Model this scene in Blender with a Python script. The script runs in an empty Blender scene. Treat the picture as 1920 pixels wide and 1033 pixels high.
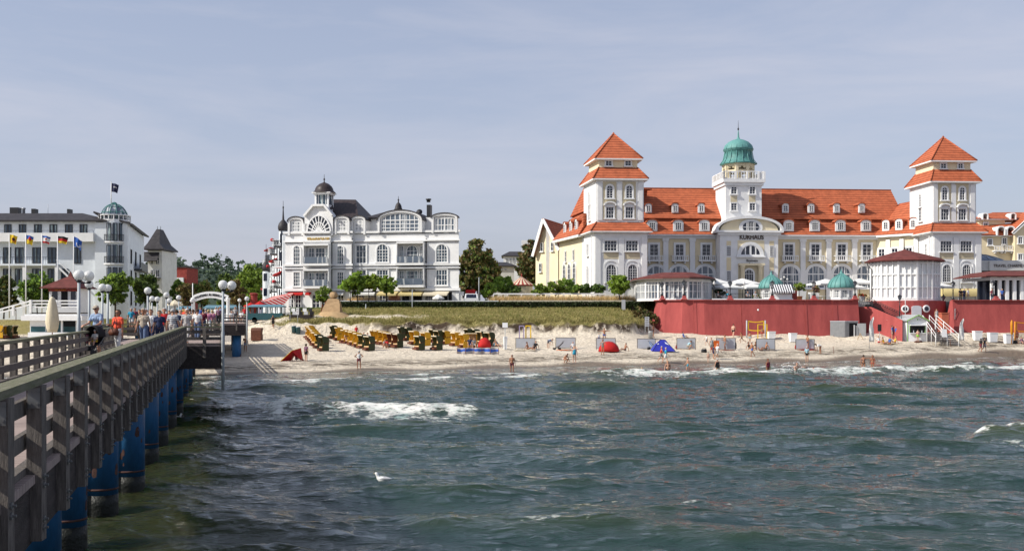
import bpy, math, random
import numpy as np
from math import radians, sin, cos, pi, atan2, sqrt
from mathutils import Vector, Matrix
SC = bpy.context.scene
COL = SC.collection
# ------------------------------------------------------------------ camera, sky, sun, exposure
F, CX, Y0, EYE = 2000.0, 960.0, 588.0, 5.25       # focal length in photo pixels, principal column, horizon row, eye height
cam = bpy.data.cameras.new('camera'); cam.sensor_width = 36; cam.lens = F/1920*36
cam.shift_y = (Y0-516.5)/1920; cam.clip_start = .2; cam.clip_end = 6000
co = bpy.data.objects.new('camera', cam); COL.objects.link(co)
co.location = (0, 0, EYE); co.rotation_euler = (radians(90), 0, 0); SC.camera = co
SUN = Vector((-.755, -.25, .61)).normalized()
W_ = bpy.data.worlds.new("World"); SC.world = W_; W_.use_nodes = True
nt = W_.node_tree; N, L = nt.nodes, nt.links
bg = N['Background']
sky = N.new('ShaderNodeTexSky'); sky.sky_type = 'NISHITA'; sky.sun_disc = False
sky.sun_elevation = math.asin(SUN.z); sky.sun_rotation = atan2(SUN.x, SUN.y)
sky.air_density = 1.15; sky.dust_density = 1.8; sky.ozone_density = 2.2; sky.altitude = 0
tc = N.new('ShaderNodeTexCoord'); mp = N.new('ShaderNodeMapping'); mp.inputs['Scale'].default_value = (1.2, 1.2, 7)
mp.inputs['Rotation'].default_value = (0, radians(6), 0)
nz = N.new('ShaderNodeTexNoise'); nz.inputs['Scale'].default_value = 2.1; nz.inputs['Detail'].default_value = 7; nz.inputs['Roughness'].default_value = .6
nz.inputs['Distortion'].default_value = .4
cr = N.new('ShaderNodeValToRGB'); cr.color_ramp.elements[0].position = .4; cr.color_ramp.elements[1].position = .8
cr.color_ramp.elements[1].color = (.55, .55, .55, 1)
mx = N.new('ShaderNodeMix'); mx.data_type = 'RGBA'; mx.inputs['B'].default_value = (5.9, 5.8, 6.4, 1)
L.new(tc.outputs['Generated'], mp.inputs['Vector']); L.new(mp.outputs['Vector'], nz.inputs['Vector'])
hz = N.new('ShaderNodeMix'); hz.data_type = 'RGBA'; sp = N.new('ShaderNodeSeparateXYZ'); L.new(tc.outputs['Generated'], sp.inputs[0]); el = N.new('ShaderNodeMapRange'); el.inputs['From Min'].default_value = .12; el.inputs['From Max'].default_value = .55; el.inputs['To Min'].default_value = .6; el.inputs['To Max'].default_value = .3; L.new(sp.outputs['Z'], el.inputs['Value']); L.new(el.outputs['Result'], hz.inputs['Factor']); hz.inputs['B'].default_value = (4.6, 4.85, 6.3, 1)
L.new(nz.outputs['Fac'], cr.inputs['Fac']); L.new(cr.outputs['Color'], mx.inputs['Factor'])
L.new(sky.outputs['Color'], hz.inputs['A']); L.new(hz.outputs['Result'], mx.inputs['A']); L.new(mx.outputs['Result'], bg.inputs['Color'])
bg.inputs['Strength'].default_value = .09
sl = bpy.data.lights.new('sun', 'SUN'); sl.energy = 3.9; sl.angle = radians(.53); sl.color = (1, .95, .86)
so = bpy.data.objects.new('sun', sl); COL.objects.link(so); so.rotation_euler = (-SUN).to_track_quat('-Z', 'Y').to_euler(); so.location = (-60, -20, 80)
SC.view_settings.view_transform = 'Standard'; SC.view_settings.look = 'None'; SC.view_settings.exposure = 0.42; SC.view_settings.gamma = 1
SC.render.film_transparent = False
SC.cycles.max_bounces = 5; SC.cycles.diffuse_bounces = 2; SC.cycles.glossy_bounces = 3; SC.cycles.transmission_bounces = 4; SC.cycles.transparent_max_bounces = 6
SC.cycles.caustics_reflective = False; SC.cycles.caustics_refractive = False
random.seed(4); RNG = np.random.default_rng(7)

# ------------------------------------------------------------------ helpers
def X(px, d): return (px-CX)/F*d
def Z(py, d): return EYE+(Y0-py)/F*d
def wpx(n, d): return n*d/F
MATS = {}
def mat(name, col, rough=.75, var=.12, vs=2.5, bump=0., bs=30., spec=.3, metal=0., rnd=0., trans=0., col2=None, stretch=None, hue=0.):
    """plain procedural surface: base colour, mottling, optional second colour in blotches, bump, per-object variation"""
    m = bpy.data.materials.new(name); m.use_nodes = True; t = m.node_tree; n, l = t.nodes, t.links
    b = n['Principled BSDF']; b.inputs['Roughness'].default_value = rough; b.inputs['Specular IOR Level'].default_value = spec; b.inputs['Metallic'].default_value = metal
    c = n.new('ShaderNodeTexCoord'); src = c.outputs['Object']
    if stretch:
        q = n.new('ShaderNodeMapping'); q.inputs['Scale'].default_value = stretch; l.new(src, q.inputs['Vector']); src = q.outputs['Vector']
    z = n.new('ShaderNodeTexNoise'); z.inputs['Scale'].default_value = vs; z.inputs['Detail'].default_value = 6; z.inputs['Roughness'].default_value = .65
    l.new(src, z.inputs['Vector'])
    a = n.new('ShaderNodeMix'); a.data_type = 'RGBA'
    k = max(0, 1-var*1.6)
    a.inputs['A'].default_value = tuple(x*k for x in col)+(1,) if col2 is None else tuple(col)+(1,)
    a.inputs['B'].default_value = tuple(min(1, x*(1+var)) for x in col)+(1,) if col2 is None else tuple(col2)+(1,)
    r = n.new('ShaderNodeMapRange'); r.inputs['From Min'].default_value = .32; r.inputs['From Max'].default_value = .68
    l.new(z.outputs['Fac'], r.inputs['Value']); l.new(r.outputs['Result'], a.inputs['Factor'])
    out = a.outputs['Result']
    if rnd or hue:
        oi = n.new('ShaderNodeObjectInfo'); h = n.new('ShaderNodeHueSaturation')
        r2 = n.new('ShaderNodeMapRange'); r2.inputs['To Min'].default_value = 1-rnd; r2.inputs['To Max'].default_value = 1+rnd
        l.new(oi.outputs['Random'], r2.inputs['Value']); l.new(r2.outputs['Result'], h.inputs['Value'])
        if hue:
            r3 = n.new('ShaderNodeMapRange'); r3.inputs['To Min'].default_value = .5-hue; r3.inputs['To Max'].default_value = .5+hue
            l.new(oi.outputs['Random'], r3.inputs['Value']); l.new(r3.outputs['Result'], h.inputs['Hue'])
        l.new(out, h.inputs['Color']); out = h.outputs['Color']
    l.new(out, b.inputs['Base Color'])
    if bump:
        z2 = n.new('ShaderNodeTexNoise'); z2.inputs['Scale'].default_value = bs; z2.inputs['Detail'].default_value = 4; l.new(src, z2.inputs['Vector'])
        bp = n.new('ShaderNodeBump'); bp.inputs['Strength'].default_value = bump; bp.inputs['Distance'].default_value = .05
        l.new(z2.outputs['Fac'], bp.inputs['Height']); l.new(bp.outputs['Normal'], b.inputs['Normal'])
    if trans:
        tr = n.new('ShaderNodeBsdfTranslucent'); l.new(out, tr.inputs['Color']); ms = n.new('ShaderNodeMixShader'); ms.inputs['Fac'].default_value = trans
        l.new(b.outputs['BSDF'], ms.inputs[1]); l.new(tr.outputs['BSDF'], ms.inputs[2]); l.new(ms.outputs['Shader'], n['Material Output'].inputs['Surface'])
    MATS[name] = m; return m
def stripes(name, ca, cb, axis, freq, rough=.75, duty=.5, bump=.3, var=.2, soft=.08, coord='Object', uneven=0.):
    """two colours (or one, ca==cb) in rows along an axis, as tile courses, boards or striped cloth"""
    m = bpy.data.materials.new(name); m.use_nodes = True; t = m.node_tree; n, l = t.nodes, t.links
    b = n['Principled BSDF']; b.inputs['Roughness'].default_value = rough; b.inputs['Specular IOR Level'].default_value = .25
    if coord == 'World':
        c = n.new('ShaderNodeNewGeometry'); src = c.outputs['Position']
    else:
        c = n.new('ShaderNodeTexCoord'); src = c.outputs['Object']
    s = n.new('ShaderNodeSeparateXYZ'); l.new(src, s.inputs['Vector'])
    z = n.new('ShaderNodeTexNoise'); z.inputs['Scale'].default_value = 1.1; z.inputs['Detail'].default_value = 7; z.inputs['Roughness'].default_value = .7; l.new(src, z.inputs['Vector'])
    mu = n.new('ShaderNodeMath'); mu.operation = 'MULTIPLY'; mu.inputs[1].default_value = freq; l.new(s.outputs[axis], mu.inputs[0])
    pr = mu.outputs[0]
    if uneven:
        ad = n.new('ShaderNodeMath'); ad.operation = 'MULTIPLY_ADD'; ad.inputs[1].default_value = uneven; l.new(z.outputs['Fac'], ad.inputs[0]); l.new(pr, ad.inputs[2]); pr = ad.outputs[0]
    fr = n.new('ShaderNodeMath'); fr.operation = 'FRACT'; l.new(pr, fr.inputs[0])
    r = n.new('ShaderNodeMapRange'); r.inputs['From Min'].default_value = duty-soft; r.inputs['From Max'].default_value = duty+soft; l.new(fr.outputs[0], r.inputs['Value'])
    a = n.new('ShaderNodeMix'); a.data_type = 'RGBA'; a.inputs['A'].default_value = tuple(ca)+(1,); a.inputs['B'].default_value = tuple(cb)+(1,)
    l.new(r.outputs['Result'], a.inputs['Factor'])
    h = n.new('ShaderNodeHueSaturation'); r2 = n.new('ShaderNodeMapRange'); r2.inputs['From Min'].default_value = .3; r2.inputs['From Max'].default_value = .7
    r2.inputs['To Min'].default_value = 1-var; r2.inputs['To Max'].default_value = 1+var
    l.new(z.outputs['Fac'], r2.inputs['Value']); l.new(r2.outputs['Result'], h.inputs['Value']); l.new(a.outputs['Result'], h.inputs['Color']); l.new(h.outputs['Color'], b.inputs['Base Color'])
    if bump:
        bp = n.new('ShaderNodeBump'); bp.inputs['Strength'].default_value = bump; bp.inputs['Distance'].default_value = .06
        l.new(fr.outputs[0], bp.inputs['Height']); l.new(bp.outputs['Normal'], b.inputs['Normal'])
    MATS[name] = m; return m
def glass_mat(name, base, curtain, amount, rough=.06):
    m = bpy.data.materials.new(name); m.use_nodes = True; t = m.node_tree; n, l = t.nodes, t.links
    b = n['Principled BSDF']; b.inputs['Roughness'].default_value = rough; b.inputs['Specular IOR Level'].default_value = .7
    c = n.new('ShaderNodeTexCoord'); s = n.new('ShaderNodeMapping'); s.inputs['Scale'].default_value = (3.2, 1, .25)
    oi = n.new('ShaderNodeObjectInfo'); ad = n.new('ShaderNodeVectorMath'); ad.operation = 'MULTIPLY_ADD'
    ad.inputs[1].default_value = (37, 0, 11); l.new(oi.outputs['Random'], ad.inputs[0]); l.new(c.outputs['Object'], ad.inputs[2])
    l.new(ad.outputs[0], s.inputs['Vector'])
    z = n.new('ShaderNodeTexNoise'); z.inputs['Scale'].default_value = .9; z.inputs['Detail'].default_value = 3; l.new(s.outputs['Vector'], z.inputs['Vector'])
    r = n.new('ShaderNodeMapRange'); r.inputs['From Min'].default_value = .62-amount; r.inputs['From Max'].default_value = .66-amount*.8; l.new(z.outputs['Fac'], r.inputs['Value'])
    a = n.new('ShaderNodeMix'); a.data_type = 'RGBA'; a.inputs['A'].default_value = tuple(base)+(1,); a.inputs['B'].default_value = tuple(curtain)+(1,)
    l.new(r.outputs['Result'], a.inputs['Factor']); l.new(a.outputs['Result'], b.inputs['Base Color'])
    MATS[name] = m; return m

def np_mesh(name, v, f, mats=(), mi=None, smooth=False):
    """mesh from arrays; f is an (n,4) or (n,3) index array"""
    v = np.asarray(v, 'f4'); f = np.asarray(f, 'i4'); me = bpy.data.meshes.new(name)
    me.vertices.add(len(v)); me.vertices.foreach_set('co', v.ravel()); k = f.shape[1]
    me.loops.add(f.size); me.loops.foreach_set('vertex_index', f.ravel()); me.polygons.add(len(f))
    me.polygons.foreach_set('loop_start', np.arange(len(f), dtype='i4')*k)
    for m in mats: me.materials.append(m)
    if mi is not None: me.polygons.foreach_set('material_index', np.asarray(mi, 'i4'))
    if smooth: me.polygons.foreach_set('use_smooth', np.ones(len(f), bool))
    me.update(calc_edges=True); return me
class MB:
    """collects shapes; build() links them as ONE mesh object"""
    def __init__(s): s.v = []; s.f = []; s.m = []; s.sm = []
    def add(s, vs, fs, m=0, sm=False):
        b = len(s.v); s.v += [tuple(p) for p in vs]
        for f in fs: s.f.append([b+i for i in f]); s.m.append(m); s.sm.append(sm)
        return s
    def box(s, x0, x1, y0, y1, z0, z1, m=0):
        v = [(x, y, z) for z in (z0, z1) for y in (y0, y1) for x in (x0, x1)]
        return s.add(v, [(0, 2, 3, 1), (4, 5, 7, 6), (0, 1, 5, 4), (2, 6, 7, 3), (0, 4, 6, 2), (1, 3, 7, 5)], m)
    def bar(s, a, b, w, h, m=0, up=(0, 0, 1)):
        """rectangular bar from a to b, w across, h along up"""
        a, b = Vector(a), Vector(b); d = (b-a).normalized(); u = Vector(up); r = d.cross(u)
        if r.length < 1e-4: r = d.cross(Vector((0, 1, 0)))
        r.normalize(); u = r.cross(d).normalized(); v = []
        for p in (a, b):
            for q, k in ((-1, -1), (1, -1), (1, 1), (-1, 1)): v.append(p+r*(q*w/2)+u*(k*h/2))
        return s.add(v, [(0, 1, 2, 3), (7, 6, 5, 4), (0, 4, 5, 1), (1, 5, 6, 2), (2, 6, 7, 3), (3, 7, 4, 0)], m)
    def prism(s, poly, z0, z1, m=0, mt=None):
        n = len(poly); v = [(p[0], p[1], z0) for p in poly]+[(p[0], p[1], z1) for p in poly]
        s.add(v, [(i, (i+1) % n, n+(i+1) % n, n+i) for i in range(n)], m)
        return s.add(v, [tuple(range(n))[::-1], tuple(range(n, 2*n))], m if mt is None else mt)
    def rings(s, rs, m=0, cap=True, sm=False):
        """loft between rings of equal point count (3-D points)"""
        n = len(rs[0]); v = [p for r in rs for p in r]; f = []
        for k in range(len(rs)-1):
            for i in range(n):
                j = (i+1) % n; f.append((k*n+i, k*n+j, (k+1)*n+j, (k+1)*n+i))
        if cap: f.append(tuple(range(n))[::-1]); f.append(tuple(range((len(rs)-1)*n, len(rs)*n)))
        return s.add(v, f, m, sm)
    def lathe(s, c, prof, n=20, m=0, sm=True, a0=0., a1=2*pi, sx=1.):
        """profile of (r, z) about the vertical through c"""
        rs = []
        for r, z in prof: rs.append([(c[0]+max(r, .002)*cos(a0+(a1-a0)*i/n)*sx, c[1]+max(r, .002)*sin(a0+(a1-a0)*i/n), c[2]+z) for i in range(n)])
        return s.rings(rs, m, True, sm)
    def tube(s, pts, r, n=8, m=0, sm=True):
        pts = [Vector(p) for p in pts]; rr = r if isinstance(r, (list, tuple)) else [r]*len(pts); rs = []
        for i, p in enumerate(pts):
            d = (pts[min(i+1, len(pts)-1)]-pts[max(i-1, 0)]).normalized(); a = d.cross(Vector((0, 0, 1)))
            if a.length < 1e-3: a = d.cross(Vector((0, 1, 0)))
            a.normalize(); b = a.cross(d)
            rs.append([p+a*(rr[i]*cos(2*pi*k/n))+b*(rr[i]*sin(2*pi*k/n)) for k in range(n)])
        return s.rings(rs, m, True, sm)
    def ball(s, c, r, n=14, m=0, sz=1.):
        return s.lathe(c, [(r*sin(pi*k/(n//2)), -r*sz*cos(pi*k/(n//2))) for k in range(n//2+1)], n, m)
    def face(s, pts, m=0): return s.add(pts, [tuple(range(len(pts)))], m)
    def slab(s, pts, t, m=0):
        """thick sheet: polygon extruded by t against its normal"""
        p = [Vector(q) for q in pts]; nn = (p[1]-p[0]).cross(p[2]-p[0]).normalized()
        if nn.z < 0: p = p[::-1]; nn = -nn
        q = [a-nn*t for a in p]; n = len(p)
        s.add(p+q, [tuple(range(n)), tuple(range(n, 2*n))[::-1]]+[(i, n+i, n+(i+1) % n, (i+1) % n) for i in range(n)], m); return s
    def arch(s, cx, y0, y1, zb, w, zs, rise, m=0, n=10, inner=None):
        """arched panel (or arched band when inner = band width) in the xz plane between y0 and y1"""
        def outl(w, zb, rise): return [(cx-w/2, zb)]+[(cx-w/2*cos(pi*i/n), zs+rise*sin(pi*i/n)) for i in range(n+1)]+[(cx+w/2, zb)]
        o = outl(w, zb, rise)
        if inner is None:
            k = len(o); v = [(x, y0, z) for x, z in o]+[(x, y1, z) for x, z in o]
            return s.add(v, [tuple(range(k)), tuple(range(k, 2*k))[::-1]]+[(i, k+i, k+(i+1) % k, (i+1) % k) for i in range(k)], m)
        q = outl(w-2*inner, zb, rise-inner); k = len(o)
        v = [(x, y0, z) for x, z in o]+[(x, y0, z) for x, z in q]+[(x, y1, z) for x, z in o]+[(x, y1, z) for x, z in q]; f = []
        for i in range(k-1): f += [(i, i+1, k+i+1, k+i), (2*k+i, 3*k+i, 3*k+i+1, 2*k+i+1), (i, 2*k+i, 2*k+i+1, i+1), (k+i, k+i+1, 3*k+i+1, 3*k+i)]
        f += [(0, k, 3*k, 2*k), (k-1, 3*k-1, 4*k-1, 2*k-1)]
        return s.add(v, f, m)
    def mesh(s, name, mats):
        me = bpy.data.meshes.new(name); me.from_pydata(s.v, [], s.f)
        for m in (mats if isinstance(mats, (list, tuple)) else [mats]): me.materials.append(m)
        me.polygons.foreach_set('material_index', s.m); me.polygons.foreach_set('use_smooth', s.sm)
        me.update(); return me
    def build(s, name, mats, parent=None, loc=None, rz=0.):
        return put(name, s.mesh(name, mats), parent, loc, rz)
def put(name, me, parent=None, loc=None, rz=0., sc=None):
    o = bpy.data.objects.new(name, me); COL.objects.link(o); o.parent = parent
    if loc is not None: o.location = loc
    if rz: o.rotation_euler = (0, 0, rz)
    if sc is not None: o.scale = sc if isinstance(sc, (tuple, list)) else (sc,)*3
    return o
def tag(o, label=None, cat=None, group=None, kind=None):
    if label: o['label'] = label
    if cat: o['category'] = cat
    if group: o['group'] = group
    if kind: o['kind'] = kind
    return o
def thing(name, label, cat, loc=(0, 0, 0), rz=0., group=None):
    o = bpy.data.objects.new(name, None); COL.objects.link(o); o.location = loc; o.rotation_euler = (0, 0, rz); o.empty_display_size = .2
    return tag(o, label, cat, group)
def copy_tree(o, parent=None):
    c = o.copy(); COL.objects.link(c); c.parent = parent
    for ch in list(o.children): copy_tree(ch, c)
    return c
def text_mesh(s, size, depth=.02, align='CENTER', bold=0.):
    cu = bpy.data.curves.new('t', 'FONT'); cu.body = s; cu.size = size; cu.extrude = depth; cu.align_x = align; cu.align_y = 'CENTER'; cu.offset = bold; cu.resolution_u = 3
    ob = bpy.data.objects.new('t', cu); me = bpy.data.meshes.new_from_object(ob); bpy.data.objects.remove(ob)
    me.transform(Matrix.Rotation(pi/2, 4, 'X')); return me
def sign_text(name, s, size, m, parent, loc, rz=0., depth=.03, bold=0., width=None):
    me = text_mesh(s, size, depth, bold=bold)
    if width:
        w = max(v.co.x for v in me.vertices)-min(v.co.x for v in me.vertices); me.transform(Matrix.Scale(width/w, 4, Vector((1, 0, 0))))
    me.materials.clear(); me.materials.append(m); me.name = name
    return put(name, me, parent, loc, rz)
class Fr:
    """a building's own frame: u along its front, v back from it, z above z0; pixels of the photo give u and z on a plane v"""
    def __init__(s, px, d, th, z0): s.O = (X(px, d), d); s.c, s.s = cos(th), sin(th); s.th = th; s.z0 = z0
    def U(s, px, v=0.):
        k = (px-CX)/F; return (k*(s.O[1]+v*s.c)-s.O[0]+v*s.s)/(s.c-k*s.s)
    def D(s, u, v): return s.O[1]+u*s.s+v*s.c
    def H(s, py, u=0., v=0.): return Z(py, s.D(u, v))-s.z0
    def P(s, px, py, v=0.):
        u = s.U(px, v); return u, s.H(py, u, v)
    def root(s, name, label, cat, group=None): return thing(name, label, cat, (s.O[0], s.O[1], s.z0), s.th, group)

# ------------------------------------------------------------------ materials
M = MATS
mat('white_plaster', (.80, .80, .79), .8, .05, .8, .15, 8); mat('white_paint', (.83, .83, .82), .55, .04, 3)
mat('yellow_plaster', (.74, .63, .42), .85, .06, .6, .15, 8); mat('pale_yellow', (.78, .68, .47), .85, .06, .6, .1, 8)
mat('beige_panel', (.62, .54, .37), .85, .08, 1.2); mat('grey_plaster', (.6, .6, .58), .85, .08, .8)
mat('cool_plaster', (.72, .76, .79), .8, .05, .7, .1, 8)
stripes('roof_tile', (.44, .122, .055), (.22, .05, .022), 'Z', 2.3, .8, .74, .6, .3, .16, 'World'); stripes('roof_old', (.155, .042, .036), (.085, .03, .027), 'Z', 4.2, .8, .7, .5, .35, .2, 'World')
mat('roof_dark', (.042, .038, .041), .6, .3, 1.2, .2, 6); stripes('roof_seam', (.045, .034, .034), (.028, .022, .024), 'X', 1.6, .45, .9, .4, .25, .05)
mat('copper_green', (.09, .25, .235), .55, .18, 1.6, .1, 9, col2=(.14, .33, .31)); stripes('copper_seam', (.17, .43, .37), (.08, .25, .22), 'X', 1.7, .5, .9, .4, .2, .05)
stripes('copper_small', (.17, .46, .39), (.12, .34, .29), 'X', 3.2, .5, .85, .3, .15, .05)
mat('copper_dark', (.095, .26, .24), .55, .25, 1.4)
glass_mat('glass_dark', (.010, .015, .032), (.22, .23, .26), -.03); glass_mat('glass_teal', (.03, .055, .085), (.30, .38, .38), .07)
glass_mat('glass_clear', (.10, .13, .17), (.45, .47, .48), .08)
mat('iron_black', (.018, .018, .02), .45, .2, 5, spec=.5); mat('steel_grey', (.2, .2, .2), .4, .1, 5, metal=.5); mat('zinc', (.42, .43, .44), .5, .1, 4, metal=.2)
mat('red_wall', (.28, .056, .054), .9, .13, .9, .5, 12, col2=(.40, .085, .078), stretch=(1, 1, .22)); mat('red_wall_side', (.42, .105, .085), .9, .1, .6, .4, 12)
mat('wood_grey', (.155, .135, .12), .85, .3, 5, .5, 30, stretch=(6, 6, .7)); mat('wood_rail', (.22, .205, .15), .85, .25, 4, .5, 30, stretch=(7, .6, 7), col2=(.115, .125, .06))
stripes('wood_deck', (.33, .26, .235), (.07, .055, .05), 'Y', 7.2, .85, .93, .4, .25, .03)
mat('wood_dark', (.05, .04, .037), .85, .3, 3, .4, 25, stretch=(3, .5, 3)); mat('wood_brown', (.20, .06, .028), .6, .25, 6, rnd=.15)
mat('pile_blue', (.025, .13, .30), .5, .25, 1.3, .3, 9, col2=(.012, .055, .13), stretch=(1, 1, .4)); mat('pile_weed', (.012, .014, .012), .5, .3, 4, .5, 14); mat('rust', (.085, .042, .034), .85, .35, 6)
mat('globe', (.86, .86, .84), .25, .03, 2, spec=.5, trans=.4); mat('pole_grey', (.42, .45, .47), .45, .06, 3)
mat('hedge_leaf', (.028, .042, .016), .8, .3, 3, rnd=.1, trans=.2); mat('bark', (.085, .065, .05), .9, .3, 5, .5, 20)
for nm, c in (('leaf_bright', (.32, .46, .06)), ('leaf_mid', (.19, .29, .055)), ('leaf_dark', (.095, .145, .045)), ('leaf_olive', (.22, .19, .06)), ('leaf_rust', (.19, .125, .055)), ('leaf_far', (.13, .18, .10)), ('leaf_far_dark', (.085, .125, .085))):
    mat(nm, c, .6, .35, .9, rnd=.08, trans=.3, hue=.01)
mat('reed', (.85, .58, .30), .85, .25, 2, trans=.3); mat('dune_grass', (.27, .24, .08), .85, .35, .35, trans=.3, col2=(.36, .31, .13)); mat('dune_grass_green', (.18, .21, .05), .8, .3, .6, trans=.3)
mat('sand_pile', (.47, .32, .17), .95, .12, 2, .6, 14); mat('sand_carved', (.40, .27, .15), .95, .12, 3, .5, 12)
mat('cloth_white', (.8, .8, .78), .9, .05, 2, trans=.15); mat('cloth_cream', (.72, .64, .48), .9, .06, 2, trans=.15); mat('cloth_yellow', (.70, .58, .28), .85, .06, 2, trans=.2)
mat('cloth_red', (.55, .02, .02), .75, .1, 3, trans=.15); mat('cloth_blue', (.035, .045, .42), .7, .12, 3, trans=.15); mat('cloth_orange', (.75, .16, .03), .8, .1, 3, trans=.1); mat('cloth_navy', (.02, .025, .07), .85, .1, 3)
stripes('awning_striped', (.75, .75, .75), (.035, .035, .05), 'X', 3.2, .85, .5, 0, .05, .04); stripes('awning_red', (.45, .03, .03), (.7, .55, .5), 'Y', 1.4, .85, .6, 0, .05, .04)
mat('chair_yellow', (.62, .34, .02), .5, .12, 5, rnd=.08); mat('chair_green', (.04, .05, .018), .5, .2, 5, rnd=.1); stripes('chair_lining', (.62, .30, .07), (.75, .66, .45), 'X', 6.5, .85, .55, 0, .1, .05)
mat('chair_wicker', (.13, .042, .022), .6, .3, 9, .3, 40, rnd=.12); mat('panel_grey', (.46, .48, .52), .55, .05, 1.5, spec=.4); mat('cabinet_white', (.85, .86, .87), .5, .03, 2)
mat('metal_yellow', (.75, .48, .02), .45, .08, 3); mat('metal_orange', (.62, .25, .015), .45, .1, 3); mat('metal_shed', (.30, .31, .32), .5, .08, 2, metal=.15); mat('paving', (.36, .33, .30), .9, .12, 1.2, .2, 20); mat('green_trim', (.28, .52, .16), .6, .05, 3)
mat('door_grey', (.55, .56, .60), .6, .05, 2); mat('void', (.012, .012, .014), .9, .2, 3); mat('gold', (.55, .36, .07), .4, .1, 3, metal=.3); mat('letter_dark', (.10, .075, .06), .6, .1, 3); mat('letter_black', (.015, .015, .018), .6, .1, 3)
mat('teal_paint', (.02, .085, .10), .4, .1, 3, spec=.5); mat('teal_roof', (.12, .24, .30), .5, .1, 2); mat('brick_red', (.30, .055, .045), .85, .2, 2); mat('blue_glass', (.05, .11, .21), .25, .2, .8, spec=.7)
mat('plastic_black', (.02, .02, .022), .6, .2, 4); mat('terracotta', (.40, .15, .07), .8, .1, 4); mat('flower_red', (.5, .02, .03), .7, .3, 5); mat('flower_pink', (.55, .24, .2), .7, .3, 5); mat('salmon_paint', (.70, .42, .30), .8, .05, 2)
mat('feather', (.8, .8, .78), .7, .05, 8); mat('feather_grey', (.4, .41, .43), .7, .1, 8); mat('beak', (.6, .4, .05), .5, .05, 8)
# ------------------------------------------------------------------ ground
def sm(a, b, x):
    t = np.clip((np.asarray(x, float)-a)/(b-a), 0, 1); return t*t*(3-2*t)
def shore(x): x = np.asarray(x, float); return np.where(x > -31, 102+.45*x, 88.+.03*(x+31))+.5*np.sin(x*.33)+.35*np.sin(x*.13+1)
def foot(x): return 133+7*sm(14, 20, x)+.6*np.sin(np.asarray(x)*.5)
def ground(x, y):
    x = np.asarray(x, float); y = np.asarray(y, float); ys = shore(x); yw = foot(x); t = (y-ys)/(yw-ys)
    z = np.interp(t, [-3, -.6, 0, .12, .18, .4, .6, .85, 1], [-3.5, -1.3, -.12, .38, .58, 1.02, 1.35, 1.8, 2.65])
    top = 4.35+1.65*sm(-36, -26, x)-2.9*sm(18.5, 21, x)
    up = y-yw; mound = sm(-37, -31, x)*(1-sm(17.5, 20, x))
    bank = 2.65+1.15*sm(0, 1.7, up)*mound*(1+.13*np.sin(x*1.3+.6*y)+.1*np.sin(x*2.9+1)+.06*np.sin(x*6.1+y)) ; bank = bank+(top-bank)*np.clip((up-.5)/15.5, 0, 1)
    z = np.where(up > 0, np.minimum(np.maximum(bank, 2.65), np.maximum(top, 2.65)), z)
    z = np.where(up > 16, top, z)
    n = .05*np.sin(x*1.7+y*.9)*np.sin(y*1.3-x*.4)+.035*np.sin(x*3.1+2)*np.sin(y*2.7)
    return z+n*sm(.12, .3, t)*(1-sm(12, 18, up)*.9)
def gz(x, y): return float(ground(x, y))
def hit(px, py):
    """where the sight line of a photo pixel meets the ground (or the flat sea)"""
    d = 60.
    while d < 230:
        z = Z(py, d); g = gz(X(px, d), d)
        if g >= z: return Vector((X(px, d), d, g))
        if z <= .03 and g < .03: return Vector((X(px, d), d, 0))
        d += .15
    return Vector((X(px, 150), 150, Z(py, 150)))
xs = np.concatenate([np.linspace(-900, -130, 14), np.arange(-120, 120, .55), np.linspace(128, 900, 14)])
yy = np.concatenate([np.arange(72, 156, .42), np.linspace(158, 260, 22), np.linspace(300, 2400, 12)])
gx, gy = np.meshgrid(xs, yy); gzv = ground(gx, gy)
gv = np.stack([gx, gy, gzv], -1).reshape(-1, 3); nx, ny = len(xs), len(yy)
ii = (np.arange(ny-1)[:, None]*nx+np.arange(nx-1)[None]).ravel(); gf = np.stack([ii, ii+1, ii+nx+1, ii+nx], 1)
gm = bpy.data.materials.new('sand_ground'); gm.use_nodes = True
def attr_layer(me, name, val):
    a = me.attributes.new(name, 'FLOAT', 'POINT'); a.data.foreach_set('value', np.asarray(val, 'f4').ravel())
def grass_mask(x, y):
    up = y-foot(x); n = .5+.5*np.sin(x*.31+1.3*np.sin(y*.4))*np.sin(y*.7+.2*x)
    g = sm(1.5, 2.3, up+.9*n-.3)*sm(-33, -27, x-1.6*np.sin(y*.6))*(1-sm(16, 19.5, x-.8*n))
    path = np.exp(-((up-8.2-.02*(x+10)**1)/1.3)**2)*sm(-32, -28, x)*(1-sm(-16, -8, x)); g = g*(1-.95*path)
    left = sm(-44, -49, x)*sm(-1, 2, up+n)
    return np.maximum(g, left)
me = np_mesh('beach', gv, gf, [gm], smooth=True)
ysv = gy-shore(gx); attr_layer(me, 'grass', grass_mask(gx, gy)); attr_layer(me, 'wet', 1-sm(1.4, 3.4, ysv+.7*np.sin(gx*.6))); attr_layer(me, 'inland', ysv)
attr_layer(me, 'pave', np.maximum(sm(13, 16.5, gy-foot(gx)), sm(-.5, .5, gy-foot(gx)+6)*sm(-39, -38, gx+.19*(gy-130))*(1-sm(-33.4, -32.4, gx+.19*(gy-130)))))
bank = gy-foot(gx); attr_layer(me, 'bank', sm(.55, .95, bank+.3*np.sin(gx*1.9)+.2*np.sin(gx*4.3))*(1-sm(2.2, 2.9, bank))*sm(-22, -15, gx)*(1-sm(17, 20, gx)))
beach = tag(put('beach', me), kind='structure')
t = gm.node_tree; n, l = t.nodes, t.links; b = n['Principled BSDF']; b.inputs['Roughness'].default_value = .95; b.inputs['Specular IOR Level'].default_value = .1
def at(nm): a = n.new('ShaderNodeAttribute'); a.attribute_name = nm; return a.outputs['Fac']
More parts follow.
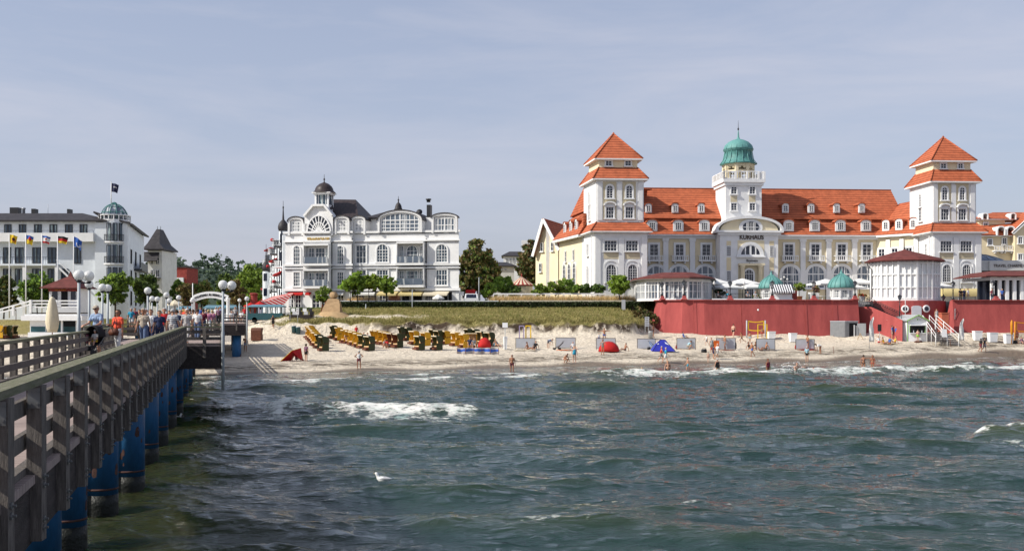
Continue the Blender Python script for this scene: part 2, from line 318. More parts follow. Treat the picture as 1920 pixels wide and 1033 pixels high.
def mixc(fac, a, c):
    m = n.new('ShaderNodeMix'); m.data_type = 'RGBA'
    for s_, v_ in (('A', a), ('B', c)):
        if isinstance(v_, tuple): m.inputs[s_].default_value = v_+(1,)
        else: l.new(v_, m.inputs[s_])
    if isinstance(fac, float): m.inputs['Factor'].default_value = fac
    else: l.new(fac, m.inputs['Factor'])
    return m.outputs['Result']
def noise(sc, det=5, st=(1, 1, 1), lo=.35, hi=.65):
    c = n.new('ShaderNodeNewGeometry'); q = n.new('ShaderNodeMapping'); q.inputs['Scale'].default_value = st; l.new(c.outputs['Position'], q.inputs['Vector'])
    z = n.new('ShaderNodeTexNoise'); z.inputs['Scale'].default_value = sc; z.inputs['Detail'].default_value = det; z.inputs['Roughness'].default_value = .65; l.new(q.outputs['Vector'], z.inputs['Vector'])
    r = n.new('ShaderNodeMapRange'); r.inputs['From Min'].default_value = lo; r.inputs['From Max'].default_value = hi; l.new(z.outputs['Fac'], r.inputs['Value']); return r.outputs['Result']
def op(o, a, c):
    m = n.new('ShaderNodeMath'); m.operation = o; m.use_clamp = o in ('MULTIPLY', 'ADD', 'SUBTRACT')
    for i, v_ in enumerate((a, c)):
        if isinstance(v_, float): m.inputs[i].default_value = v_
        else: l.new(v_, m.inputs[i])
    return m.outputs[0]
sand = mixc(noise(.5), (.66, .575, .455), (.74, .655, .53)); sand = mixc(noise(2.4, 7, (1, .7, 1), .54, .66), sand, (.46, .395, .31))
# tide wrack: ragged dark lines that follow the shoreline
ri = n.new('ShaderNodeMapRange'); l.new(at('inland'), ri.inputs['Value']); ri.inputs['From Min'].default_value = 3.2; ri.inputs['From Max'].default_value = 4.4
ro = n.new('ShaderNodeMapRange'); l.new(at('inland'), ro.inputs['Value']); ro.inputs['From Min'].default_value = 11; ro.inputs['From Max'].default_value = 6.5
wr = op('MULTIPLY', op('MULTIPLY', ri.outputs['Result'], ro.outputs['Result']), noise(1.5, 6, (.4, 1.6, 1), .46, .52))
sand = mixc(op('MULTIPLY', wr, .85), sand, (.09, .07, .05)); sand = mixc(op('MULTIPLY', noise(2.6, 6, (.6, 1.5, 1), .61, .66), .7), sand, (.14, .115, .085))
sand = mixc(at('wet'), sand, (.205, .165, .125)); sand = mixc(at('pave'), sand, (.42, .38, .33))
sand = mixc(op('MULTIPLY', at('bank'), noise(1.1, 6, (1, .4, .5), .36, .46)), sand, (.06, .042, .03))
soil = mixc(noise(1.6, 7), (.24, .21, .075), (.36, .30, .13)); soil = mixc(noise(.7, 6, lo=.60, hi=.72), soil, (.42, .36, .25))
l.new(mixc(at('grass'), sand, soil), b.inputs['Base Color'])
bp = n.new('ShaderNodeBump'); bp.inputs['Strength'].default_value = 1; bp.inputs['Distance'].default_value = .22; l.new(noise(2.2, 7, lo=.2, hi=.8), bp.inputs['Height']); l.new(bp.outputs['Normal'], b.inputs['Normal'])
rw = n.new('ShaderNodeMapRange'); rw.inputs['To Min'].default_value = .95; rw.inputs['To Max'].default_value = .35; l.new(at('wet'), rw.inputs['Value']); l.new(rw.outputs['Result'], b.inputs['Roughness'])

# dune grass: blades nobody could count
def blades(name, pts, hmin, hmax, w, mats, seed, per=3, spread=.25):
    r = np.random.default_rng(seed); P = np.repeat(np.asarray(pts), per, 0); k = len(P); P = P+np.c_[r.normal(0, spread, (k, 2)), np.zeros(k)]
    a = r.uniform(0, 2*pi, k); h = r.uniform(hmin, hmax, k); dx, dy = np.cos(a)*w, np.sin(a)*w; lean = r.normal(0, .35, (k, 2))*h[:, None]+np.array([.18, 0])*h[:, None]
    A = P+np.c_[-dx, -dy, np.full(k, -.03)]; B = P+np.c_[dx, dy, np.full(k, -.03)]; C = P+np.c_[lean, h]
    v = np.stack([A, B, C], 1).reshape(-1, 3); f = np.arange(3*k).reshape(-1, 3)
    return put(name, np_mesh(name, v, f, mats, r.integers(0, len(mats), k)))
r_ = np.random.default_rng(3); cx_ = r_.uniform(-60, 22, 90000); cy_ = r_.uniform(128, 152, 90000)
gmk = grass_mask(cx_, cy_); keep = (gmk > r_.uniform(.15, 1.2, 90000)) & ((cx_ > -34) | (cx_ < -46)); cx_, cy_ = cx_[keep][:17000], cy_[keep][:17000]
tag(blades('dune_grass', np.c_[cx_, cy_, ground(cx_, cy_)], .10, .28, .045, [M['dune_grass'], M['dune_grass'], M['dune_grass'], M['dune_grass_green']], 5, 3), kind='stuff')
bx_ = r_.uniform(-27, 19, 1100); by_ = foot(bx_)+2.6+r_.uniform(-.3, 1.8, 1100)
tag(blades('dune_edge_grass', np.c_[bx_, by_, ground(bx_, by_)], .2, .5, .06, [M['dune_grass'], M['leaf_olive']], 6, 3), kind='stuff')

# ------------------------------------------------------------------ sea
p_ = np.concatenate([np.arange(79, 180, .62), np.arange(180, 580, .85)]); rows = EYE*F/p_; rows = np.concatenate([rows, np.linspace(rows[-1]-.3, 3, 34)])
kk = np.concatenate([np.linspace(-1.6, -.64, 40), np.arange(-.63, .63, .00102), np.linspace(.64, 1.6, 40)])
D_, K_ = np.meshgrid(rows, kk, indexing='ij'); sx0 = K_*np.maximum(D_, 16); sy0 = D_.copy()
rw_ = np.random.default_rng(21); hz_ = np.zeros_like(sx0); ox = np.zeros_like(sx0); oy = np.zeros_like(sx0)
s_in = sy0-shore(sx0); damp = .25+.75*sm(-2, -24, s_in)
grp = .55+.75*(.5+.5*np.sin(sx0*.21+.8*np.sin(sy0*.13))*np.sin(sy0*.17-.07*sx0+1.2))
for lam in np.geomspace(.34, 8.5, 120):
    a = lam*(.0046 if lam < 2 else .0052)*rw_.uniform(.6, 1.35)*(1 if lam > 1.2 else .8); th = rw_.normal(.18, .48 if lam < 4 else .3); k = 2*pi/lam
    kx, ky = k*sin(th), k*cos(th); ph = kx*sx0+ky*sy0+rw_.uniform(0, 2*pi)
    lod = np.clip(1.6-D_*D_/(EYE*F)*1.2/lam*.55, 0, 1); am = a*damp*(grp if lam > 1.5 else 1.)*lod
    hz_ += am*np.cos(ph); q = .95 if lam < 4 else .8; ox -= q*am*np.sin(ph)*sin(th); oy -= q*am*np.sin(ph)*cos(th)
foam = np.zeros_like(sx0)
def fbm(x, y, seed, sc):
    r = np.random.default_rng(seed); o = np.zeros_like(x)
    for i in range(14):
        k = sc*1.5**(i*.55); a = r.uniform(0, 2*pi); o += np.sin(k*(x*cos(a)+y*sin(a))+r.uniform(0, 6.3))/(1+.35*i)
    return o/3.6
nf = fbm(sx0, sy0, 5, .55); nf2 = fbm(sx0, sy0, 9, 2.0)
def breaker(yc, xa, xb, h, wf, wb, fo, trail, edge=1.2):
    """a breaking crest along y = yc(x) from xa to xb: a hump with foam spilling on and behind it"""
    global hz_, foam
    win = sm(xa-edge, xa+edge, sx0)*(1-sm(xb-edge, xb+edge, sx0)); dy = sy0-yc-.45*nf*wb*.5
    hump = h*win*(.72+.42*nf)*np.exp(-(dy/np.where(dy > 0, wf, wb))**2); hz_ += np.maximum(hump, 0)
    f = win*np.exp(-np.maximum(dy-.1, 0)**2/(wf*.8)**2)*np.exp(-np.maximum(-dy, 0)/trail); foam = np.maximum(foam, fo*f*(.62+.42*nf+.3*nf2))
# surf along the beach, then the lone breakers farther out
bl = 86.2+.29*sx0
breaker(bl, -24, 3, .34, 1.6, 1.6, 1.15, 2.6, 3); breaker(bl+.6, 1, 11, .42, 1.2, 2.2, .8, 1.4, 2); breaker(bl-.4, 8, 66, .62, 1.8, 1.7, 1.5, 2.4, 2.5)
breaker(bl-5.5, 13, 24, .45, .9, 1.5, .6, .5, 2); breaker(bl-6, -20, -6, .32, .9, 1.5, .3, .4, 3); breaker(bl-5, 30, 44, .42, .9, 1.6, .62, .5, 2); breaker(bl+4.5, -14, 64, .2, .8, 1.2, .8, 1., 4); breaker(bl+9, 6, 64, .14, .8, 1., .75, .9, 4)
breaker(bl-12, 2, 12, .35, .9, 1.6, .25, .4, 2); breaker(57.5+.03*sx0, -13.2, -1.6, .5, 1.2, 1.5, 1.3, 3.8, 1.); breaker(59+.03*sx0, -17, -9, .3, .9, 1.4, .3, .5, 2)
breaker(44.+.05*sx0, 19.3, 30, .72, .7, 1.2, 1.1, .6, .8); breaker(41.9+.05*sx0, 18, 22, .1, .8, .9, .72, 2.2, .8); breaker(50.+.02*sx0, 18, 21, .35, .7, 1.1, .6, .25, .8)
breaker(26.3-.02*sx0, -2.2, 2.6, .34, .8, 1.4, .5, .5, 1); breaker(27.4, -9.5, -5.5, .26, .8, 1.3, .2, .2, 1); breaker(28.5+.05*sx0, 3, 10.5, .28, .9, 1.4, .38, .25, 1.5); breaker(42.5, 7, 10, .3, .8, 1.3, .3, .2, 1)
steep = np.clip((hz_-.2*grp)/.22, 0, 1); foam = np.maximum(foam, steep*.28*(.7+.6*nf2)*sm(20, 30, D_+4*nf))
swash = np.exp(-((s_in+.9+.7*nf)/.5)**2)*.7+np.exp(-((s_in+3.8+1.1*nf)/.55)**2)*.5+np.exp(-((s_in+7.2+1.2*nf)/.6)**2)*.42*sm(-10, 20, sx0); foam = np.maximum(foam, swash*(.75+.6*nf2))
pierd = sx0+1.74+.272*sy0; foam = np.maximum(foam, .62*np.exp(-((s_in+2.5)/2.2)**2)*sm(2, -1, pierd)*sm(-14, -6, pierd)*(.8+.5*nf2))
hz_ = np.where(s_in > -1, hz_*.4+.02, hz_)
sv = np.stack([sx0+ox, sy0+oy, hz_], -1).reshape(-1, 3); R_, C_ = sx0.shape
ii = (np.arange(R_-1)[:, None]*C_+np.arange(C_-1)[None]).ravel(); sf = np.stack([ii, ii+C_, ii+C_+1, ii+1], 1)
wm = bpy.data.materials.new('sea_water'); wm.use_nodes = True
foam = np.minimum(foam*1.15, .74); me = np_mesh('sea', sv, sf, [wm], smooth=True); attr_layer(me, 'pier_reflection', sm(7.5, 1.5, pierd+1.5*nf)*sm(-9, -4, pierd)); attr_layer(me, 'foam', foam); attr_layer(me, 'shallow', sm(-26, -1, s_in)); attr_layer(me, 'crest', np.clip(hz_*1.6, 0, 1))  # olive base colour by the pier paints in the effect of its dark reflection
sea = tag(put('sea', me), kind='structure')
t = wm.node_tree; n, l = t.nodes, t.links; b = n['Principled BSDF']; b.subsurface_method = 'BURLEY'; b.inputs['Subsurface Weight'].default_value = 1; b.inputs['Subsurface Radius'].default_value = (1.2, 2.2, 1.8); b.inputs['Subsurface Scale'].default_value = 1; b.inputs['IOR'].default_value = 1.42; b.inputs['Specular IOR Level'].default_value = .5
deep = mixc(noise(.12, 3), (.014, .036, .035), (.019, .043, .035)); deep = mixc(at('crest'), deep, (.042, .056, .018)); deep = mixc(op('MULTIPLY', at('shallow'), .8), deep, (.12, .115, .09))
deep = mixc(op('MULTIPLY', at('pier_reflection'), .85), deep, (.026, .030, .009)); n1 = noise(1.6, 8, (.7, 1.4, 1), .25, .75); n2 = noise(4.5, 7, (.8, 1.3, 1), .2, .8); n3 = n.new('ShaderNodeMath'); n3.operation = 'MULTIPLY_ADD'; n3.inputs[1].default_value = 1.0; l.new(n2, n3.inputs[0]); l.new(n1, n3.inputs[2])
th = n.new('ShaderNodeMath'); th.operation = 'MULTIPLY_ADD'; th.inputs[1].default_value = .72; l.new(n3.outputs[0], th.inputs[0]); l.new(at('foam'), th.inputs[2])
fr = n.new('ShaderNodeMapRange'); fr.inputs['From Min'].default_value = 1.17; fr.inputs['From Max'].default_value = 1.5; l.new(th.outputs[0], fr.inputs['Value'])
fz = n.new('ShaderNodeMapRange'); fz.inputs['From Min'].default_value = .04; fz.inputs['From Max'].default_value = .16; l.new(at('foam'), fz.inputs['Value']); ff = op('MULTIPLY', fr.outputs['Result'], fz.outputs['Result'])
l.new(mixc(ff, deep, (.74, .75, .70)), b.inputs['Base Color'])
rr = n.new('ShaderNodeMapRange'); rr.inputs['To Min'].default_value = .04; rr.inputs['To Max'].default_value = .75; l.new(ff, rr.inputs['Value']); l.new(rr.outputs['Result'], b.inputs['Roughness'])
hsum = op('ADD', op('MULTIPLY', noise(3., 7, (.7, 1.5, 1), .2, .8), .6), op('MULTIPLY', noise(8, 4, (.8, 1.5, 1), .2, .8), .35))
b1 = n.new('ShaderNodeBump'); b1.inputs['Strength'].default_value = 1; b1.inputs['Distance'].default_value = .045; l.new(hsum, b1.inputs['Height'])
def ridged(sc, dist, st, prev):
    c = n.new('ShaderNodeNewGeometry'); q = n.new('ShaderNodeMapping'); q.inputs['Scale'].default_value = st; q.inputs['Rotation'].default_value = (0, 0, .18); l.new(c.outputs['Position'], q.inputs['Vector'])
    z = n.new('ShaderNodeTexNoise'); z.noise_type = 'RIDGED_MULTIFRACTAL'; z.normalize = False; z.inputs['Scale'].default_value = sc; z.inputs['Detail'].default_value = 4; z.inputs['Roughness'].default_value = .5; z.inputs['Distortion'].default_value = .4; l.new(q.outputs['Vector'], z.inputs['Vector'])
    k = n.new('ShaderNodeBump'); k.inputs['Strength'].default_value = 1; k.inputs['Distance'].default_value = dist; l.new(z.outputs['Fac'], k.inputs['Height']); l.new(prev.outputs['Normal'], k.inputs['Normal']); return k
b1 = ridged(5.5, .05, (.6, 1.2, 1), ridged(1.9, .17, (.5, 1.25, 1), ridged(.6, .36, (.5, 1.2, 1), b1)))
b2 = n.new('ShaderNodeBump'); b2.inputs['Strength'].default_value = .6; b2.inputs['Distance'].default_value = .12; l.new(ff, b2.inputs['Height']); l.new(b1.outputs['Normal'], b2.inputs['Normal']); l.new(b2.outputs['Normal'], b.inputs['Normal'])

# ------------------------------------------------------------------ pier
PD = Vector((-.2625, .9649)); PL = Vector((-.9649, -.2625)); PH = atan2(.2625, .9649)   # along the pier, towards its far-left side, heading
PW = 3.0
def PT(t, off=0.):
    q = Vector((-1.74, 0))+PD*t+PL*off; return q.x, q.y
def deckz(t): return EYE-1.5+.0098*max(0, t-62)
pier = thing('pier', 'weathered grey timber pier with railings on blue steel piles over the sea', 'pier', PT(3)+(0,), PH)
def pl(t, off): return (-off, t-3)           # pier-local coordinates: x to the right of the walk, y along it
P1a, P1b, P2a, P2b = 53., 64.5, 108., 127.   # the two wide platforms
B1, B2 = 1.75, 4.1                           # how far they stand out
mb = MB()
for a, c, bl_, br_ in ((3, P1a, 0, 0), (P1a, P1b, B1, B1), (P1b, P2a, 0, 0), (P2a, P2b, B2, B2)):
    z0, z1 = deckz(a), deckz(c); x0, x1 = -PW-bl_, br_
    mb.rings([[(x0, a-3, z0-.08), (x1, a-3, z0-.08), (x1, a-3, z0), (x0, a-3, z0)], [(x0, c-3, z1-.08), (x1, c-3, z1-.08), (x1, c-3, z1), (x0, c-3, z1)]])
mb.build('deck', M['wood_deck'], pier)
mb = MB()
for off in (.14, 1.5, PW-.14):
    for a, c in ((3, P2b),): mb.bar((-off, a-3, deckz(a)-.36), (-off, P1b-3, deckz(P1b)-.36), .16, .55); mb.bar((-off, P1b-3, deckz(P1b)-.36), (-off, c-3, deckz(c)-.36), .16, .55)
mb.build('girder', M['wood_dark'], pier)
def sq(a, c, x0, x1, h0, h1, name='platform_beam', m='wood_dark'):
    b = MB(); z = deckz(a)
    for y in (a+.1, (a+c)/2, c-.1): b.box(x0, x1, y-3-.14, y-3+.14, z-h1, z-h0)
    for x in (x0+.1, x1-.1): b.box(x-.1, x+.1, a-3+.24, c-3-.24, z-h1+.1, z-h0)
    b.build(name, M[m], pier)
sq(P1a, P1b, -PW-B1, B1, .1, 1.15); sq(P2a, P2b, -PW-B2, B2, .1, 1.1)
# rails in straight runs between corners
def run(p, q, hand=True, nposts=None, inner=1):
    (xa, ya, za), (xb, yb, zb) = p, q; a, b_ = Vector((xa, ya, za)), Vector((xb, yb, zb)); d = (b_-a).normalized(); w = Vector((-d.y, d.x, 0))*inner*.13
    Lh = (b_-a).length
    up = Vector((0, 0, 1)); h = MB(); h.bar(a+up*.865+w*.5, b_+up*.865+w*.5, .2, .07); h.build('handrail', M['wood_rail'], pier)
    for z in (.62, .30): h = MB(); h.bar(a+up*z+w, b_+up*z+w, .06, .15); h.build('rail', M['wood_grey'], pier)
    h = MB(); h.bar(a-up*.06+w, b_-up*.06+w, .1, .26); h.build('kerb_beam', M['wood_grey'], pier)
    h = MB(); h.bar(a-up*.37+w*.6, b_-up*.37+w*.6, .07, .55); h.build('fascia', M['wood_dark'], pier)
post_mb = MB(); post_mb.box(-.068, .068, -.075, .075, -.62, .83); post_mesh = post_mb.mesh('post', [M['wood_grey']])
plate_mb = MB(); plate_mb.box(-.055, .055, -.083, -.077, .62, .81)
for sx_ in (-.032, .032):
    for zz in (.66, .77): plate_mb.box(sx_-.009, sx_+.009, -.092, -.083, zz-.009, zz+.009)
plate_mesh = plate_mb.mesh('bolt_plate', [M['steel_grey']]); bolt_mb = MB()
bolt_mb.lathe((0, 0, 0), [(.03, 0), (.03, .015), (.012, .016), (.012, .045)], 8, 0, False)
bolt_mesh = bolt_mb.mesh('bolt', [M['steel_grey']]); bolt_mesh.transform(Matrix.Rotation(pi/2, 4, 'Y'))
def post(x, y, z, rz=0., near=True):
    o = put('post', post_mesh, pier, (x, y, z), rz-.14)
    if near: put('bolt_plate', plate_mesh, o); [put('bolt', bolt_mesh, o, (.068, -.015, zz)) for zz in (-.5, -.42, -.1, -.02)]
def Lp(t, off): return (-off, t-3, deckz(t))
for off, inn in ((0, 1), (PW, -1)):
    run(Lp(3, off), Lp(P1a, off), inner=inn)
    for i in range(31):
        t_ = 3.9+1.62*i
        if t_ < P1a-.3: post(-off+(.0 if inn > 0 else 0), t_-3, deckz(t_), near=(off == 0 and t_ < 34))
    s_ = 1 if off == 0 else -1; o1 = off-s_*B1; o2 = off-s_*B2
    for a, c, iv in (((P1a, off), (P1a, o1), s_), ((P1a, o1), (P1b, o1), s_), ((P1b, o1), (P1b, off), s_), ((P1b, off), (P2a, off), s_), ((P2a, off), (P2a, o2), s_), ((P2a, o2), (P2b, o2), s_)):
        run(Lp(*a), Lp(*c), inner=iv)
        Ln = abs(a[0]-c[0])+abs(a[1]-c[1]); k = max(1, round(Ln/(2.6 if Ln > 20 else 1.7)))
        for j in range(k):
            f_ = (j+.5)/k; t_ = a[0]+(c[0]-a[0])*f_; of = a[1]+(c[1]-a[1])*f_; post(-of, t_-3, deckz(t_), pi/2 if a[0] == c[0] else 0, near=(Ln < 3 and t_ < 60))
# piles: blue steel, rusty at the waterline
def pile(x, y, zt, r=.41, zb=-2.5):
    cx_, cy_ = Vector((x, y))-Vector(PT(3)), 0
    lx = cx_.x*cos(PH)+cx_.y*sin(PH); ly = -cx_.x*sin(PH)+cx_.y*cos(PH)
    o = MB().lathe((0, 0, 0), [(r, .5), (r, zt)], 28).build('pile', M['pile_blue'], pier, (lx, ly, 0))
    MB().lathe((0, 0, 0), [(r*.99, zb), (r*1.015, zb+.1), (r*1.02, .25), (r*1.01, .5)], 28).build('weed_band', M['pile_weed'], o)
    MB().lathe((0, 0, .62), [(r, 0), (r*1.03, .015), (r*1.03, .04), (r, .055)], 28).build('rust_ring', M['rust'], o)
    rr = random.Random(int(x*100))
    for k in range(7):
        a = rr.uniform(-2.9, .3); z = rr.choice((rr.uniform(.85, 1.5), rr.uniform(1, zt-.4))); s = rr.uniform(.03, .1); q = 1.006
        MB().face([(r*q*cos(a+dx*s/r*.8), r*q*sin(a+dx*s/r*.8), z+dz*s*1.7) for dx, dz in ((-1, -.6), (-.2, -1), (.8, -.8), (1, .3), (.4, 1), (-.5, .7))]).build('rust_patch', M['rust'], o)
for px, d in ((60, 20.6), (116, 24.), (182, 28.2), (236, 31.4), (268, 37.9), (290, 43.7), (309, 50.5), (324, 57.), (336, 64.), (345, 71.)):
    x = X(px, d)+.13; pile(x, d, deckz(0)-.6)
    # matching pile on the far side of the walk and a cap beam across
    q = Vector((x, d))+PL*1.35; pile(q.x, q.y, deckz(0)-.6)
for t_ in (10, 78, 86, 94, 102):
    for of in (.9, 2.3): q = PT(t_, of); pile(q[0], q[1], deckz(t_)-.6)
for t_, of in ((P1a+.8, 1.5), (P1a+.8, 4), (P1b-.8, 4), (P2a+.9, -3.1), (P2a+.9, 1), (P2a+.9, 6), (118, -3.1), (118, 6.)): q = PT(t_, of); pile(q[0], q[1], deckz(t_)-.9, .45)
# lamps along the pier: round white globes on grey poles standing just outside the rails
def pier_lamp(px, py, d, zb, label, twin=0., g=.225):
    x = X(px, d); z = Z(py, d); o = thing('pier_lamp', label, 'lamp', (x, d, zb), 0, 'globe lamps along the pier'); h = z-zb
    MB().lathe((0, 0, 0), [(.075, 0), (.075, h*.55), (.06, h*.56), (.06, h-g*.95)], 12).build('pole', M['pole_grey'], o)
    MB().lathe((0, 0, h-g), [(.05, -.09), (.11, -.05), (.12, .03), (.05, .05)], 12).build('collar', M['iron_black'], o)
    b = MB(); b.ball((0, 0, h), g, 20); b.build('globe', M['globe'], o)
    if twin:
        b = MB(); b.bar((0, 0, h-g-.1), (twin, .45, h-g-.1), .05, .05); b.lathe((twin, .45, h-g-.1), [(.05, -.02), (.12, .06), (.05, .1)], 12); b.build('arm', M['iron_black'], o)
        b = MB(); b.ball((twin, .45, h-.02), g, 20); b.build('globe', M['globe'], o)
    return o
dz = EYE-1.5
for a in ((148, 516, 45, dz-.9, 'tall grey lamp with twin white globes behind the man pushing the stroller', .24),
          (167, 533, 58, dz-1, 'globe lamp just right of the tall twin lamp near the red-roofed kiosk', 0),
          (192, 539, 62, dz-1, 'left one of two overlapping globe lamps left of the woman in orange', 0),
          (202, 540, 64, dz-1, 'right one of two overlapping globe lamps left of the woman in orange', 0),
          (277, 545, 68, dz-.9, 'globe lamp rising behind the man in the beige polo shirt', 0),
          (285, 560, 86, dz-.6, 'left one of two small globe lamps behind the boy in dark blue', 0),
          (295, 561, 88, dz-.6, 'right one of two small globe lamps behind the boy in dark blue', 0),
          (312, 553, 84, dz-.6, 'globe lamp above the man in the red t-shirt', 0),
          (317, 564, 96, dz, 'small globe lamp in front of the cream parasol', 0),
          (335, 558, 97, dz, 'globe lamp right of the cream parasol over the crowd', 0),
          (360, 564, 115, dz, 'small globe lamp under the left end of the welcome arch', 0),
          (418, 534, 51.5, dz-2.2, 'tall twin globe lamp on the right corner of the near platform', .3),
          (463, 560, 101, dz-1.5, 'globe lamp on the far platform beside the teal wagon', 0),
          (449, 563, 128, dz+.4, 'smallest globe lamp on a bent arm near the red parasol', 0)):
    pier_lamp(a[0], a[1], a[2], a[3], a[4], a[5])
# ------------------------------------------------------------------ windows (part: dark pane; sub-part: white frame), made once per size and copied
WC = {}
def win_meshes(w, h, cols, rows, arch=0., trim=.16, fr=.07, bar=.04, glass='glass_dark', sill=True, frm='white_paint', tm='white_plaster', transom=0.):
    key = (round(w, 2), round(h, 2), cols, rows, arch, trim, fr, glass, sill, frm, tm, bar, transom)
    if key in WC: return WC[key]
    g = MB(); zs = h-w/2*arch
    if arch: g.arch(0, -.03, -.005, 0, w, zs, w/2*arch)
    else: g.box(-w/2, w/2, -.03, -.005, 0, h)
    f = MB()
    if arch: f.arch(0, -.1, -.031, 0, w, zs, w/2*arch, 0, 10, fr)
    else:
        f.box(-w/2, -w/2+fr, -.1, -.031, 0, h); f.box(w/2-fr, w/2, -.1, -.031, 0, h); f.box(-w/2+fr, w/2-fr, -.1, -.031, h-fr, h)
    f.box(-w/2+fr, w/2-fr, -.1, -.031, 0, fr)
    for i in range(1, cols):
        x = -w/2+w*i/cols; ht = h-.05 if not arch else zs+w/2*arch*sqrt(max(0, 1-(2*x/w)**2))-.03; k = bar*(1.6 if (cols % 2 == 0 and i == cols//2) else 1); f.box(x-k/2, x+k/2, -.085, -.031, fr, ht)
    for j in range(1, rows):
        z = zs*j/rows if arch else h*j/rows; f.box(-w/2+fr, w/2-fr, -.075, -.031, z-bar/2, z+bar/2)
    if arch: f.box(-w/2+fr, w/2-fr, -.09, -.031, zs-bar*.7, zs+bar*.7)
    if transom: f.box(-w/2+fr, w/2-fr, -.095, -.031, h*transom-bar, h*transom+bar)
    s = None
    if trim:
        s = MB()
        if arch: s.arch(0, -.15, .02, 0, w+2*trim, zs, w/2*arch+trim, 0, 10, trim-.002)
        else: s.box(-w/2-trim, -w/2-.002, -.15, .02, 0, h); s.box(w/2+.002, w/2+trim, -.15, .02, 0, h); s.box(-w/2-trim, w/2+trim, -.17, .02, h+.002, h+trim)
        if sill: s.box(-w/2-trim-.1, w/2+trim+.1, -.28, .02, -.16, -.002)
        s = s.mesh('surround', [M[tm]])
    WC[key] = (g.mesh('window', [M[glass]]), f.mesh('frame', [M[frm]]), s); return WC[key]
def window(parent, u, v, z, w, h, cols=2, rows=3, rz=0., name='window', **k):
    """z is the sill height; the wall's face lies on plane v"""
    g, f, s = win_meshes(round(w*20)/20, round(h*20)/20, cols, rows, **k); o = put(name, g, parent, (u, v, z), rz); put('frame', f, o)
    if s: put('surround', s, o)
    return o
def winp(fr_, par, pxa, pya, pxb, pyb, v=0., cols=2, rows=3, **k):
    """window by its photo rectangle on plane v of a building frame"""
    u0, z0 = fr_.P(pxa, pyb, v); u1, z1 = fr_.P(pxb, pya, v); return window(par, (u0+u1)/2, v, z0, u1-u0, z1-z0, cols, rows, **k)
def boxp(b, fr_, pxa, pya, pxb, pyb, v0, v1, m=0):
    u0, z0 = fr_.P(pxa, pyb, v0); u1, z1 = fr_.P(pxb, pya, v0); return b.box(u0, u1, v0, v1, z0, z1, m)
def dome_prof(r, h, flare=.12): return [(r*(1+flare), 0), (r*1.02, h*.06), (r*.98, h*.2), (r*.93, h*.36), (r*.82, h*.55), (r*.62, h*.74), (r*.36, h*.89), (r*.12, h*.97), (.04, h)]

# ================================================================== the long yellow resort house with orange roofs
K = Fr(1118, 160, radians(4), 7.0); kur = K.root('resort_hotel', 'long yellow seaside hotel with orange roofs, two square towers and a green dome', 'hotel')
VF = 13.                                               # the middle range stands this far behind the tower fronts
eaveF = K.H(440, 0, VF)
mb = MB(); mb.box(K.U(1207, VF), K.U(1660, VF), VF, VF+14, -.5, eaveF); mb.build('wall', M['yellow_plaster'], kur)
for px in (1248, 1298, 1505, 1553.6, 1602):
    mb = MB(); u = K.U(px, VF); mb.box(u-.42, u+.42, VF-.22, VF, -.4, eaveF-.55); mb.box(u-.55, u+.55, VF-.3, VF, eaveF-1.0, eaveF-.6); mb.build('pilaster', M['white_plaster'], kur)
mb = MB(); u0, u1 = K.U(1209, VF), K.U(1651, VF); mb.box(u0, u1, VF-.6, VF-.002, eaveF-.28, eaveF+.05); mb.box(u0, u1, VF-.3, VF-.002, eaveF-.6, eaveF-.285); mb.box(u0, u1, VF-.85, VF-.605, eaveF-.1, eaveF+.06); mb.build('cornice', M['white_plaster'], kur)
def balcony(par, u, v, z, w, d=.9, h=.75, m='white_plaster'):
    b = MB(); b.box(u-w/2, u+w/2, v-d, v-.02, z-.22, z-.04); b.box(u-w/2, u+w/2, v-d, v-d+.12, z+h-.1, z+h)
    k = max(4, int(w/.28))
    for i in range(k): x = u-w/2+.07+(w-.14)*i/(k-1); b.box(x-.05, x+.05, v-d+.02, v-d+.11, z-.04, z+h-.1)
    for s in (-1, 1): b.box(u+s*(w/2-.04)-.05, u+s*(w/2-.04)+.05, v-d+.13, v-.03, z+h-.1, z+h); b.box(u+s*w*.3-.12, u+s*w*.3+.12, v-d*.7, v-.02, z-.55, z-.22)
    return b.build('balcony', M[m], par)
for px in (1226, 1274, 1324, 1479, 1528.6, 1578, 1625):
    o = winp(K, kur, px-8, 458, px+8, 488, VF, 2, 4, trim=.28, transom=.3); u, z = K.P(px, 488, VF); balcony(kur, u, VF, z, 2.7)
for px in (1230, 1273, 1322, 1481.6, 1529.6, 1578, 1621):
    u, z0 = K.P(px, 541, VF); z1 = K.H(498, u, VF); window(kur, u, VF, z0, 3.0, z1-z0, 3, 2, arch=.95, trim=.34, fr=.14, bar=.12, glass='glass_clear')
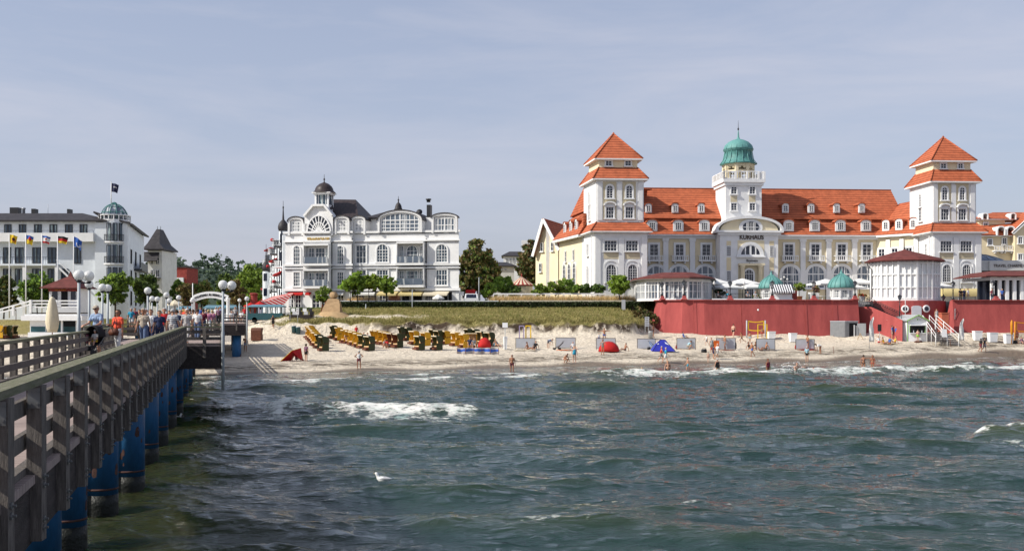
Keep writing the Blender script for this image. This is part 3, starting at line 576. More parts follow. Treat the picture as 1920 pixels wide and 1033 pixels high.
# mansard roof of the middle range
def poly(*a): return [(K.U(px, v), v, K.H(py, K.U(px, v), v)) for px, py, v in a]
mb = MB(); zf = K.H(409.5, 0, VF+1.7); zr = K.H(352.5, 0, VF+7.2)
uL, uR = K.U(1200, VF), K.U(1662, VF)
mb.rings([[(uL, VF-.55, eaveF+.06), (uR, VF-.55, eaveF+.06), (uR, VF+14.8, eaveF+.06), (uL, VF+14.8, eaveF+.06)], [(uL, VF+1.7, zf), (uR, VF+1.7, zf), (uR, VF+12.7, zf), (uL, VF+12.7, zf)]])
mb.rings([[(uL, VF+1.15, zf+.012), (K.U(1703, VF), VF+1.15, zf+.012), (K.U(1703, VF), VF+13.2, zf+.012), (uL, VF+13.2, zf+.012)], [(uL, VF+1.15, zf+.16), (K.U(1703, VF), VF+1.15, zf+.16), (K.U(1703, VF), VF+13.2, zf+.16), (uL, VF+13.2, zf+.16)],
          [(uL, VF+7.1, zr), (K.U(1670, VF+7.2), VF+7.1, zr), (K.U(1670, VF+7.2), VF+7.3, zr), (uL, VF+7.3, zr)]])
roof = mb.build('roof', M['roof_tile'], kur)
mb = MB(); mb.box(uL, K.U(1670, VF+7.2), VF+7.0, VF+7.4, zr+.002, zr+.14); mb.build('ridge', M['roof_tile'], roof)
def dormer(par, fr_, px, pya, pyb, v, w, depth, arch=.5, cols=2, rows=3):
    """small white dormer with a tiled hood; its window is a child"""
    u, z0 = fr_.P(px, pyb, v); z1 = fr_.H(pya, u, v); h = z1-z0
    b = MB(); b.arch(u, v, v+.2, z0, w, z0+h-w*.5*arch, w*.5*arch); d = b.build('dormer', M['white_plaster'], par)
    c = MB(); c.arch(u, v+.201, v+depth, z0, w-.1, z0+h-w*.5*arch-.02, w*.5*arch); c.arch(u, v-.16, v+depth, z0+h-w*.5*arch, w+.3, z0+h-w*.5*arch+.01, w*.5*arch+.16, 0, 10, .15); c.build('hood', M['roof_tile'], d)
    window(d, u, v, z0+h*.13, w*.62, h*.72, cols, rows, arch=arch*.9, trim=0, fr=.06, bar=.05)
for px in (1216, 1266, 1315, 1473, 1521, 1569, 1616): dormer(kur, K, px, 381.5, 399, VF+1.75, 1.1, 3.4)
for px in (1223, 1272, 1321, 1479, 1528, 1576, 1624): dormer(kur, K, px, 412.5, 433.5, VF-.2, 1.7, 3., .45, 3, 3)
# central lantern tower
T = MB(); v0 = 11.6; a, b_ = K.U(1360.5, v0), K.U(1428, v0); zt = K.H(342, a, v0); zb = K.H(398, a, v0); T.box(a, b_, v0, v0+6.2, zb-2, zt)
tower = T.build('lantern_tower', M['white_plaster'], kur)
b = MB(); b.box(a-.5, b_+.5, v0-.5, v0+6.7, zt+.002, zt+.5); b.box(a-.25, b_+.25, v0-.25, v0+6.45, zt-.5, zt-.002); b.build('cornice', M['white_plaster'], tower)
b = MB(); zz = zt+.5; h = 1.25
for (xa, ya, xb, yb) in ((a-.35, v0-.35, b_+.35, v0-.35), (a-.35, v0+6.5, b_+.35, v0+6.5), (a-.35, v0-.35, a-.35, v0+6.5), (b_+.35, v0-.35, b_+.35, v0+6.5)):
    for z in (.1, h): b.bar((xa, ya, zz+z), (xb, yb, zz+z), .12, .12)
    for i in range(15): f = i/14; x, y = xa+(xb-xa)*f, ya+(yb-ya)*f; wd = .3 if i % 4 == 0 else .09; b.bar((x, y, zz), (x, y, zz+h), wd, wd)
b.build('balustrade', M['white_paint'], tower)
for px in (1376, 1410.5):
    for ya, yb in ((350, 364), (381, 395)): winp(K, tower, px-5.5, ya, px+5.5, yb, v0, 2, 3, trim=.12)
    b = MB(); boxp(b, K, px-6, 367.5, px+6, 379, v0-.03, v0-.001); b.build('panel', M['beige_panel'], tower)
cxl = (a+b_)/2; cyl = v0+3.1; zl = zz; zl2 = K.H(309, cxl, cyl); R8 = 2.35
b = MB()
for i in range(8):
    an = pi/8+i*pi/4; an2 = an+pi/4; p, q = (cxl+R8*cos(an), cyl+R8*sin(an)), (cxl+R8*cos(an2), cyl+R8*sin(an2))
    b.bar((p[0], p[1], zl), (p[0], p[1], zl2), .5, .5); b.bar((p[0], p[1], zl2-.25), (q[0], q[1], zl2-.25), .4, .5); b.bar((p[0], p[1], zl+1.6), (q[0], q[1], zl+1.6), .2, .3)
    for f in (.24, .5, .76): b.bar((p[0]+(q[0]-p[0])*f, p[1]+(q[1]-p[1])*f, zl2-.5-.5*abs(f-.5)*2), (p[0]+(q[0]-p[0])*f, p[1]+(q[1]-p[1])*f, zl2-.4), .5, .3)
b.lathe((cxl, cyl, zl), [(.7, 0), (.7, zl2-zl)], 10); b.build('belvedere', M['pale_yellow'], tower)
b = MB(); hb = K.H(284, cxl, cyl)-zl2; ht = K.H(263, cxl, cyl)-zl2
b.lathe((cxl, cyl, zl2), [(3.05, 0), (2.75, .25), (2.5, .7), (2.3, hb*.55), (2.22, hb*.95), (2.4, hb), (2.42, hb+.12)], 24); b.build('dome_skirt', M['copper_dark'], tower)
b = MB(); b.lathe((cxl, cyl, zl2+hb+.122), [(2.45, 0), (2.38, .3), (2.2, (ht-hb)*.45), (1.7, (ht-hb)*.72), (.95, (ht-hb)*.92), (.3, (ht-hb)*1.02), (.16, (ht-hb)*1.2), (.1, (ht-hb)*1.6), (.03, (ht-hb)*1.9)], 24); b.build('dome', M['copper_green'], tower)
b = MB()
for i in range(16):
    an = i*pi/8; pr = [(3.07, 0), (2.53, .7), (2.25, hb*.95)]; b.tube([(cxl+r*cos(an), cyl+r*sin(an), zl2+z) for r, z in pr], .05, 5)
    pr = [(2.47, .13), (2.22, (ht-hb)*.45), (1.72, (ht-hb)*.72), (.97, (ht-hb)*.92)]; b.tube([(cxl+r*cos(an), cyl+r*sin(an), zl2+hb+z+.02) for r, z in pr], .05, 5)
b.build('seam_ribs', M['copper_green'], tower)
b = MB(); zf_ = zl2+hb+(ht-hb)*1.9; b.lathe((cxl, cyl, zf_-.1), [(.06, 0), (.16, .25), (.05, .5), (.03, 1.2), (.015, 1.7)], 8); b.build('finial', M['iron_black'], tower)
# central portal with segmental gable
VP = 10.2; PP = MB(); ua, ub = K.U(1350, VP), K.U(1459, VP); zc = K.H(436, ua, VP); PP.box(ua, ub, VP, VF-.002, -.5, zc); portal = PP.build('portal', M['white_plaster'], kur)
b = MB(); b.box(ua-.75, ub+.75, VP-.6, VF-.01, zc+.002, zc+.34); b.box(ua-.4, ub+.4, VP-.3, VP-.002, zc-.4, zc); b.build('cornice', M['white_plaster'], portal)
ug = (ua+ub)/2; zg = K.H(407, ug, VP)-zc-.34
b = MB(); b.arch(ug, VP-.1, VF+3, zc+.342, ub-ua-.1, zc+.4, zg-.25, 0, 18); b.build('gable', M['pale_yellow'], portal)
b = MB(); b.arch(ug, VP-.55, VP-.1, zc+.343, ub-ua+1.5, zc+.5, zg, 0, 18, .42); b.arch(ug, VP-.099, VF+3.2, zc+.343, ub-ua+1.2, zc+.5, zg-.05, 0, 18, .3); b.build('gable_moulding', M['white_plaster'], portal)
uo, zo = K.P(1407, 426.5, VP); b = MB(); b.lathe((0, 0, 0), [(1.55, 0), (1.55, .14)], 24, 0, False, sx=1.25)
me = b.mesh('oval_surround', [M['white_plaster']]); me.transform(Matrix.Rotation(pi/2, 4, 'X')); me.transform(Matrix.Scale(.86, 4, Vector((0, 0, 1)))); put('oval_surround', me, portal, (uo, VP-.101, zo))
b = MB(); b.lathe((0, 0, 0), [(1.0, 0), (1.0, .05)], 24, 0, False, sx=1.35); me = b.mesh('oval_window', [M['glass_dark']]); me.transform(Matrix.Rotation(pi/2, 4, 'X')); me.transform(Matrix.Scale(.92, 4, Vector((0, 0, 1)))); ow = put('oval_window', me, portal, (uo, VP-.245, zo))
b = MB()
for x in (-.7, -.35, 0, .35, .7): b.box(x-.035, x+.035, -.1, -.052, -.85, .85)
b.box(-1.3, 1.3, -.09, -.052, -.04, .04); b.box(-.55, -.47, -.12, -.052, -.85, .85); b.box(.47, .55, -.12, -.052, -.85, .85); b.build('frame', M['white_paint'], ow)
sign_text('lettering', 'KURHAUS', 1.05, M['letter_dark'], portal, (K.U(1409, VP), VP-.08, K.H(443.5, 0, VP)), width=3.95, bold=.03)
sign_text('small_lettering', 'Business\nSuite', .55, M['letter_dark'], portal, (K.U(1410, VP), VP-.06, K.H(491, 0, VP)))
for px in (1366.5, 1447): 
    for ya, yb in ((462, 480), (508, 526)): winp(K, portal, px-3.6, ya, px+3.6, yb, VP, 3, 5, trim=.0, fr=.05, bar=.04)
    for ya, yb in ((452, 460.5), (483, 507)): b = MB(); boxp(b, K, px-4.2, ya, px+4.2, yb, VP-.03, VP-.001); b.build('panel', M['yellow_plaster'], portal)
u, z0 = K.P(1407, 479, VP); z1 = K.H(459.5, u, VP)
b = MB(); boxp(b, K, 1383, 451, 1433, 480, VP-.02, VP-.001); b.build('panel', M['pale_yellow'], portal)
window(portal, u, VP-.022, z0, 3.4, z1-z0, 4, 1, arch=1, trim=.5, fr=.12, bar=.18)
b = MB(); b.box(u-2.4, u+2.4, VP-.55, VP-.03, z0-.34, z0-.17); b.build('ledge', M['white_plaster'], portal)
b = MB(); u0, u1 = K.U(1384, VP), K.U(1432, VP); zt_ = K.H(498, u0, VP); b.box(u0, u1, VP-.05, VP-.001, 0, zt_); b.build('porch_back', M['beige_panel'], portal)
b = MB(); b.box(u0, u1, VP-.75, VP-.052, zt_+.002, zt_+.35)
for px in (1391, 1424): b.lathe((K.U(px, VP), VP-.45, 0), [(.4, 0), (.36, .3), (.32, zt_-.4), (.42, zt_-.2), (.45, zt_)], 14)
b.build('porch', M['pale_yellow'], portal)
window(portal, K.U(1404, VP), VP-.052, .4, 1.5, K.H(504, 0, VP)-.4, 4, 3, arch=1, trim=.2, fr=.07)
# towers: lower block, tiled skirt, white shaft, second skirt, attic, pyramid
def ring(pl_, z): return [(x, y, z) for x, y in pl_]
def big_tower(name, FD, xF, lowF, side_b, rows_):
    d0 = FD-160.                                         # front plane in hotel coordinates
    fl, fr2 = K.U(lowF[0], d0), K.U(lowF[1], d0); zE = K.H(rows_['eave'], fl, d0)
    bl2 = (K.U(side_b[0], d0+side_b[1]), d0+side_b[1]); low = [(fl, d0), (fr2, d0), (fr2, d0+VF+1), (bl2[0]+.5, d0+VF+1), bl2]
    low = [(fl, d0), (fr2, d0), (fr2, d0+VF+.7), (bl2[0], d0+VF+.7), bl2]
    blk = MB(); blk.prism(low, -.5, zE-.002); tw = blk.build('tower', M['white_plaster'], kur)
    # skirt roof
    a, c = K.U(xF[0], d0+.8), K.U(xF[1], d0+.8); bk = d0+9.2; ab = K.U(xF[2], bk-1.2); zS = K.H(rows_['skirt_top'], a, d0+.8)
    e = .7; base = [(fl-e, d0-e), (fr2+e, d0-e), (fr2+e, bk+1.5), (bl2[0]-e*1.2, bk+1.5)]; top = [(a, d0+.8), (c, d0+.8), (c, bk), (ab, bk)]
    s = MB(); s.rings([ring(base, zE+.26), ring(top, zS)]); s.build('skirt_roof', M['roof_tile'], tw)
    b = MB(); b.prism(base, zE+.1, zE+.258); b.prism([(fl-.4, d0-.4), (fr2+.4, d0-.4), (fr2+.4, bk+1), (bl2[0]-.6, bk+1)], zE, zE+.098); b.build('eaves', M['white_plaster'], tw)
    z2 = K.H(rows_['eave2'], a, d0+.8); b = MB(); b.prism(top, zS-1.5, z2); sh = b.build('tower_shaft', M['white_plaster'], tw)
    base2 = [(a-.62, d0+.15), (c+.62, d0+.15), (c+.62, bk+.65), (ab-.62, bk+.65)]; i2 = 1.0
    a3, c3 = K.U(rows_['box'][0], d0+1.9), K.U(rows_['box'][1], d0+1.9); ab3 = K.U(rows_['box'][2], bk-2); top2 = [(a3, d0+1.9), (c3, d0+1.9), (c3, bk-1), (ab3, bk-1)]; z3 = K.H(rows_['box_bot'], a3, d0+1.9)
    s = MB(); s.rings([ring(base2, z2+.2), ring(top2, z3)]); s.build('upper_skirt_roof', M['roof_tile'], tw)
    b = MB(); b.prism(base2, z2+.002, z2+.198); b.build('upper_eaves', M['white_plaster'], tw)
    z4 = K.H(rows_['box_top'], a3, d0+1.9); b = MB(); b.prism(top2, z3-.8, z4); at_ = b.build('attic', M['pale_yellow'], tw)
    e = .72; base3 = [(a3-e, d0+1.9-e), (c3+e, d0+1.9-e), (c3+e, bk-1+e), (ab3-e, bk-1+e)]; ax = K.U(rows_['apex'][0], d0+5.5); az = K.H(rows_['apex'][1], ax, d0+5.5); ay = d0+5.6
    b = MB(); b.prism(base3, z4+.002, z4+.2); b.build('attic_eaves', M['white_plaster'], at_)
    s = MB(); s.rings([ring(base3, z4+.202), [(ax-.03, ay-.03, az), (ax+.03, ay-.03, az), (ax+.03, ay+.03, az), (ax-.03, ay+.03, az)]]); pr = s.build('pyramid_roof', M['roof_tile'], tw)
    b = MB()
    for p in base3: b.tube([(p[0], p[1], z4+.24), (ax, ay, az)], .13, 6)
    b.lathe((ax, ay, az-.2), [(.16, 0), (.2, .2), (.05, .45)], 8); b.build('hip_tiles', M['roof_tile'], pr)
    b = MB()
    for p, q in zip(base, top): b.tube([(p[0], p[1], zE+.3), (q[0], q[1], zS)], .13, 6)
    for p, q in zip(base2, top2): b.tube([(p[0], p[1], z2+.24), (q[0], q[1], z3)], .13, 6)
    b.build('hip_tiles', M['roof_tile'], tw)
    return tw, sh, at_, d0, low, top, zE, zS, z2
for side in (0, 1):
    if side == 0:
        tw, sh, at_, d0, low, topq, zE, zS, z2 = big_tower('t', 160, (1118, 1207, 1096.5), (1114.5, 1214), (1091.5, 8.), dict(eave=437, skirt_top=416.5, eave2=338, box=(1122.5, 1195, 1106), box_bot=314, box_top=300.5, apex=(1150.5, 251)))
        wu = ((1137.5, 1149), (1174, 1185.5)); wl = ((1133, 1156.5), (1173, 1196)); wa = ((1136.5, 1155.5), (1177, 1195)); wb = ((1135.5, 1147), (1172, 1183)); dx, dy = 0, 0
    else:
        tw, sh, at_, d0, low, topq, zE, zS, z2 = big_tower('t', 160.3, (1748.5, 1830, 1712), (1749.5, 1840.5), (1726, 6.), dict(eave=438, skirt_top=418, eave2=343, box=(1750, 1819.5, 1722), box_bot=318, box_top=304.5, apex=(1769, 257.5)))
        wu = ((1766, 1776), (1799, 1808.5)); wl = ((1762.7, 1784), (1800, 1821.5)); wa = ((1767, 1783), (1804, 1820)); wb = ((1763.6, 1773.5), (1796, 1805)); dx, dy = 0, 3.5
    vs = d0+.8
    for (p, q) in wu:
        b = MB(); boxp(b, K, (p+q)/2-12.5, 341+dy, (p+q)/2+12.5, 412+dy, vs-.04, vs-.001); b.build('panel', M['beige_panel'], sh)
        winp(K, sh, p, 348+dy, q, 372+dy, vs-.042, 2, 4, arch=1, trim=.22, fr=.06)
        m_ = (p+q)/2; winp(K, sh, m_-7, 388.5+dy, m_+7, 409.5+dy, vs-.042, 3, 3, trim=.2, fr=.06)
        b = MB(); u, z = K.P(m_, 386+dy, vs); b.arch(u, vs-.5, vs-.043, z, 1.9, z+.1, .55, 0, 10, .2); b.arch(u, vs-.12, vs-.043, z, 1.7, z+.1, .45); b.build('window_hood', M['white_plaster'], sh)
    for p, q in wl: winp(K, tw, p, 451+dy*.3, q, 471+dy*.3, d0, 4, 3, trim=.14, fr=.07)
    for p, q in wa:
        m_ = (p+q)/2
        b = MB(); boxp(b, K, m_-14, 474, m_+14, 485.5, d0-.03, d0-.001); b.build('panel', M['beige_panel'], tw)
        u, z0 = K.P(m_, 541, d0); z1 = K.H(487.5, u, d0); b = MB(); b.arch(u, d0-.12, d0-.001, z0, 2.3, z1-.95, .95, 0, 10, .2); b.build('arch_band', M['white_plaster'], tw)
        winp(K, tw, p, 496, q, 529, d0, 4, 5, arch=1, trim=.16, fr=.07)
    for p, q in wb: winp(K, at_, p, 302+dy*1.4, q, 311.5+dy*1.4, d0+1.9, 2, 2, trim=.16, fr=.06)
    # the shaded pilasters that divide the white fronts
    for m_ in ((1125, 1162, 1201) if side == 0 else (1754.5, 1788.5, 1824)):
        b = MB(); boxp(b, K, m_-4.2, 343+dy, m_+4.2, 413+dy, vs-.16, vs-.001); b.build('pilaster', M['white_plaster'], sh)
    for m_ in ((1121, 1165, 1208) if side == 0 else (1756, 1792.5, 1834)):
        b = MB(); u0 = K.U(m_-5, d0); u1 = K.U(m_+5, d0); b.box(u0, u1, d0-.14, d0-.001, -.4, zE-.55); b.build('pilaster', M['white_plaster'], tw)
    # side faces towards the sun
    A, B = Vector(topq[0]), Vector(topq[3]); ang = atan2(A.y-B.y, A.x-B.x); mid = A.lerp(B, .5); nrm = Vector((sin(ang), -cos(ang)))
    for z0, h, w, ar in ((zS+.6, 2.1, 1.0, 0), (z2-3.3, 2.0, .8, 1)): q = mid+nrm*.02; window(sh, q.x, q.y, z0, w, h, 2, 4, rz=ang, arch=ar, trim=.2, fr=.06)
    A2, B2_ = Vector(low[0]), Vector(low[4]); ang = atan2(A2.y-B2_.y, A2.x-B2_.x); nrm = Vector((sin(ang), -cos(ang))); q = A2.lerp(B2_, .5)+nrm*.02
    window(tw, q.x, q.y, 2.4, .9, 3.2, 2, 5, rz=ang, arch=1, trim=.25, fr=.06); window(tw, q.x, q.y, zE-3.2, .9, 1.7, 2, 3, rz=ang, trim=.14, fr=.06)
    b = MB(); b.bar((A2.x+nrm.x*.1-.25, A2.y+nrm.y*.1+.5, -.4), (A2.x+nrm.x*.1-.25, A2.y+nrm.y*.1+.5, zE-.3), .12, .12); b.build('downpipe', M['white_paint'], tw)
# left flank wing running back from the left tower
A, B = (K.U(1091.2, 8.02), 8.02), (K.U(1048.5, 21), 21.); C = (K.U(1207, 21), 21.)
zw = K.H(441, A[0], 8)-.2; b = MB(); b.prism([A, (K.U(1207, 13), 13.75), C, B], -.5, zw); wing = b.build('flank_wing', M['pale_yellow'], kur)
ang = atan2(A[1]-B[1], A[0]-B[0]); nrm = Vector((sin(ang), -cos(ang))); Av, Bv = Vector(A), Vector(B)
for f in (.30, .52, .74): q = Av.lerp(Bv, f)+nrm*.02; window(wing, q.x, q.y, 2.2, 1.6, 4.2, 2, 4, rz=ang, arch=1, trim=.22, fr=.08)
for f in (.33, .68): q = Av.lerp(Bv, f)+nrm*.02; window(wing, q.x, q.y, zw-3.6, .8, 1.7, 1, 2, rz=ang, trim=.12, fr=.06)
e0, e1 = Av.lerp(Bv, -.12)+nrm*1.0, Av.lerp(Bv, 1.08)+nrm*1.0; f0, f1 = Av.lerp(Bv, -.05)-nrm*1.6, Av.lerp(Bv, .92)-nrm*1.9; zfold = K.H(404, 0, 15); zrid = K.H(352, 0, 16)
rg0 = (K.U(1097, 14), 14.); rg1 = (K.U(1094, 17), 17.)
b = MB(); b.slab([(e0.x, e0.y, zw+.25), (e1.x, e1.y, zw+.25), (f1.x, f1.y, zfold), (f0.x, f0.y, zfold+.3)], .2); b.slab([(f0.x+nrm.x*.3, f0.y, zfold+.5), (f1.x+nrm.x*.3, f1.y, zfold+.2), (rg1[0], rg1[1], zrid), (rg0[0], rg0[1], zrid)], .2)
b.slab([(e1.x, e1.y, zw+.25), (C[0], C[1]+1, zw+.25), (C[0], C[1]-1, zfold), (f1.x, f1.y, zfold)], .2); b.slab([(f1.x, f1.y, zfold+.2), (C[0], C[1], zfold), (C[0], 18, zrid-.1), (rg1[0], rg1[1], zrid)], .2); b.slab([(rg0[0], rg0[1], zrid), (rg1[0], rg1[1], zrid), (C[0], 18, zrid), (C[0], 14, zrid-.3)], .2)
b.prism([(e0.x+.8, e0.y+.6), (C[0]-.6, 14.6), (C[0]-.6, 19), (f1.x+.6, f1.y-.4)], zw-.2, zfold-.4)
b.build('flank_roof', M['roof_tile'], wing)
b = MB(); p, q = Av.lerp(Bv, -.1)+nrm*.75, Av.lerp(Bv, 1.05)+nrm*.75; b.bar((p.x, p.y, zw+.02), (q.x, q.y, zw+.02), .6, .35); b.build('eaves', M['white_plaster'], wing)
for f in (.16, .40, .66):
    q = Av.lerp(Bv, f)+nrm*.35; d = thing('dormer', None, None, (q.x, q.y, zw+1.0), ang); d.parent = wing
    b = MB(); b.arch(0, 0, .2, 0, 1.3, 1.6, .35); b.build('dormer_front', M['white_plaster'], d); b = MB(); b.arch(0, .201, 2.6, -.6, 1.2, 1.55, .35); b.arch(0, -.12, 2.4, 1.5, 1.6, 1.6, .45, 0, 10, .1); b.build('hood', M['roof_tile'], d); window(d, 0, 0, .3, .75, 1.4, 2, 3, arch=.6, trim=0, fr=.06)
# right wing between the middle range and the right tower
A, B = (K.U(1644, 12.9), 12.9), (K.U(1727, 6.6), 6.6); zA = K.H(445, A[0], 12.9)
b = MB(); b.prism([A, B, (B[0]+1, 20), (A[0], 20)], -.5, zA-.1); wing = b.build('connecting_wing', M['pale_yellow'], kur); Av, Bv = Vector(A), Vector(B); ang = atan2(B[1]-A[1], B[0]-A[0]); nrm = Vector((sin(ang), -cos(ang)))
for f in (.12, .42, .74): q = Av.lerp(Bv, f)+nrm*.02; window(wing, q.x, q.y, zA-4.3, 1.1, 2.3, 2, 4, rz=ang, trim=.2); q2 = Av.lerp(Bv, f-.13 if f > .2 else f+.16)
for f in (.27, .58, .9):
    q = Av.lerp(Bv, f); b = MB(); b.bar((q.x+nrm.x*.08, q.y+nrm.y*.08, -.4), (q.x+nrm.x*.08, q.y+nrm.y*.08, zA-.5), .7, .3, up=(nrm.x, nrm.y, 0)); b.build('pilaster', M['white_plaster'], wing)
b = MB(); p, q = Av.lerp(Bv, -.02)+nrm*.4, Av.lerp(Bv, 1.05)+nrm*.4; b.bar((p.x, p.y, zA+.08), (q.x, q.y, zA+.08), .75, .32); b.build('eaves', M['white_plaster'], wing)
zR = K.H(376.5, 0, 16); b = MB(); p, q = Av+nrm*.8, Av.lerp(Bv, 1.08)+nrm*.8
b.slab([(p.x, p.y, zA+.25), (q.x, q.y, zA+.25), (K.U(1716, 12), 12., zR), (K.U(1689, 16.5), 16.5, zR)], .25); b.slab([(p.x, p.y, zA+.25), (K.U(1689, 16.5), 16.5, zR), (p.x, 22, zA+.25)], .25); b.slab([(K.U(1689, 16.5), 16.5, zR), (K.U(1716, 12), 12., zR), (K.U(1716, 12), 22, zA), (p.x, 22, zA)], .25)
b.build('wing_roof', M['roof_tile'], wing)
for f in (.22, .52, .84):
    q = Av.lerp(Bv, f)+nrm*.2; d = thing('dormer', None, None, (q.x, q.y, zA+.95), ang); d.parent = wing
    b = MB(); b.arch(0, 0, .2, 0, 1.25, 1.45, .35); b.build('dormer_front', M['white_plaster'], d); b = MB(); b.arch(0, .201, 2.4, -.5, 1.15, 1.4, .35); b.arch(0, -.12, 2.2, 1.4, 1.5, 1.5, .42, 0, 10, .1); b.build('hood', M['roof_tile'], d); window(d, 0, 0, .3, .7, 1.25, 2, 3, arch=.6, trim=0, fr=.06)
for pxc in (1779, 1816):
    b = MB(); u0, z1 = K.P(pxc-16, 541, .3); u1 = K.U(pxc+16, .3); rs = []
    for x in (u0, u1): rs.append([(x, .25, z1)]+[(x, .25-1.1*sin(a), z1-.95+.95*cos(a)) for a in np.linspace(.15, pi/2, 6)]+[(x, -.85, z1-1.2), (x, -.75, z1-1.2), (x, .25, z1-1.2)])
    b.rings(rs); aw = b.build('awning', M['cloth_yellow'], kur)

# gabled house tucked behind the left flank
G = Fr(1004, 186, 0, 6.0); gab = G.root('gabled_wing', 'pale yellow gabled house with steep orange roof left of the long hotel', 'house')
def gp(px, py, d): return (X(px, d)-G.O[0], d-G.O[1], Z(py, d)-6.0)
f_ = [gp(1004, 575, 186), gp(1046.5, 575, 182), gp(1046.5, 462, 182), gp(1021, 412.5, 184.5), gp(1004.5, 470, 186)]; bk = [(p[0]+5, p[1]+16, p[2]) for p in f_]
b = MB(); b.rings([f_, bk]); b.build('wall', M['pale_yellow'], gab)
b = MB(); ap, rt, lf = Vector(f_[3]), Vector(f_[2]), Vector(f_[4]); sh_ = Vector((5, 16, 0)); up = Vector((0, 0, .25)); ov = Vector((-.25, -.8, 0))
b.slab([ap+up+ov, rt+(rt-ap)*.16+up+ov, rt+(rt-ap)*.16+up+sh_, ap+up+sh_], .22); b.slab([lf+(lf-ap)*.2+up+ov, ap+up+ov, ap+up+sh_, lf+(lf-ap)*.2+up+sh_], .22); b.build('roof', M['roof_tile'], gab)
b = MB()
for e in (rt+(rt-ap)*.16, lf+(lf-ap)*.2): b.bar(ap+ov*1.2+Vector((0, 0, .02)), e+ov*1.2+Vector((0, 0, .02)), .15, .55)
b.bar(Vector(f_[0]).lerp(Vector(f_[1]), .55)+Vector((0, -.15, 0)), Vector(f_[0]).lerp(Vector(f_[1]), .55)+Vector((0, -.15, ap.z-2.2)), .6, .2); b.build('bargeboard', M['white_plaster'], gab)
an = atan2(f_[1][1]-f_[0][1], f_[1][0]-f_[0][0])
for f, z in ((.22, 3), (.22, 6.5), (.3, 10), (.75, 10), (.86, 3.4)): q = Vector(f_[0]).lerp(Vector(f_[1]), f); window(gab, q.x, q.y-.03, z, .5, 1.4, 1, 2, rz=an, trim=.08, fr=.05)

# ================================================================== terrace, red sea wall, pavilions
tx0, tx1 = X(1232, 144), X(1990, 150)
TZ = 6.98
def wallpts(d_off, bulge=0):
    pts = [(X(1231, 150), 150.), (X(1229.5, 146.5), 146.5), (X(1234, 143.6), 143.6), (X(1250, 141.8), 141.8), (X(1280, 140.6), 140.6), (X(1320, 140), 140.), (X(1460, 140), 140.), (X(1609, 140.5), 140.5)]
    return pts
def battered(name, pts, zb, zt, batter, thick, m, root, back=None):
    """wall with a sloping face along a line of plan points"""
    n_ = len(pts); b = MB(); P_ = [Vector(p) for p in pts]; nr = []
    for i in range(n_):
        d = (P_[min(i+1, n_-1)]-P_[max(i-1, 0)]).normalized(); nr.append(Vector((d.y, -d.x)))
    o = Vector(root.location[:2])
    rs = [[tuple(P_[i]+nr[i]*batter-o)+(zb,), tuple(P_[i]-o)+(zt,), tuple(P_[i]-nr[i]*thick-o)+(zt,), tuple(P_[i]-nr[i]*thick-o)+(zb,)] for i in range(n_)]
    b.rings(rs); return b.build(name, m, root)
wl = thing('sea_wall', 'long curved red rendered sea wall below the glass pavilion and terrace', 'wall', (X(1400, 140), 140, 0)); battered('wall_face', wallpts(0), 1.2, TZ, .95, .6, M['red_wall'], wl)
o = wl.location
b = MB(); P_ = [Vector(p) for p in wallpts(0)]
for p, q in zip(P_[:-1], P_[1:]): b.bar((p.x-o.x, p.y-o.y+.15, TZ+.06), (q.x-o.x, q.y-o.y+.15, TZ+.06), .9, .1)
b.build('coping', M['red_wall'], wl)
for px in (1300, 1389, 1508, 1560): b = MB(); b.bar((X(px, 140)-o.x, -.004, TZ), (X(px, 140)-o.x, -.93, 1.4), .05, .03, up=(0, -1, .1)); b.build('joint', M['brick_red'], wl)
for px in (1242, 1283, 1369, 1448, 1526, 1603):
    d = 141.9 if px == 1242 else 140.35; x = X(px, d)-o.x; b = MB(); b.lathe((x, d-o.y, TZ+.112), [(.55, 0), (.52, .12), (.34, .2), (.3, .5), (.05, .52)], 4, 0, False, pi/4, pi/4+2*pi); b.build('pier_cap', M['red_wall'], wl)
w2 = thing('sea_wall', 'straight red sea wall right of the wooden steps, half in tower shadow', 'wall', (X(1850, 143), 143, 0)); battered('wall_face', [(X(1781, 150), 150.), (X(1781, 143.6), 143.6), (X(1786, 143), 143.), (X(2010, 143), 143.)], 1.2, TZ, 1.0, .6, M['red_wall'], w2)
b = MB(); b.bar((X(1786, 143)-w2.location.x, .15, TZ+.06), (X(2010, 143)-w2.location.x, .15, TZ+.06), .9, .1); b.build('coping', M['red_wall'], w2)
for px in (1868, 1963):
    b = MB(); b.lathe((X(px, 143.3)-w2.location.x, .35, TZ+.112), [(.6, 0), (.56, .12), (.36, .22), (.32, .5), (.05, .52)], 4, 0, False, pi/4, pi/4+2*pi); b.build('pier_cap', M['red_wall'], w2)
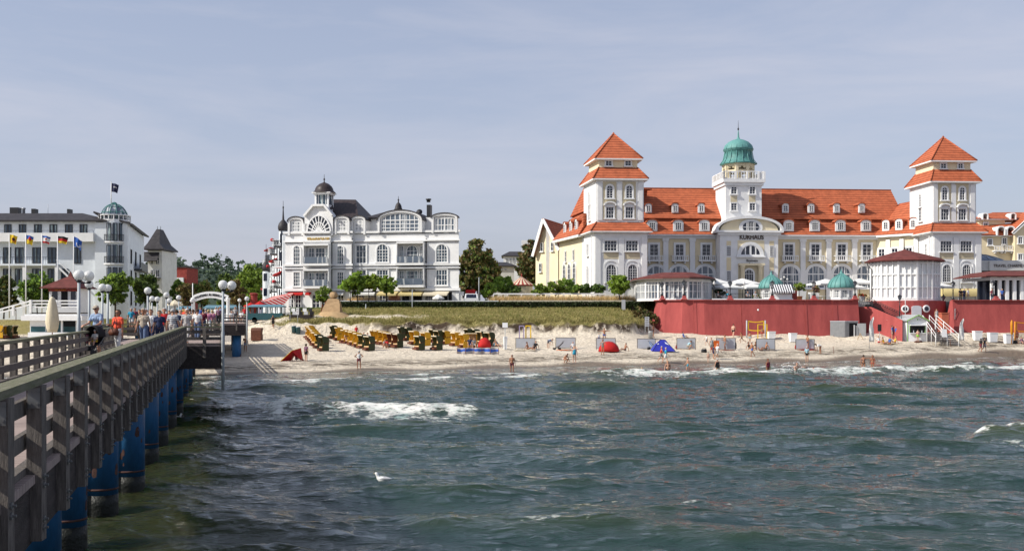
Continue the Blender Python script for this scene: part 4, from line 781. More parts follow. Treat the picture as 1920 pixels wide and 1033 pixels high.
# wall recess: flank of the stair, drum under the rotunda
w3 = thing('stair_flank_wall', 'salmon red stair wall catching the sun beside the grey storage shed', 'wall', (X(1650, 143), 143, 0)); o = w3.location
a, c = Vector((X(1609.5, 142.6), 142.6)), Vector((X(1692, 137), 137)); zA_, zB_ = Z(575, 142.6), Z(600, 137)
th_ = Vector((.25, .35)); b = MB(); b.rings([[(a.x-o.x-.2, a.y-o.y-.5, 1.2), (a.x-o.x, a.y-o.y, zA_), (a.x-o.x+.2, a.y-o.y+.5, zA_), (a.x-o.x+.2, a.y-o.y+.5, 1.2)], [(X(1633, 141)-o.x-.2, 141-o.y-.5, 1.2), (X(1633, 141)-o.x, 141-o.y, Z(575.5, 141)), (X(1633, 141)-o.x+.2, 141.5-o.y, Z(575.5, 141)), (X(1633, 141)-o.x+.2, 141.5-o.y, 1.2)],
    [(c.x-o.x-.2, c.y-o.y-.5, 1.2), (c.x-o.x, c.y-o.y, zB_), (c.x-o.x+.2, c.y-o.y+.5, zB_), (c.x-o.x+.2, c.y-o.y+.5, 1.2)]]); b.build('wall_face', M['red_wall'], w3)
b = MB(); st0, st1 = Vector((X(1627, 142.1), 142.1)), Vector((X(1690, 137.8), 137.8))
for k in range(15): f = k/14; q = st0.lerp(st1, f); z = Z(571, 142.1)+(Z(601, 137.8)-Z(571, 142.1))*f; b.box(q.x-o.x-.3, q.x-o.x+.45, q.y-o.y-.1, q.y-o.y+1.3, z-.2, z)
b.build('steps', M['iron_black'], w3)
b = MB()
for of in (0, 1.25):
    b.tube([(st0.x-o.x, st0.y-o.y+of, Z(571, 142.1)+1), (st1.x-o.x, st1.y-o.y+of, Z(601, 137.8)+1)], .035, 6)
    for k in range(16): f = k/15; q = st0.lerp(st1, f); z = Z(571, 142.1)+(Z(601, 137.8)-Z(571, 142.1))*f; b.bar((q.x-o.x, q.y-o.y+of, z), (q.x-o.x, q.y-o.y+of, z+1), .05, .05)
b.build('stair_rail', M['iron_black'], w3)
DR = thing('rotunda', 'white panelled rotunda with red roof standing on a dark red drum', 'pavilion', (X(1696, 149.5), 149.5, 0)); rR = 4.62; zb, zt = Z(563.5, 145), Z(489, 145)
b = MB(); b.lathe((0, 0, 1), [(rR+1.05, 0), (rR+.75, zb-1)], 48, 0, False); b.build('drum', M['red_wall'], DR)
b = MB(); b.lathe((0, 0, zb), [(rR+.2, 0), (rR+.2, .2), (rR-.12, .22), (rR-.12, zt-zb)], 12, 0, False); b.build('wall', M['white_paint'], DR)
H_ = zt-zb
for i in range(36):
    an = 2*pi*i/36; r = rR-.02 if i % 3 else rR+.08
    r_ = (rR-.12)*(cos(pi/12)/cos((an % (pi/6))-pi/12)); b = MB(); c_, s_ = cos(an), sin(an); wd = .1 if i % 3 else .2
    b.bar(((r_+.1)*c_, (r_+.1)*s_, zb+.23), ((r_+.1)*c_, (r_+.1)*s_, zt-.02), wd*1.3, .24, up=(c_, s_, 0)); b.build('post', M['white_paint'], DR)
for zz in (.35, H_*.34, H_*.67, H_-.25):
    b = MB(); b.lathe((0, 0, zb+zz), [(rR-.14, -.1), (rR+.06, -.1), (rR+.06, .1), (rR-.14, .1)], 12, 0, False); b.build('ring_beam', M['white_paint'], DR)
b = MB(); b.lathe((0, 0, zt+.002), [(rR+.75, 0), (rR+.8, .12), (rR+.05, .5), (.3, Z(469, 149.5)-zt), (.03, Z(467, 149.5)-zt)], 12, 0, False); b.build('roof', M['roof_old'], DR)
b = MB(); b.lathe((0, 0, Z(470, 149.5)), [(.1, 0), (.16, .25), (.05, .5), (.02, 1.4)], 8); b.build('finial', M['iron_black'], DR); b = MB(); b.tube([(-rR-.7, 0, zt+.1), (-rR-.5, 0, zt-.5), (-rR-.05, -.2, zt-1.), (-rR-.05, -.2, zb+.3)], .07, 6); b.build('downpipe', M['iron_black'], DR)
def on_drum(px, py):
    k = (px-CX)/F; cx0, cy0 = DR.location.x, DR.location.y; R = rR+.9; A_ = 1+k*k; B_ = -2*(k*cx0+cy0); C_ = cx0*cx0+cy0*cy0-R*R; y = (-B_-sqrt(B_*B_-4*A_*C_))/(2*A_); x = k*y; return x-cx0, y-cy0, Z(py, y), atan2(y-cy0, x-cx0)+pi/2
for px in (1697, 1737):
    x, y, z, an = on_drum(px, 579); b = MB(); b.lathe((0, 0, 0), [(.5, -.2), (.5, .07), (.42, .12), (.3, .07)], 20); me = b.mesh('porthole', [M['white_paint']]); me.transform(Matrix.Rotation(pi/2, 4, 'X')); o = put('porthole', me, DR, (x, y, z), an)
    b = MB(); b.lathe((0, 0, 0), [(.3, .075), (.3, .1)], 16, 0, False); me = b.mesh('pane', [M['glass_dark']]); me.transform(Matrix.Rotation(pi/2, 4, 'X')); put('pane', me, o)
x, y, z, an = on_drum(1718.5, 594); b = MB(); b.arch(0, -.12, .3, -.6, 1.25, 1.3, .22); b.build('door', M['door_grey'], DR, (x, y, z), an)
# paved terrace behind the walls
b = MB(); pts = [(X(1231, 150), 150.)]+[(p[0], p[1]+.5) for p in wallpts(0)[1:]]+[(X(1609, 146), 146.), (X(1633, 147.5), 147.5), (X(1760, 150), 150.), (X(1781, 150), 150.), (X(1790, 143.6), 143.6), (X(2020, 143.6), 143.6), (X(2020, 230), 230.), (X(1231, 150), 230.)]
b.prism(pts, 2.5, TZ-.03); b.build('terrace', M['paving']); tag(bpy.data.objects['terrace'], kind='structure')

# curved glass pavilion on the left end of the wall
GP = thing('glass_pavilion', 'low white glazed pavilion with curved end and flat red roof on the sea wall', 'pavilion', (X(1260, 146), 146, TZ)); o = GP.location
ring_ = [(X(1190, 160), 160.), (X(1194, 150.5), 150.5), (X(1211, 145.9), 145.9), (X(1246, 143.4), 143.4), (X(1290, 142.3), 142.3), (X(1316, 142.9), 142.9), (X(1331, 145.5), 145.5), (X(1334, 150), 150.), (X(1333, 160), 160.)]
hP = Z(522, 142.5)-TZ; R_ = [(p[0]-o.x, p[1]-o.y) for p in ring_]
b = MB(); b.prism(R_, 0, .35); b.prism([(x*1.0, y) for x, y in R_], hP-.45, hP); b.build('wall', M['white_paint'], GP)
b = MB(); cxy = (sum(x for x, y in R_)/len(R_), sum(y for x, y in R_)/len(R_)); b.prism([(cxy[0]+(x-cxy[0])*.985, cxy[1]+(y-cxy[1])*.985) for x, y in R_], .352, hP-.452); b.build('glazing', M['glass_clear'], GP)
for p, q in zip(R_[:-1], R_[1:]):
    p, q = Vector(p), Vector(q); Ln = (q-p).length; k = max(2, int(Ln/.55))
    for i in range(k):
        r = p.lerp(q, i/k); d = (q-p).normalized(); b = MB(); wd = .24 if i % 4 == 0 else .075; b.bar((r.x, r.y, .353), (r.x, r.y, hP-.453), wd, .16, up=(d.y, -d.x, 0)); b.build('mullion', M['white_paint'], GP)
    b = MB()
    for zz in (hP*.42, hP*.74): b.bar((p.x, p.y, zz), (q.x, q.y, zz), .08, .06)
    b.build('glazing_bar', M['white_paint'], GP)
b = MB(); e = [(cxy[0]+(x-cxy[0])*1.12, cxy[1]+(y-cxy[1])*1.12-.2) for x, y in R_]; i_ = [(cxy[0]+(x-cxy[0])*.5, cxy[1]+(y-cxy[1])*.5) for x, y in R_]
b.rings([ring(e, hP+.003), ring(e, hP+.16), ring(i_, hP+.95)]); b.build('roof', M['roof_old'], GP)
b = MB(); b.rings([ring([(x*1.006, y*1.006) for x, y in e], hP-.1), ring([(x*1.006, y*1.006) for x, y in e], hP+.001)]); b.build('gutter', M['wood_grey'], GP)
# colonnade pavilion at the right edge
CP = thing('colonnade', 'white columned pavilion with shallow red roof at the right edge', 'pavilion', (X(1890, 150), 150, TZ)); o = CP.location
hC = Z(520, 148)-TZ; x0, x1 = X(1858, 148)-o.x, X(2000, 148)-o.x
b = MB(); b.slab([(x0-1.1, -3, hC+.2), (x1, -3, hC+.2), (x1, 1, hC+1.0), (x0+1.5, 1, hC+1.0)], .16); b.slab([(x0-1.1, -3, hC+.2), (x0+1.5, 1, hC+1.0), (x1, 1, hC+1.0), (x1, 8, hC+.9), (x0+1.5, 8, hC+.9), (x0-1.1, 8, hC+.2)], .16); b.build('roof', M['roof_old'], CP)
b = MB(); b.box(x0-.2, x1, -2.2, -1.8, hC-.4, hC+.03); b.box(x0-.2, x0+.2, -1.79, 7, hC-.4, hC+.03); b.build('beam', M['white_paint'], CP)
for i in range(12):
    b = MB(); x = x0+.2+i*1.02; b.box(x-.22, x+.22, -2.15, -1.75, 0, hC-.401); b.build('column', M['white_paint'], CP)
b = MB(); b.box(x0, x1, 2.2, 2.4, 0, hC-.1); b.build('glazing', M['glass_dark'], CP)
# ================================================================== white beach hotel in the middle
S = Fr(535, 158, radians(-10.5), 5.95); sch = S.root('beach_hotel', 'white four storey hotel with dark roof, small dome and arched top windows', 'hotel')
us0, us1 = 0., S.U(858, 0); zc1 = S.H(441, 0, 0)
b = MB(); ub = S.U(571, 0); uc = S.U(622, 0); ud = S.U(659, 0)
b.box(0, ud, 0, 14, -.5, zc1); b.prism([(ud, .8), (us1, .8), (S.U(856.5, 14), 14), (ud, 14)], -.5, zc1); b.box(ub, uc, -.5, -.002, -.5, S.H(407, ub, -.5)-1.0); wl_ = b.build('wall', M['white_plaster'], sch)
for py, h in ((437, .3), (453.5, .22), (497.5, .3), (504, .14), (543.5, .4)):
    b = MB(); z = S.H(py, 0, 0); b.box(-.25, ub-.02, -.25, -.002, z-h/2, z+h/2); b.box(uc+.02, ud+.25, -.25, -.002, z-h/2, z+h/2); b.box(ud+.26, us1+.25, .55, .798, z-h/2, z+h/2); b.box(ub-.02, uc+.02, -.78, -.502, z-h/2, z+h/2)
    b.build('cornice', M['white_plaster'], sch)
    b = MB(); z -= h/2+.06; b.box(-.05, ub-.02, -.06, -.002, z-.05, z+.05); b.box(uc+.02, ud+.05, -.06, -.002, z-.05, z+.05); b.box(ud+.26, us1, .74, .798, z-.05, z+.05); b.build('painted_shadow_line', M['iron_black'], sch)  # black strip under each cornice, put in as its shadow line
VB = .8
def sw(pxa, pya, pxb, pyb, v, c=3, r=4, arch=0., glass='glass_teal', tr=.14): return winp(S, sch, pxa, pya, pxb, pyb, v, c, r, arch=arch, glass=glass, trim=tr, fr=.07, bar=.05)
for px in (557, 638.5): sw(px-6, 461, px+6, 497, 0, 3, 4, 1); sw(px-6, 510, px+6, 537, 0, 3, 4)
for pa, pb in ((706, 729), (817, 840)): sw(pa+1, 458, pb-1, 492, VB, 4, 4, 1); sw(pa+1, 506, pb-1, 535, VB, 4, 3)
sw(668, 460, 687, 494, VB, 3, 3); sw(668, 506, 687, 535, VB, 3, 3)
# loggias: dark recess, glazed back, glass balustrade, furniture
def loggia(pxa, pya, pxb, pyb, v, doors, arched=False):
    u0, z0 = S.P(pxa, pyb, v); u1, z1 = S.P(pxb, pya, v); lg = thing('loggia', None, None, (u0, v, z0)); lg.parent = sch; w, h = u1-u0, z1-z0
    b = MB(); b.box(0, w, -.03, -.001, 0, h); b.build('back_wall', M['grey_plaster'], lg)
    k = len(doors)
    for f, ww, ar in doors: window(lg, f*w, -.031, .1, ww, h*.86 if not ar else h*.9, 2 if ww < 1.5 else 3, 3, arch=ar, trim=.0, fr=.09, glass='glass_teal')
    b = MB(); b.box(-.1, w+.1, -1.0, -.032, h, h+.25); b.box(-.12, .0, -.95, -.032, 0, h-.002); b.box(w, w+.12, -.95, -.032, 0, h-.002); b.box(-.2, w+.2, -1.25, -.032, -.32, 0); b.build('balcony', M['white_plaster'], lg)
    b = MB(); b.box(0, w, -1.18, -1.15, .05, .95); b.build('balustrade', M['glass_clear'], lg)
    b = MB(); b.bar((0, -1.165, .99), (w, -1.165, .99), .05, .04)
    for i in range(5): b.bar((w*i/4, -1.14, 0), (w*i/4, -1.14, .98), .03, .03)
    b.build('rail', M['steel_grey'], lg)
    b = MB(); x = w*.35; b.box(x-.4, x+.4, -.9, -.5, .62, .68); b.box(x-.04, x+.04, -.74, -.66, .05, .62); b.box(x-.3, x+.3, -.85, -.55, .02, .05); b.build('table', M['wood_dark'] if pya < 500 else M['white_paint'], lg)
    for s in (-1, 1):
        b = MB(); x2 = x+s*.75; b.box(x2-.22, x2+.22, -.9, -.46, .4, .46); b.bar((x2+s*.2, -.68, .46), (x2+s*.28, -.68, .95), .42, .05, up=(0, 1, 0)); b.box(x2-.2, x2-.15, -.86, -.5, .02, .4); b.box(x2+.15, x2+.2, -.86, -.5, .02, .4); b.build('chair', M['wood_dark'] if pya < 500 else M['white_paint'], lg)
loggia(574, 461, 619, 495, -.5, ((.24, .9, 0), (.6, 1.5, 0), (.9, .6, 0))); loggia(574, 508, 619, 537, -.5, ((.24, .9, 0), (.6, 1.5, 0), (.9, .6, 0)))
loggia(748, 457, 796, 494, VB, ((.12, .6, 0), (.52, 1.7, 1), (.9, .6, 0))); loggia(748, 504, 796, 535, VB, ((.12, .7, 0), (.52, 1.8, 0), (.9, .7, 0)))
# ground floor shops
for pa, pb, pt in ((542, 551, 553), (554, 565, 553), (568, 583, 552), (586, 600, 552), (603, 617, 552), (634, 645, 552)): sw(pa, pt, pb, 577, -.5 if 575 < pa < 615 else 0, 2, 3, glass='glass_dark', tr=.06)
for pa, pb in ((666, 684), (690, 706), (712, 728), (755, 766), (776, 790), (800, 812), (822, 840)): sw(pa, 553, pb, 577, VB, 3, 3, glass='glass_dark', tr=.06)
u0, z0 = S.P(729, 576, VB); u1, z1 = S.P(750, 552, VB); b = MB(); b.box(u0, u1, VB-.08, VB-.002, z0, z1); b.build('sign_panel', M['salmon_paint'], sch)
sign_text('lettering', 'UNSER\nRESTAURANT', .34, M['brick_red'], sch, ((u0+u1)/2, VB-.12, (z0+z1)/2+.3))
b = MB()
for pa, pb in ((754, 767), (775, 791)): boxp(b, S, pa, 555, pb, 577, VB-.18, VB-.1)
b.build('open_doorway', M['void'], sch)
def awning(par, fr_, pxa, pxb, py, pyb, v, d, m, name='awning'):
    u0, z1 = fr_.P(pxa, py, v); u1, z0 = fr_.P(pxb, pyb, v); b = MB(); b.rings([[(u0, v-.02, z1), (u0, v-d, z0), (u0, v-d, z0-.25), (u0, v-.02, z1-.1)], [(u1, v-.02, z1), (u1, v-d, z0), (u1, v-d, z0-.25), (u1, v-.02, z1-.1)]]); return b.build(name, M[m], par)
for pa, pb in ((712, 748), (752, 795), (798, 843)): awning(sch, S, pa, pb, 546, 551.5, VB, 1.6, 'cloth_cream' if pa > 790 else 'cloth_yellow')
for pa, pb, v in ((541, 570, 0), (575, 584, -.5), (604, 619, -.5), (628, 646, 0), (664, 704, VB)): awning(sch, S, pa, pb, 548, 550.5, v, .7, 'cloth_red' if pa < 600 else 'cloth_white')
# top floor: arched gables
def arch_dormer(pxa, pxb, pyt, pyb, v, depth=5., cols=6, rows=4, glass='glass_clear', rise=.55, m='roof_dark'):
    u0, z0 = S.P(pxa, pyb, v); u1, z1 = S.P(pxb, pyt, v); w = u1-u0; h = z1-z0; r = min(w/2*rise*2*.5, h*.6); d = thing('arched_dormer', None, None, ((u0+u1)/2, v, z0)); d.parent = sch
    b = MB(); b.arch(0, 0, depth, 0, w-.12, h-r, r-.06, 0, 14); b.build('wall', M['white_plaster'], d)
    b = MB(); b.arch(0, -.3, -.002, 0, w, h-r, r, 0, 14, .3); b.build('moulding', M['white_plaster'], d)
    b = MB(); b.arch(0, -.42, depth+.1, h-r-.05, w+.28, h-r, r+.13, 0, 14, .12); b.build('hood', M[m], d)
    window(d, 0, -.003, .12, w-.85, h-.5, cols, rows, arch=max(.15, (r-.2)/(w/2)), trim=0, fr=.12, bar=.1, glass=glass); return d
arch_dormer(541, 570, 407, 442, -.02, cols=6); arch_dormer(628, 656, 405, 440, -.02, cols=6); d2 = arch_dormer(659.5, 686, 405, 440, .78, cols=6)
d3 = arch_dormer(709, 792, 394, 437, .6, 5, cols=8, rows=3, rise=.42); arch_dormer(810, 858, 400, 437, .78, .6, cols=6, rows=2, rise=.32)
b = MB(); boxp(b, S, 690, 409, 708, 441, 3, 9); boxp(b, S, 793, 407, 845, 441, 2.5, 6); b.build('attic_wall', M['white_plaster'], sch)
b = MB(); u0, z0 = S.P(686, 408, 3); u1, z1 = S.P(727, 395.5, 6); b.slab([(u0, 2.5, z0), (u1, 2.5, z0), (u1-.4, 7, z1), (u0+2, 7, z1)], .3); b.slab([(u1-.4, 7, z1), (u0+2, 7, z1), (u0, 12, z0), (u1, 12, z0)], .3); b.build('low_roof', M['roof_dark'], sch)
# centre gable with the great fan window and the domed lantern
vg = -.5; u0, zb = S.P(571, 441, vg); u1, zt = S.P(624, 386, vg); ul, ur = S.U(588, vg), S.U(609, vg); zs = S.H(407, u0, vg)
b = MB(); o_ = [(u0, zb-.1), (u0, zs), (ul, zt), (ur, zt), (u1, zs), (u1, zb-.1)]; b.rings([[(x, vg, z) for x, z in o_], [(x, 1.5, z) for x, z in o_]]); gab_ = b.build('fan_gable', M['white_plaster'], sch)
b = MB()
for p, q in zip(o_[1:4], o_[2:5]): b.bar((p[0], vg-.2, p[1]+.1), (q[0], vg-.2, q[1]+.1), .5, .3)
b.build('gable_moulding', M['white_plaster'], gab_)
uf, zf0 = S.P(598, 438.5, vg); rf = (S.U(620, vg)-S.U(576, vg))/2; zf1 = S.H(404, uf, vg)-zf0
b = MB(); b.arch(0, -.04, -.002, 0, 2*rf, .15, zf1-.15, 0, 20); fan = b.build('fan_window', M['glass_dark'], gab_, (uf, vg, zf0)); b = MB()
b.arch(0, -.14, -.041, 0, 2*rf+.2, .15, zf1-.05, 0, 20, .2)
for f in (.3, .62): b.arch(0, -.11, -.041, 0, 2*rf*f, .15, (zf1-.15)*f, 0, 16, .13)
for i in range(1, 10): a = pi*i/10; r0 = .0; b.bar((-rf*r0*cos(a), -.08, .15), (-rf*cos(a)*.97, -.08, .15+(zf1-.15)*sin(a)*.97), .07, .14, up=(-sin(a), 0, cos(a)))
b.box(-rf, rf, -.13, -.041, 0, .16); b.build('frame', M['white_paint'], fan)
sign_text('lettering', 'STRANDSCHLOSS', .8, M['gold'], sch, (S.U(597, vg), vg-.06, S.H(450.5, 0, vg)), width=S.U(618, vg)-S.U(576, vg), bold=.02)
# seam roof behind the gable
b = MB(); vr = 5.; urt, zrt = S.P(667, 374.5, vr); ulr = S.U(618, vr); zr_ = S.H(373.5, ulr, vr); uR, zR_ = S.P(686, 408, vr)
b.slab([(u1-1.6, vg+.6, S.H(414, u1, vg)), (uR, vg+2., zR_-.2), (urt, vr, zrt), (ulr-1.0, vr, zr_)], .25); b.slab([(urt, vr, zrt), (uR, vg+2., zR_-.2), (uR, 10, zR_)], .25); b.slab([(ulr-1, vr, zr_), (urt, vr, zrt), (uR, 11, zR_-.3), (u0+.5, 11, zR_-.3)], .25); b.slab([(u0-.1, vg+1, zs+.1), (ulr-1.0, vr, zr_), (u0+.5, 11, zR_-.3), (u0-.3, 9, zs)], .25)
b.slab([(ul, vg+1.6, zt+.02), (ur+.8, vg+1.6, zt-.2), (ulr+.2, vr, zr_), (ulr-1., vr, zr_)], .2)
b.build('roof', M['roof_seam'], sch)
b = MB(); boxp(b, S, 662, 393, 668, 402, 3.2, 4.2); boxp(b, S, 800, 384, 807, 407, 5, 6); b.lathe((S.U(803.5, 5.5), 5.5, S.H(384, 0, 5.5)), [(.3, 0), (.3, .3), (.42, .32), (.42, .5)], 10); b.build('chimney', M['iron_black'], sch)
b = MB(); x, z = S.P(790, 400, 4); b.lathe((0, 0, 0), [(.02, 0), (.35, .06), (.48, .16)], 14); me = b.mesh('satellite_dish', [M['iron_black']]); me.transform(Matrix.Rotation(radians(70), 4, 'X')); put('satellite_dish', me, sch, (x, 3, z))
ulx, vlx = S.U(607, 1.6), 1.8; b = MB(); zl0 = S.H(386, ulx, vlx); zl1 = S.H(366.5, ulx, vlx); w_ = S.U(620, vlx)-S.U(594, vlx); h2 = w_/2
b.box(ulx-h2, ulx+h2, vlx-h2, vlx+h2, zl0-1.2, zl0+.1)
for sx_ in (-1, 1):
    for sy_ in (-1, 1): b.box(ulx+sx_*(h2-.12)-.12, ulx+sx_*(h2-.12)+.12, vlx+sy_*(h2-.12)-.12, vlx+sy_*(h2-.12)+.12, zl0+.102, zl1)
b.box(ulx-h2-.15, ulx+h2+.15, vlx-h2-.15, vlx+h2+.15, zl1+.002, zl1+.22); b.box(ulx-h2-.35, ulx+h2+.35, vlx-h2-.35, vlx+h2+.35, zl1+.222, zl1+.34); lan = b.build('lantern', M['white_paint'], sch)
b = MB(); b.box(ulx-h2+.26, ulx+h2-.26, vlx-h2+.26, vlx+h2-.26, zl0+.102, zl1-.002); b.build('glazing', M['glass_teal'], lan); b = MB()
for x in (-.33, .0, .33): b.box(ulx+x*h2*1.6-.04, ulx+x*h2*1.6+.04, vlx-h2+.2, vlx-h2+.258, zl0+.1, zl1)
b.build('glazing_bar', M['white_paint'], lan)
def lead_dome(par, c, r, h, m='roof_dark', fin=1.2):
    b = MB(); b.lathe(c, [(r*1.25, 0), (r*1.18, .12), (r*1.0, h*.22), (r*.95, h*.4), (r*.8, h*.62), (r*.52, h*.83), (r*.2, h*.95), (.1, h), (.07, h+fin*.25), (.16, h+fin*.35), (.05, h+fin*.5), (.02, h+fin)], 16); return b.build('dome', M[m], par)
lead_dome(lan, (ulx, vlx, zl1+.342), (S.U(624, vlx)-S.U(590, vlx))/2*.98, S.H(344, 0, vlx)-zl1-.3, 'roof_seam')
x, z = S.P(747, 393.5, 4); b = MB(); b.lathe((x, 4, z-.8), [(.62, 0), (.62, .8)], 10); b.build('cupola_base', M['white_paint'], sch); lead_dome(sch, (x, 4, z-.01), .52, 1.15, 'roof_dark', .9)
b = MB()
for px in (622.5, 661, 799.5): u, z1 = S.P(px, 452 if px < 640 else 447, VB if px > 700 else 0); b.tube([(u, (VB if px > 700 else 0)-.12, z1), (u, (VB if px > 700 else 0)-.12, -.3)], .07, 6)
b.build('downpipe', M['iron_black'], sch)
# street side of the same block: balconies, red flowers, onion turrets running away from the sea
ST = Fr(535, 158.6, 0, 5.2); stb = ST.root('street_house', 'white street front with balconies, red awnings and dark onion turrets', 'house')
def stp(px, py, d): return (X(px, d)-ST.O[0], d-ST.O[1], Z(py, d)-5.2)
a0, a1 = stp(534, 440, 159.4), stp(496, 505, 246); b = MB(); x2 = a0[0]-.2
b.rings([[(a0[0]-.3, a0[1], -1), (a0[0]+7, a0[1]+2, -1), (a0[0]+7, a0[1]+2, a0[2]), (a0[0]-.3, a0[1], a0[2])], [(a1[0], a1[1], -1), (a1[0]+9, a1[1], -1), (a1[0]+9, a1[1], a0[2]-2), (a1[0], a1[1], a0[2]-2)]]); b.build('wall', M['cool_plaster'], stb)
for k, (f, h) in enumerate(((.02, 0), (.1, .6), (.2, -.3), (.33, .4), (.5, 0), (.72, .2))):
    x, y = a0[0]-.3+(a1[0]-a0[0]+.3)*f, a0[1]+(a1[1]-a0[1])*f
    for j in range(4):
        z = .8+j*3.1+h; b = MB(); b.box(x-1.3, x+.1, y, y+3.2, z, z+.2)
        b.box(x-1.3, x-1.22, y, y+3.2, z+.95, z+1.02); b.box(x-1.3, x+.1, y-.02, y+.04, z+.95, z+1.02)
        for i in range(9): b.box(x-1.29, x-1.25, y+i*.4, y+.03+i*.4, z+.2, z+.95); b.box(x-1.28+i*.15, x-1.25+i*.15, y, y+.03, z+.2, z+.95)
        b.build('balcony', M['iron_black'] if (k+j) % 2 else M['white_paint'], stb)
        b = MB(); b.box(x-.33, x-.28, y+.5, y+2.6, z+.25, z+2.5); b.box(x-.1, x+.0, y-.12, y-.03, z+.3, z+2.4); b.build('window', M['glass_dark'], stb)
        if (k*3+j) % 7 == 1: b = MB(); b.rings([[(x-.2, y, z+2.6), (x-1.5, y, z+2.0), (x-1.5, y, z+1.8), (x-.2, y, z+2.4)], [(x-.2, y+3, z+2.6), (x-1.5, y+3, z+2.0), (x-1.5, y+3, z+1.8), (x-.2, y+3, z+2.4)]]); b.build('awning', M['cloth_red'], stb)
        if (k+2*j) % 5 == 2: b = MB(); b.ball((x-1.4, y+.5, z+1.0), .28, 8); b.ball((x-1.4, y+1.3, z+1.), .25, 8); b.build('flowers', M['flower_red'], stb)
def onion(px0, px1, pyb, pyt, pys, d, base_py):
    x, y, z = stp((px0+px1)/2, pyb, d); r = (X(px1, d)-X(px0, d))/2; h = Z(pyt, d)-Z(pyb, d); hs = Z(pys, d)-Z(pyb, d); zb_ = Z(base_py, d)-5.2
    b = MB(); b.lathe((x, y, zb_), [(r*.82, 0), (r*.82, z-zb_)], 12, 0, False); t_ = b.build('turret', M['cool_plaster'], stb)
    b = MB(); b.lathe((x, y, z), [(r*.75, 0), (r*.98, h*.2), (r*1.0, h*.4), (r*.85, h*.65), (r*.5, h*.85), (r*.22, h), (r*.14, h+(hs-h)*.3), (.07, h+(hs-h)*.6), (.15, h+(hs-h)*.66), (.04, h+(hs-h)*.72), (.03, hs)], 14); b.build('onion_dome', M['roof_dark'], t_)
    for zz in (-1.8, -4.6): b = MB(); b.box(x-.35, x+.35, y-r*.86, y-r*.8, z+zz, z+zz+1.4); b.build('window', M['glass_dark'], t_)
onion(521, 541, 434, 412, 377, 163, 470); onion(491, 507, 509, 489, 458, 200, 590)

# ================================================================== grand hotel on the left
HL = Fr(0, 160, 0, 4.3); hl = HL.root('grand_hotel', 'long white hotel with flat dark roof and glass dome on round corner tower', 'hotel')
u1 = HL.U(180, 0); zt = HL.H(416, 0, 0); uW = HL.U(-60, 0)
b = MB(); b.box(uW, u1, 0, 14, -.5, zt); b.box(u1, HL.U(205, 0), -.45, 5, -.5, zt-.1); wl_ = b.build('wall', M['cool_plaster'], hl)
b = MB(); b.rings([[(uW, -.9, zt+.01), (HL.U(203, 0), -.9, zt+.01), (HL.U(190, 0), 14.9, zt+.01), (uW, 14.9, zt+.01)], [(uW, -.9, zt+.2), (HL.U(203, 0), -.9, zt+.2), (HL.U(190, 0), 14.9, zt+.2), (uW, 14.9, zt+.2)], [(uW, 4.0, HL.H(400, 0, 4)), (HL.U(155, 4), 4., HL.H(400, 0, 4)), (HL.U(155, 4), 10., HL.H(400, 0, 4)), (uW, 10, HL.H(400, 0, 4))]]); b.build('roof', M['roof_dark'], hl)
def lw(pxa, pxb, pya, pyb): winp(HL, hl, pxa, pya, pxb, pyb, 0, 2, 1, trim=.0, fr=.1, bar=.1, frm='iron_black', glass='glass_teal')
for pa, pb in ((-22, -7), (8, 22), (35.5, 49.5), (64, 78.5), (93, 107.5), (122, 136.5), (149.5, 164)): lw(pa, pb, 421, 443.5)
for pa, pb in ((-20, -5), (6, 21), (28, 44.5), (61, 77), (89.5, 105.5), (138, 152.5)): lw(pa, pb, 464, 494)
for pa, pb in ((-20, -5), (6, 21), (28, 44.5), (60.5, 77), (89.5, 105.5), (115, 128)): lw(pa, pb, 504, 534.5)
for py, ua_, ub_, d in ((452, uW, u1, 1.1), (497, uW, HL.U(112, 0), 1.4)):
    b = MB(); z = HL.H(py, 0, 0); b.box(ua_, ub_, -d, -.002, z-.15, z+.12 if d > 1.2 else z+1.15); bl__ = b.build('balcony', M['white_plaster'] if d < 1.2 else M['cool_plaster'], hl)
    b = MB(); z2 = z+1.15 if d < 1.2 else z+.12; h = .35 if d < 1.2 else 1.0
    b.bar((ua_, -d+.06, z2+h), (ub_, -d+.06, z2+h), .05, .05)
    k = int((ub_-ua_)/(.3 if d > 1.2 else 1.2))
    for i in range(k+1): x = ua_+(ub_-ua_)*i/k; b.bar((x, -d+.06, z2), (x, -d+.06, z2+h), .03, .03)
    b.build('railing', M['iron_black'], bl__)
for px in (52, 112):
    b = MB(); u = HL.U(px, 0); b.box(u-.2, u+.2, -1.3, -1.0, -.5, HL.H(499, 0, 0)); b.build('column', M['white_plaster'], hl)
b = MB(); b.bar((HL.U(112, 0), -1.2, HL.H(488, 0, 0)), (HL.U(140, 0), -1.2, HL.H(515, 0, 0)), .1, .12); b.bar((HL.U(112, 0), -1.2, HL.H(498, 0, 0)), (HL.U(140, 0), -1.2, HL.H(525, 0, 0)), .1, .25); b.build('stair_rail', M['white_paint'], hl)
uc, vc, rc = HL.U(217, 0), 1.3, 1.55; uc = HL.U(214, 1.0)
b = MB(); b.lathe((uc, vc, -.5), [(1.75, 0), (1.75, HL.H(412, 0, 0)+.5)], 20, 0, False); b.box(uc-1.6, HL.U(238, 0), .3, 1.2, -.5, zt-.15); tw_ = b.build('corner_tower', M['cool_plaster'], hl)
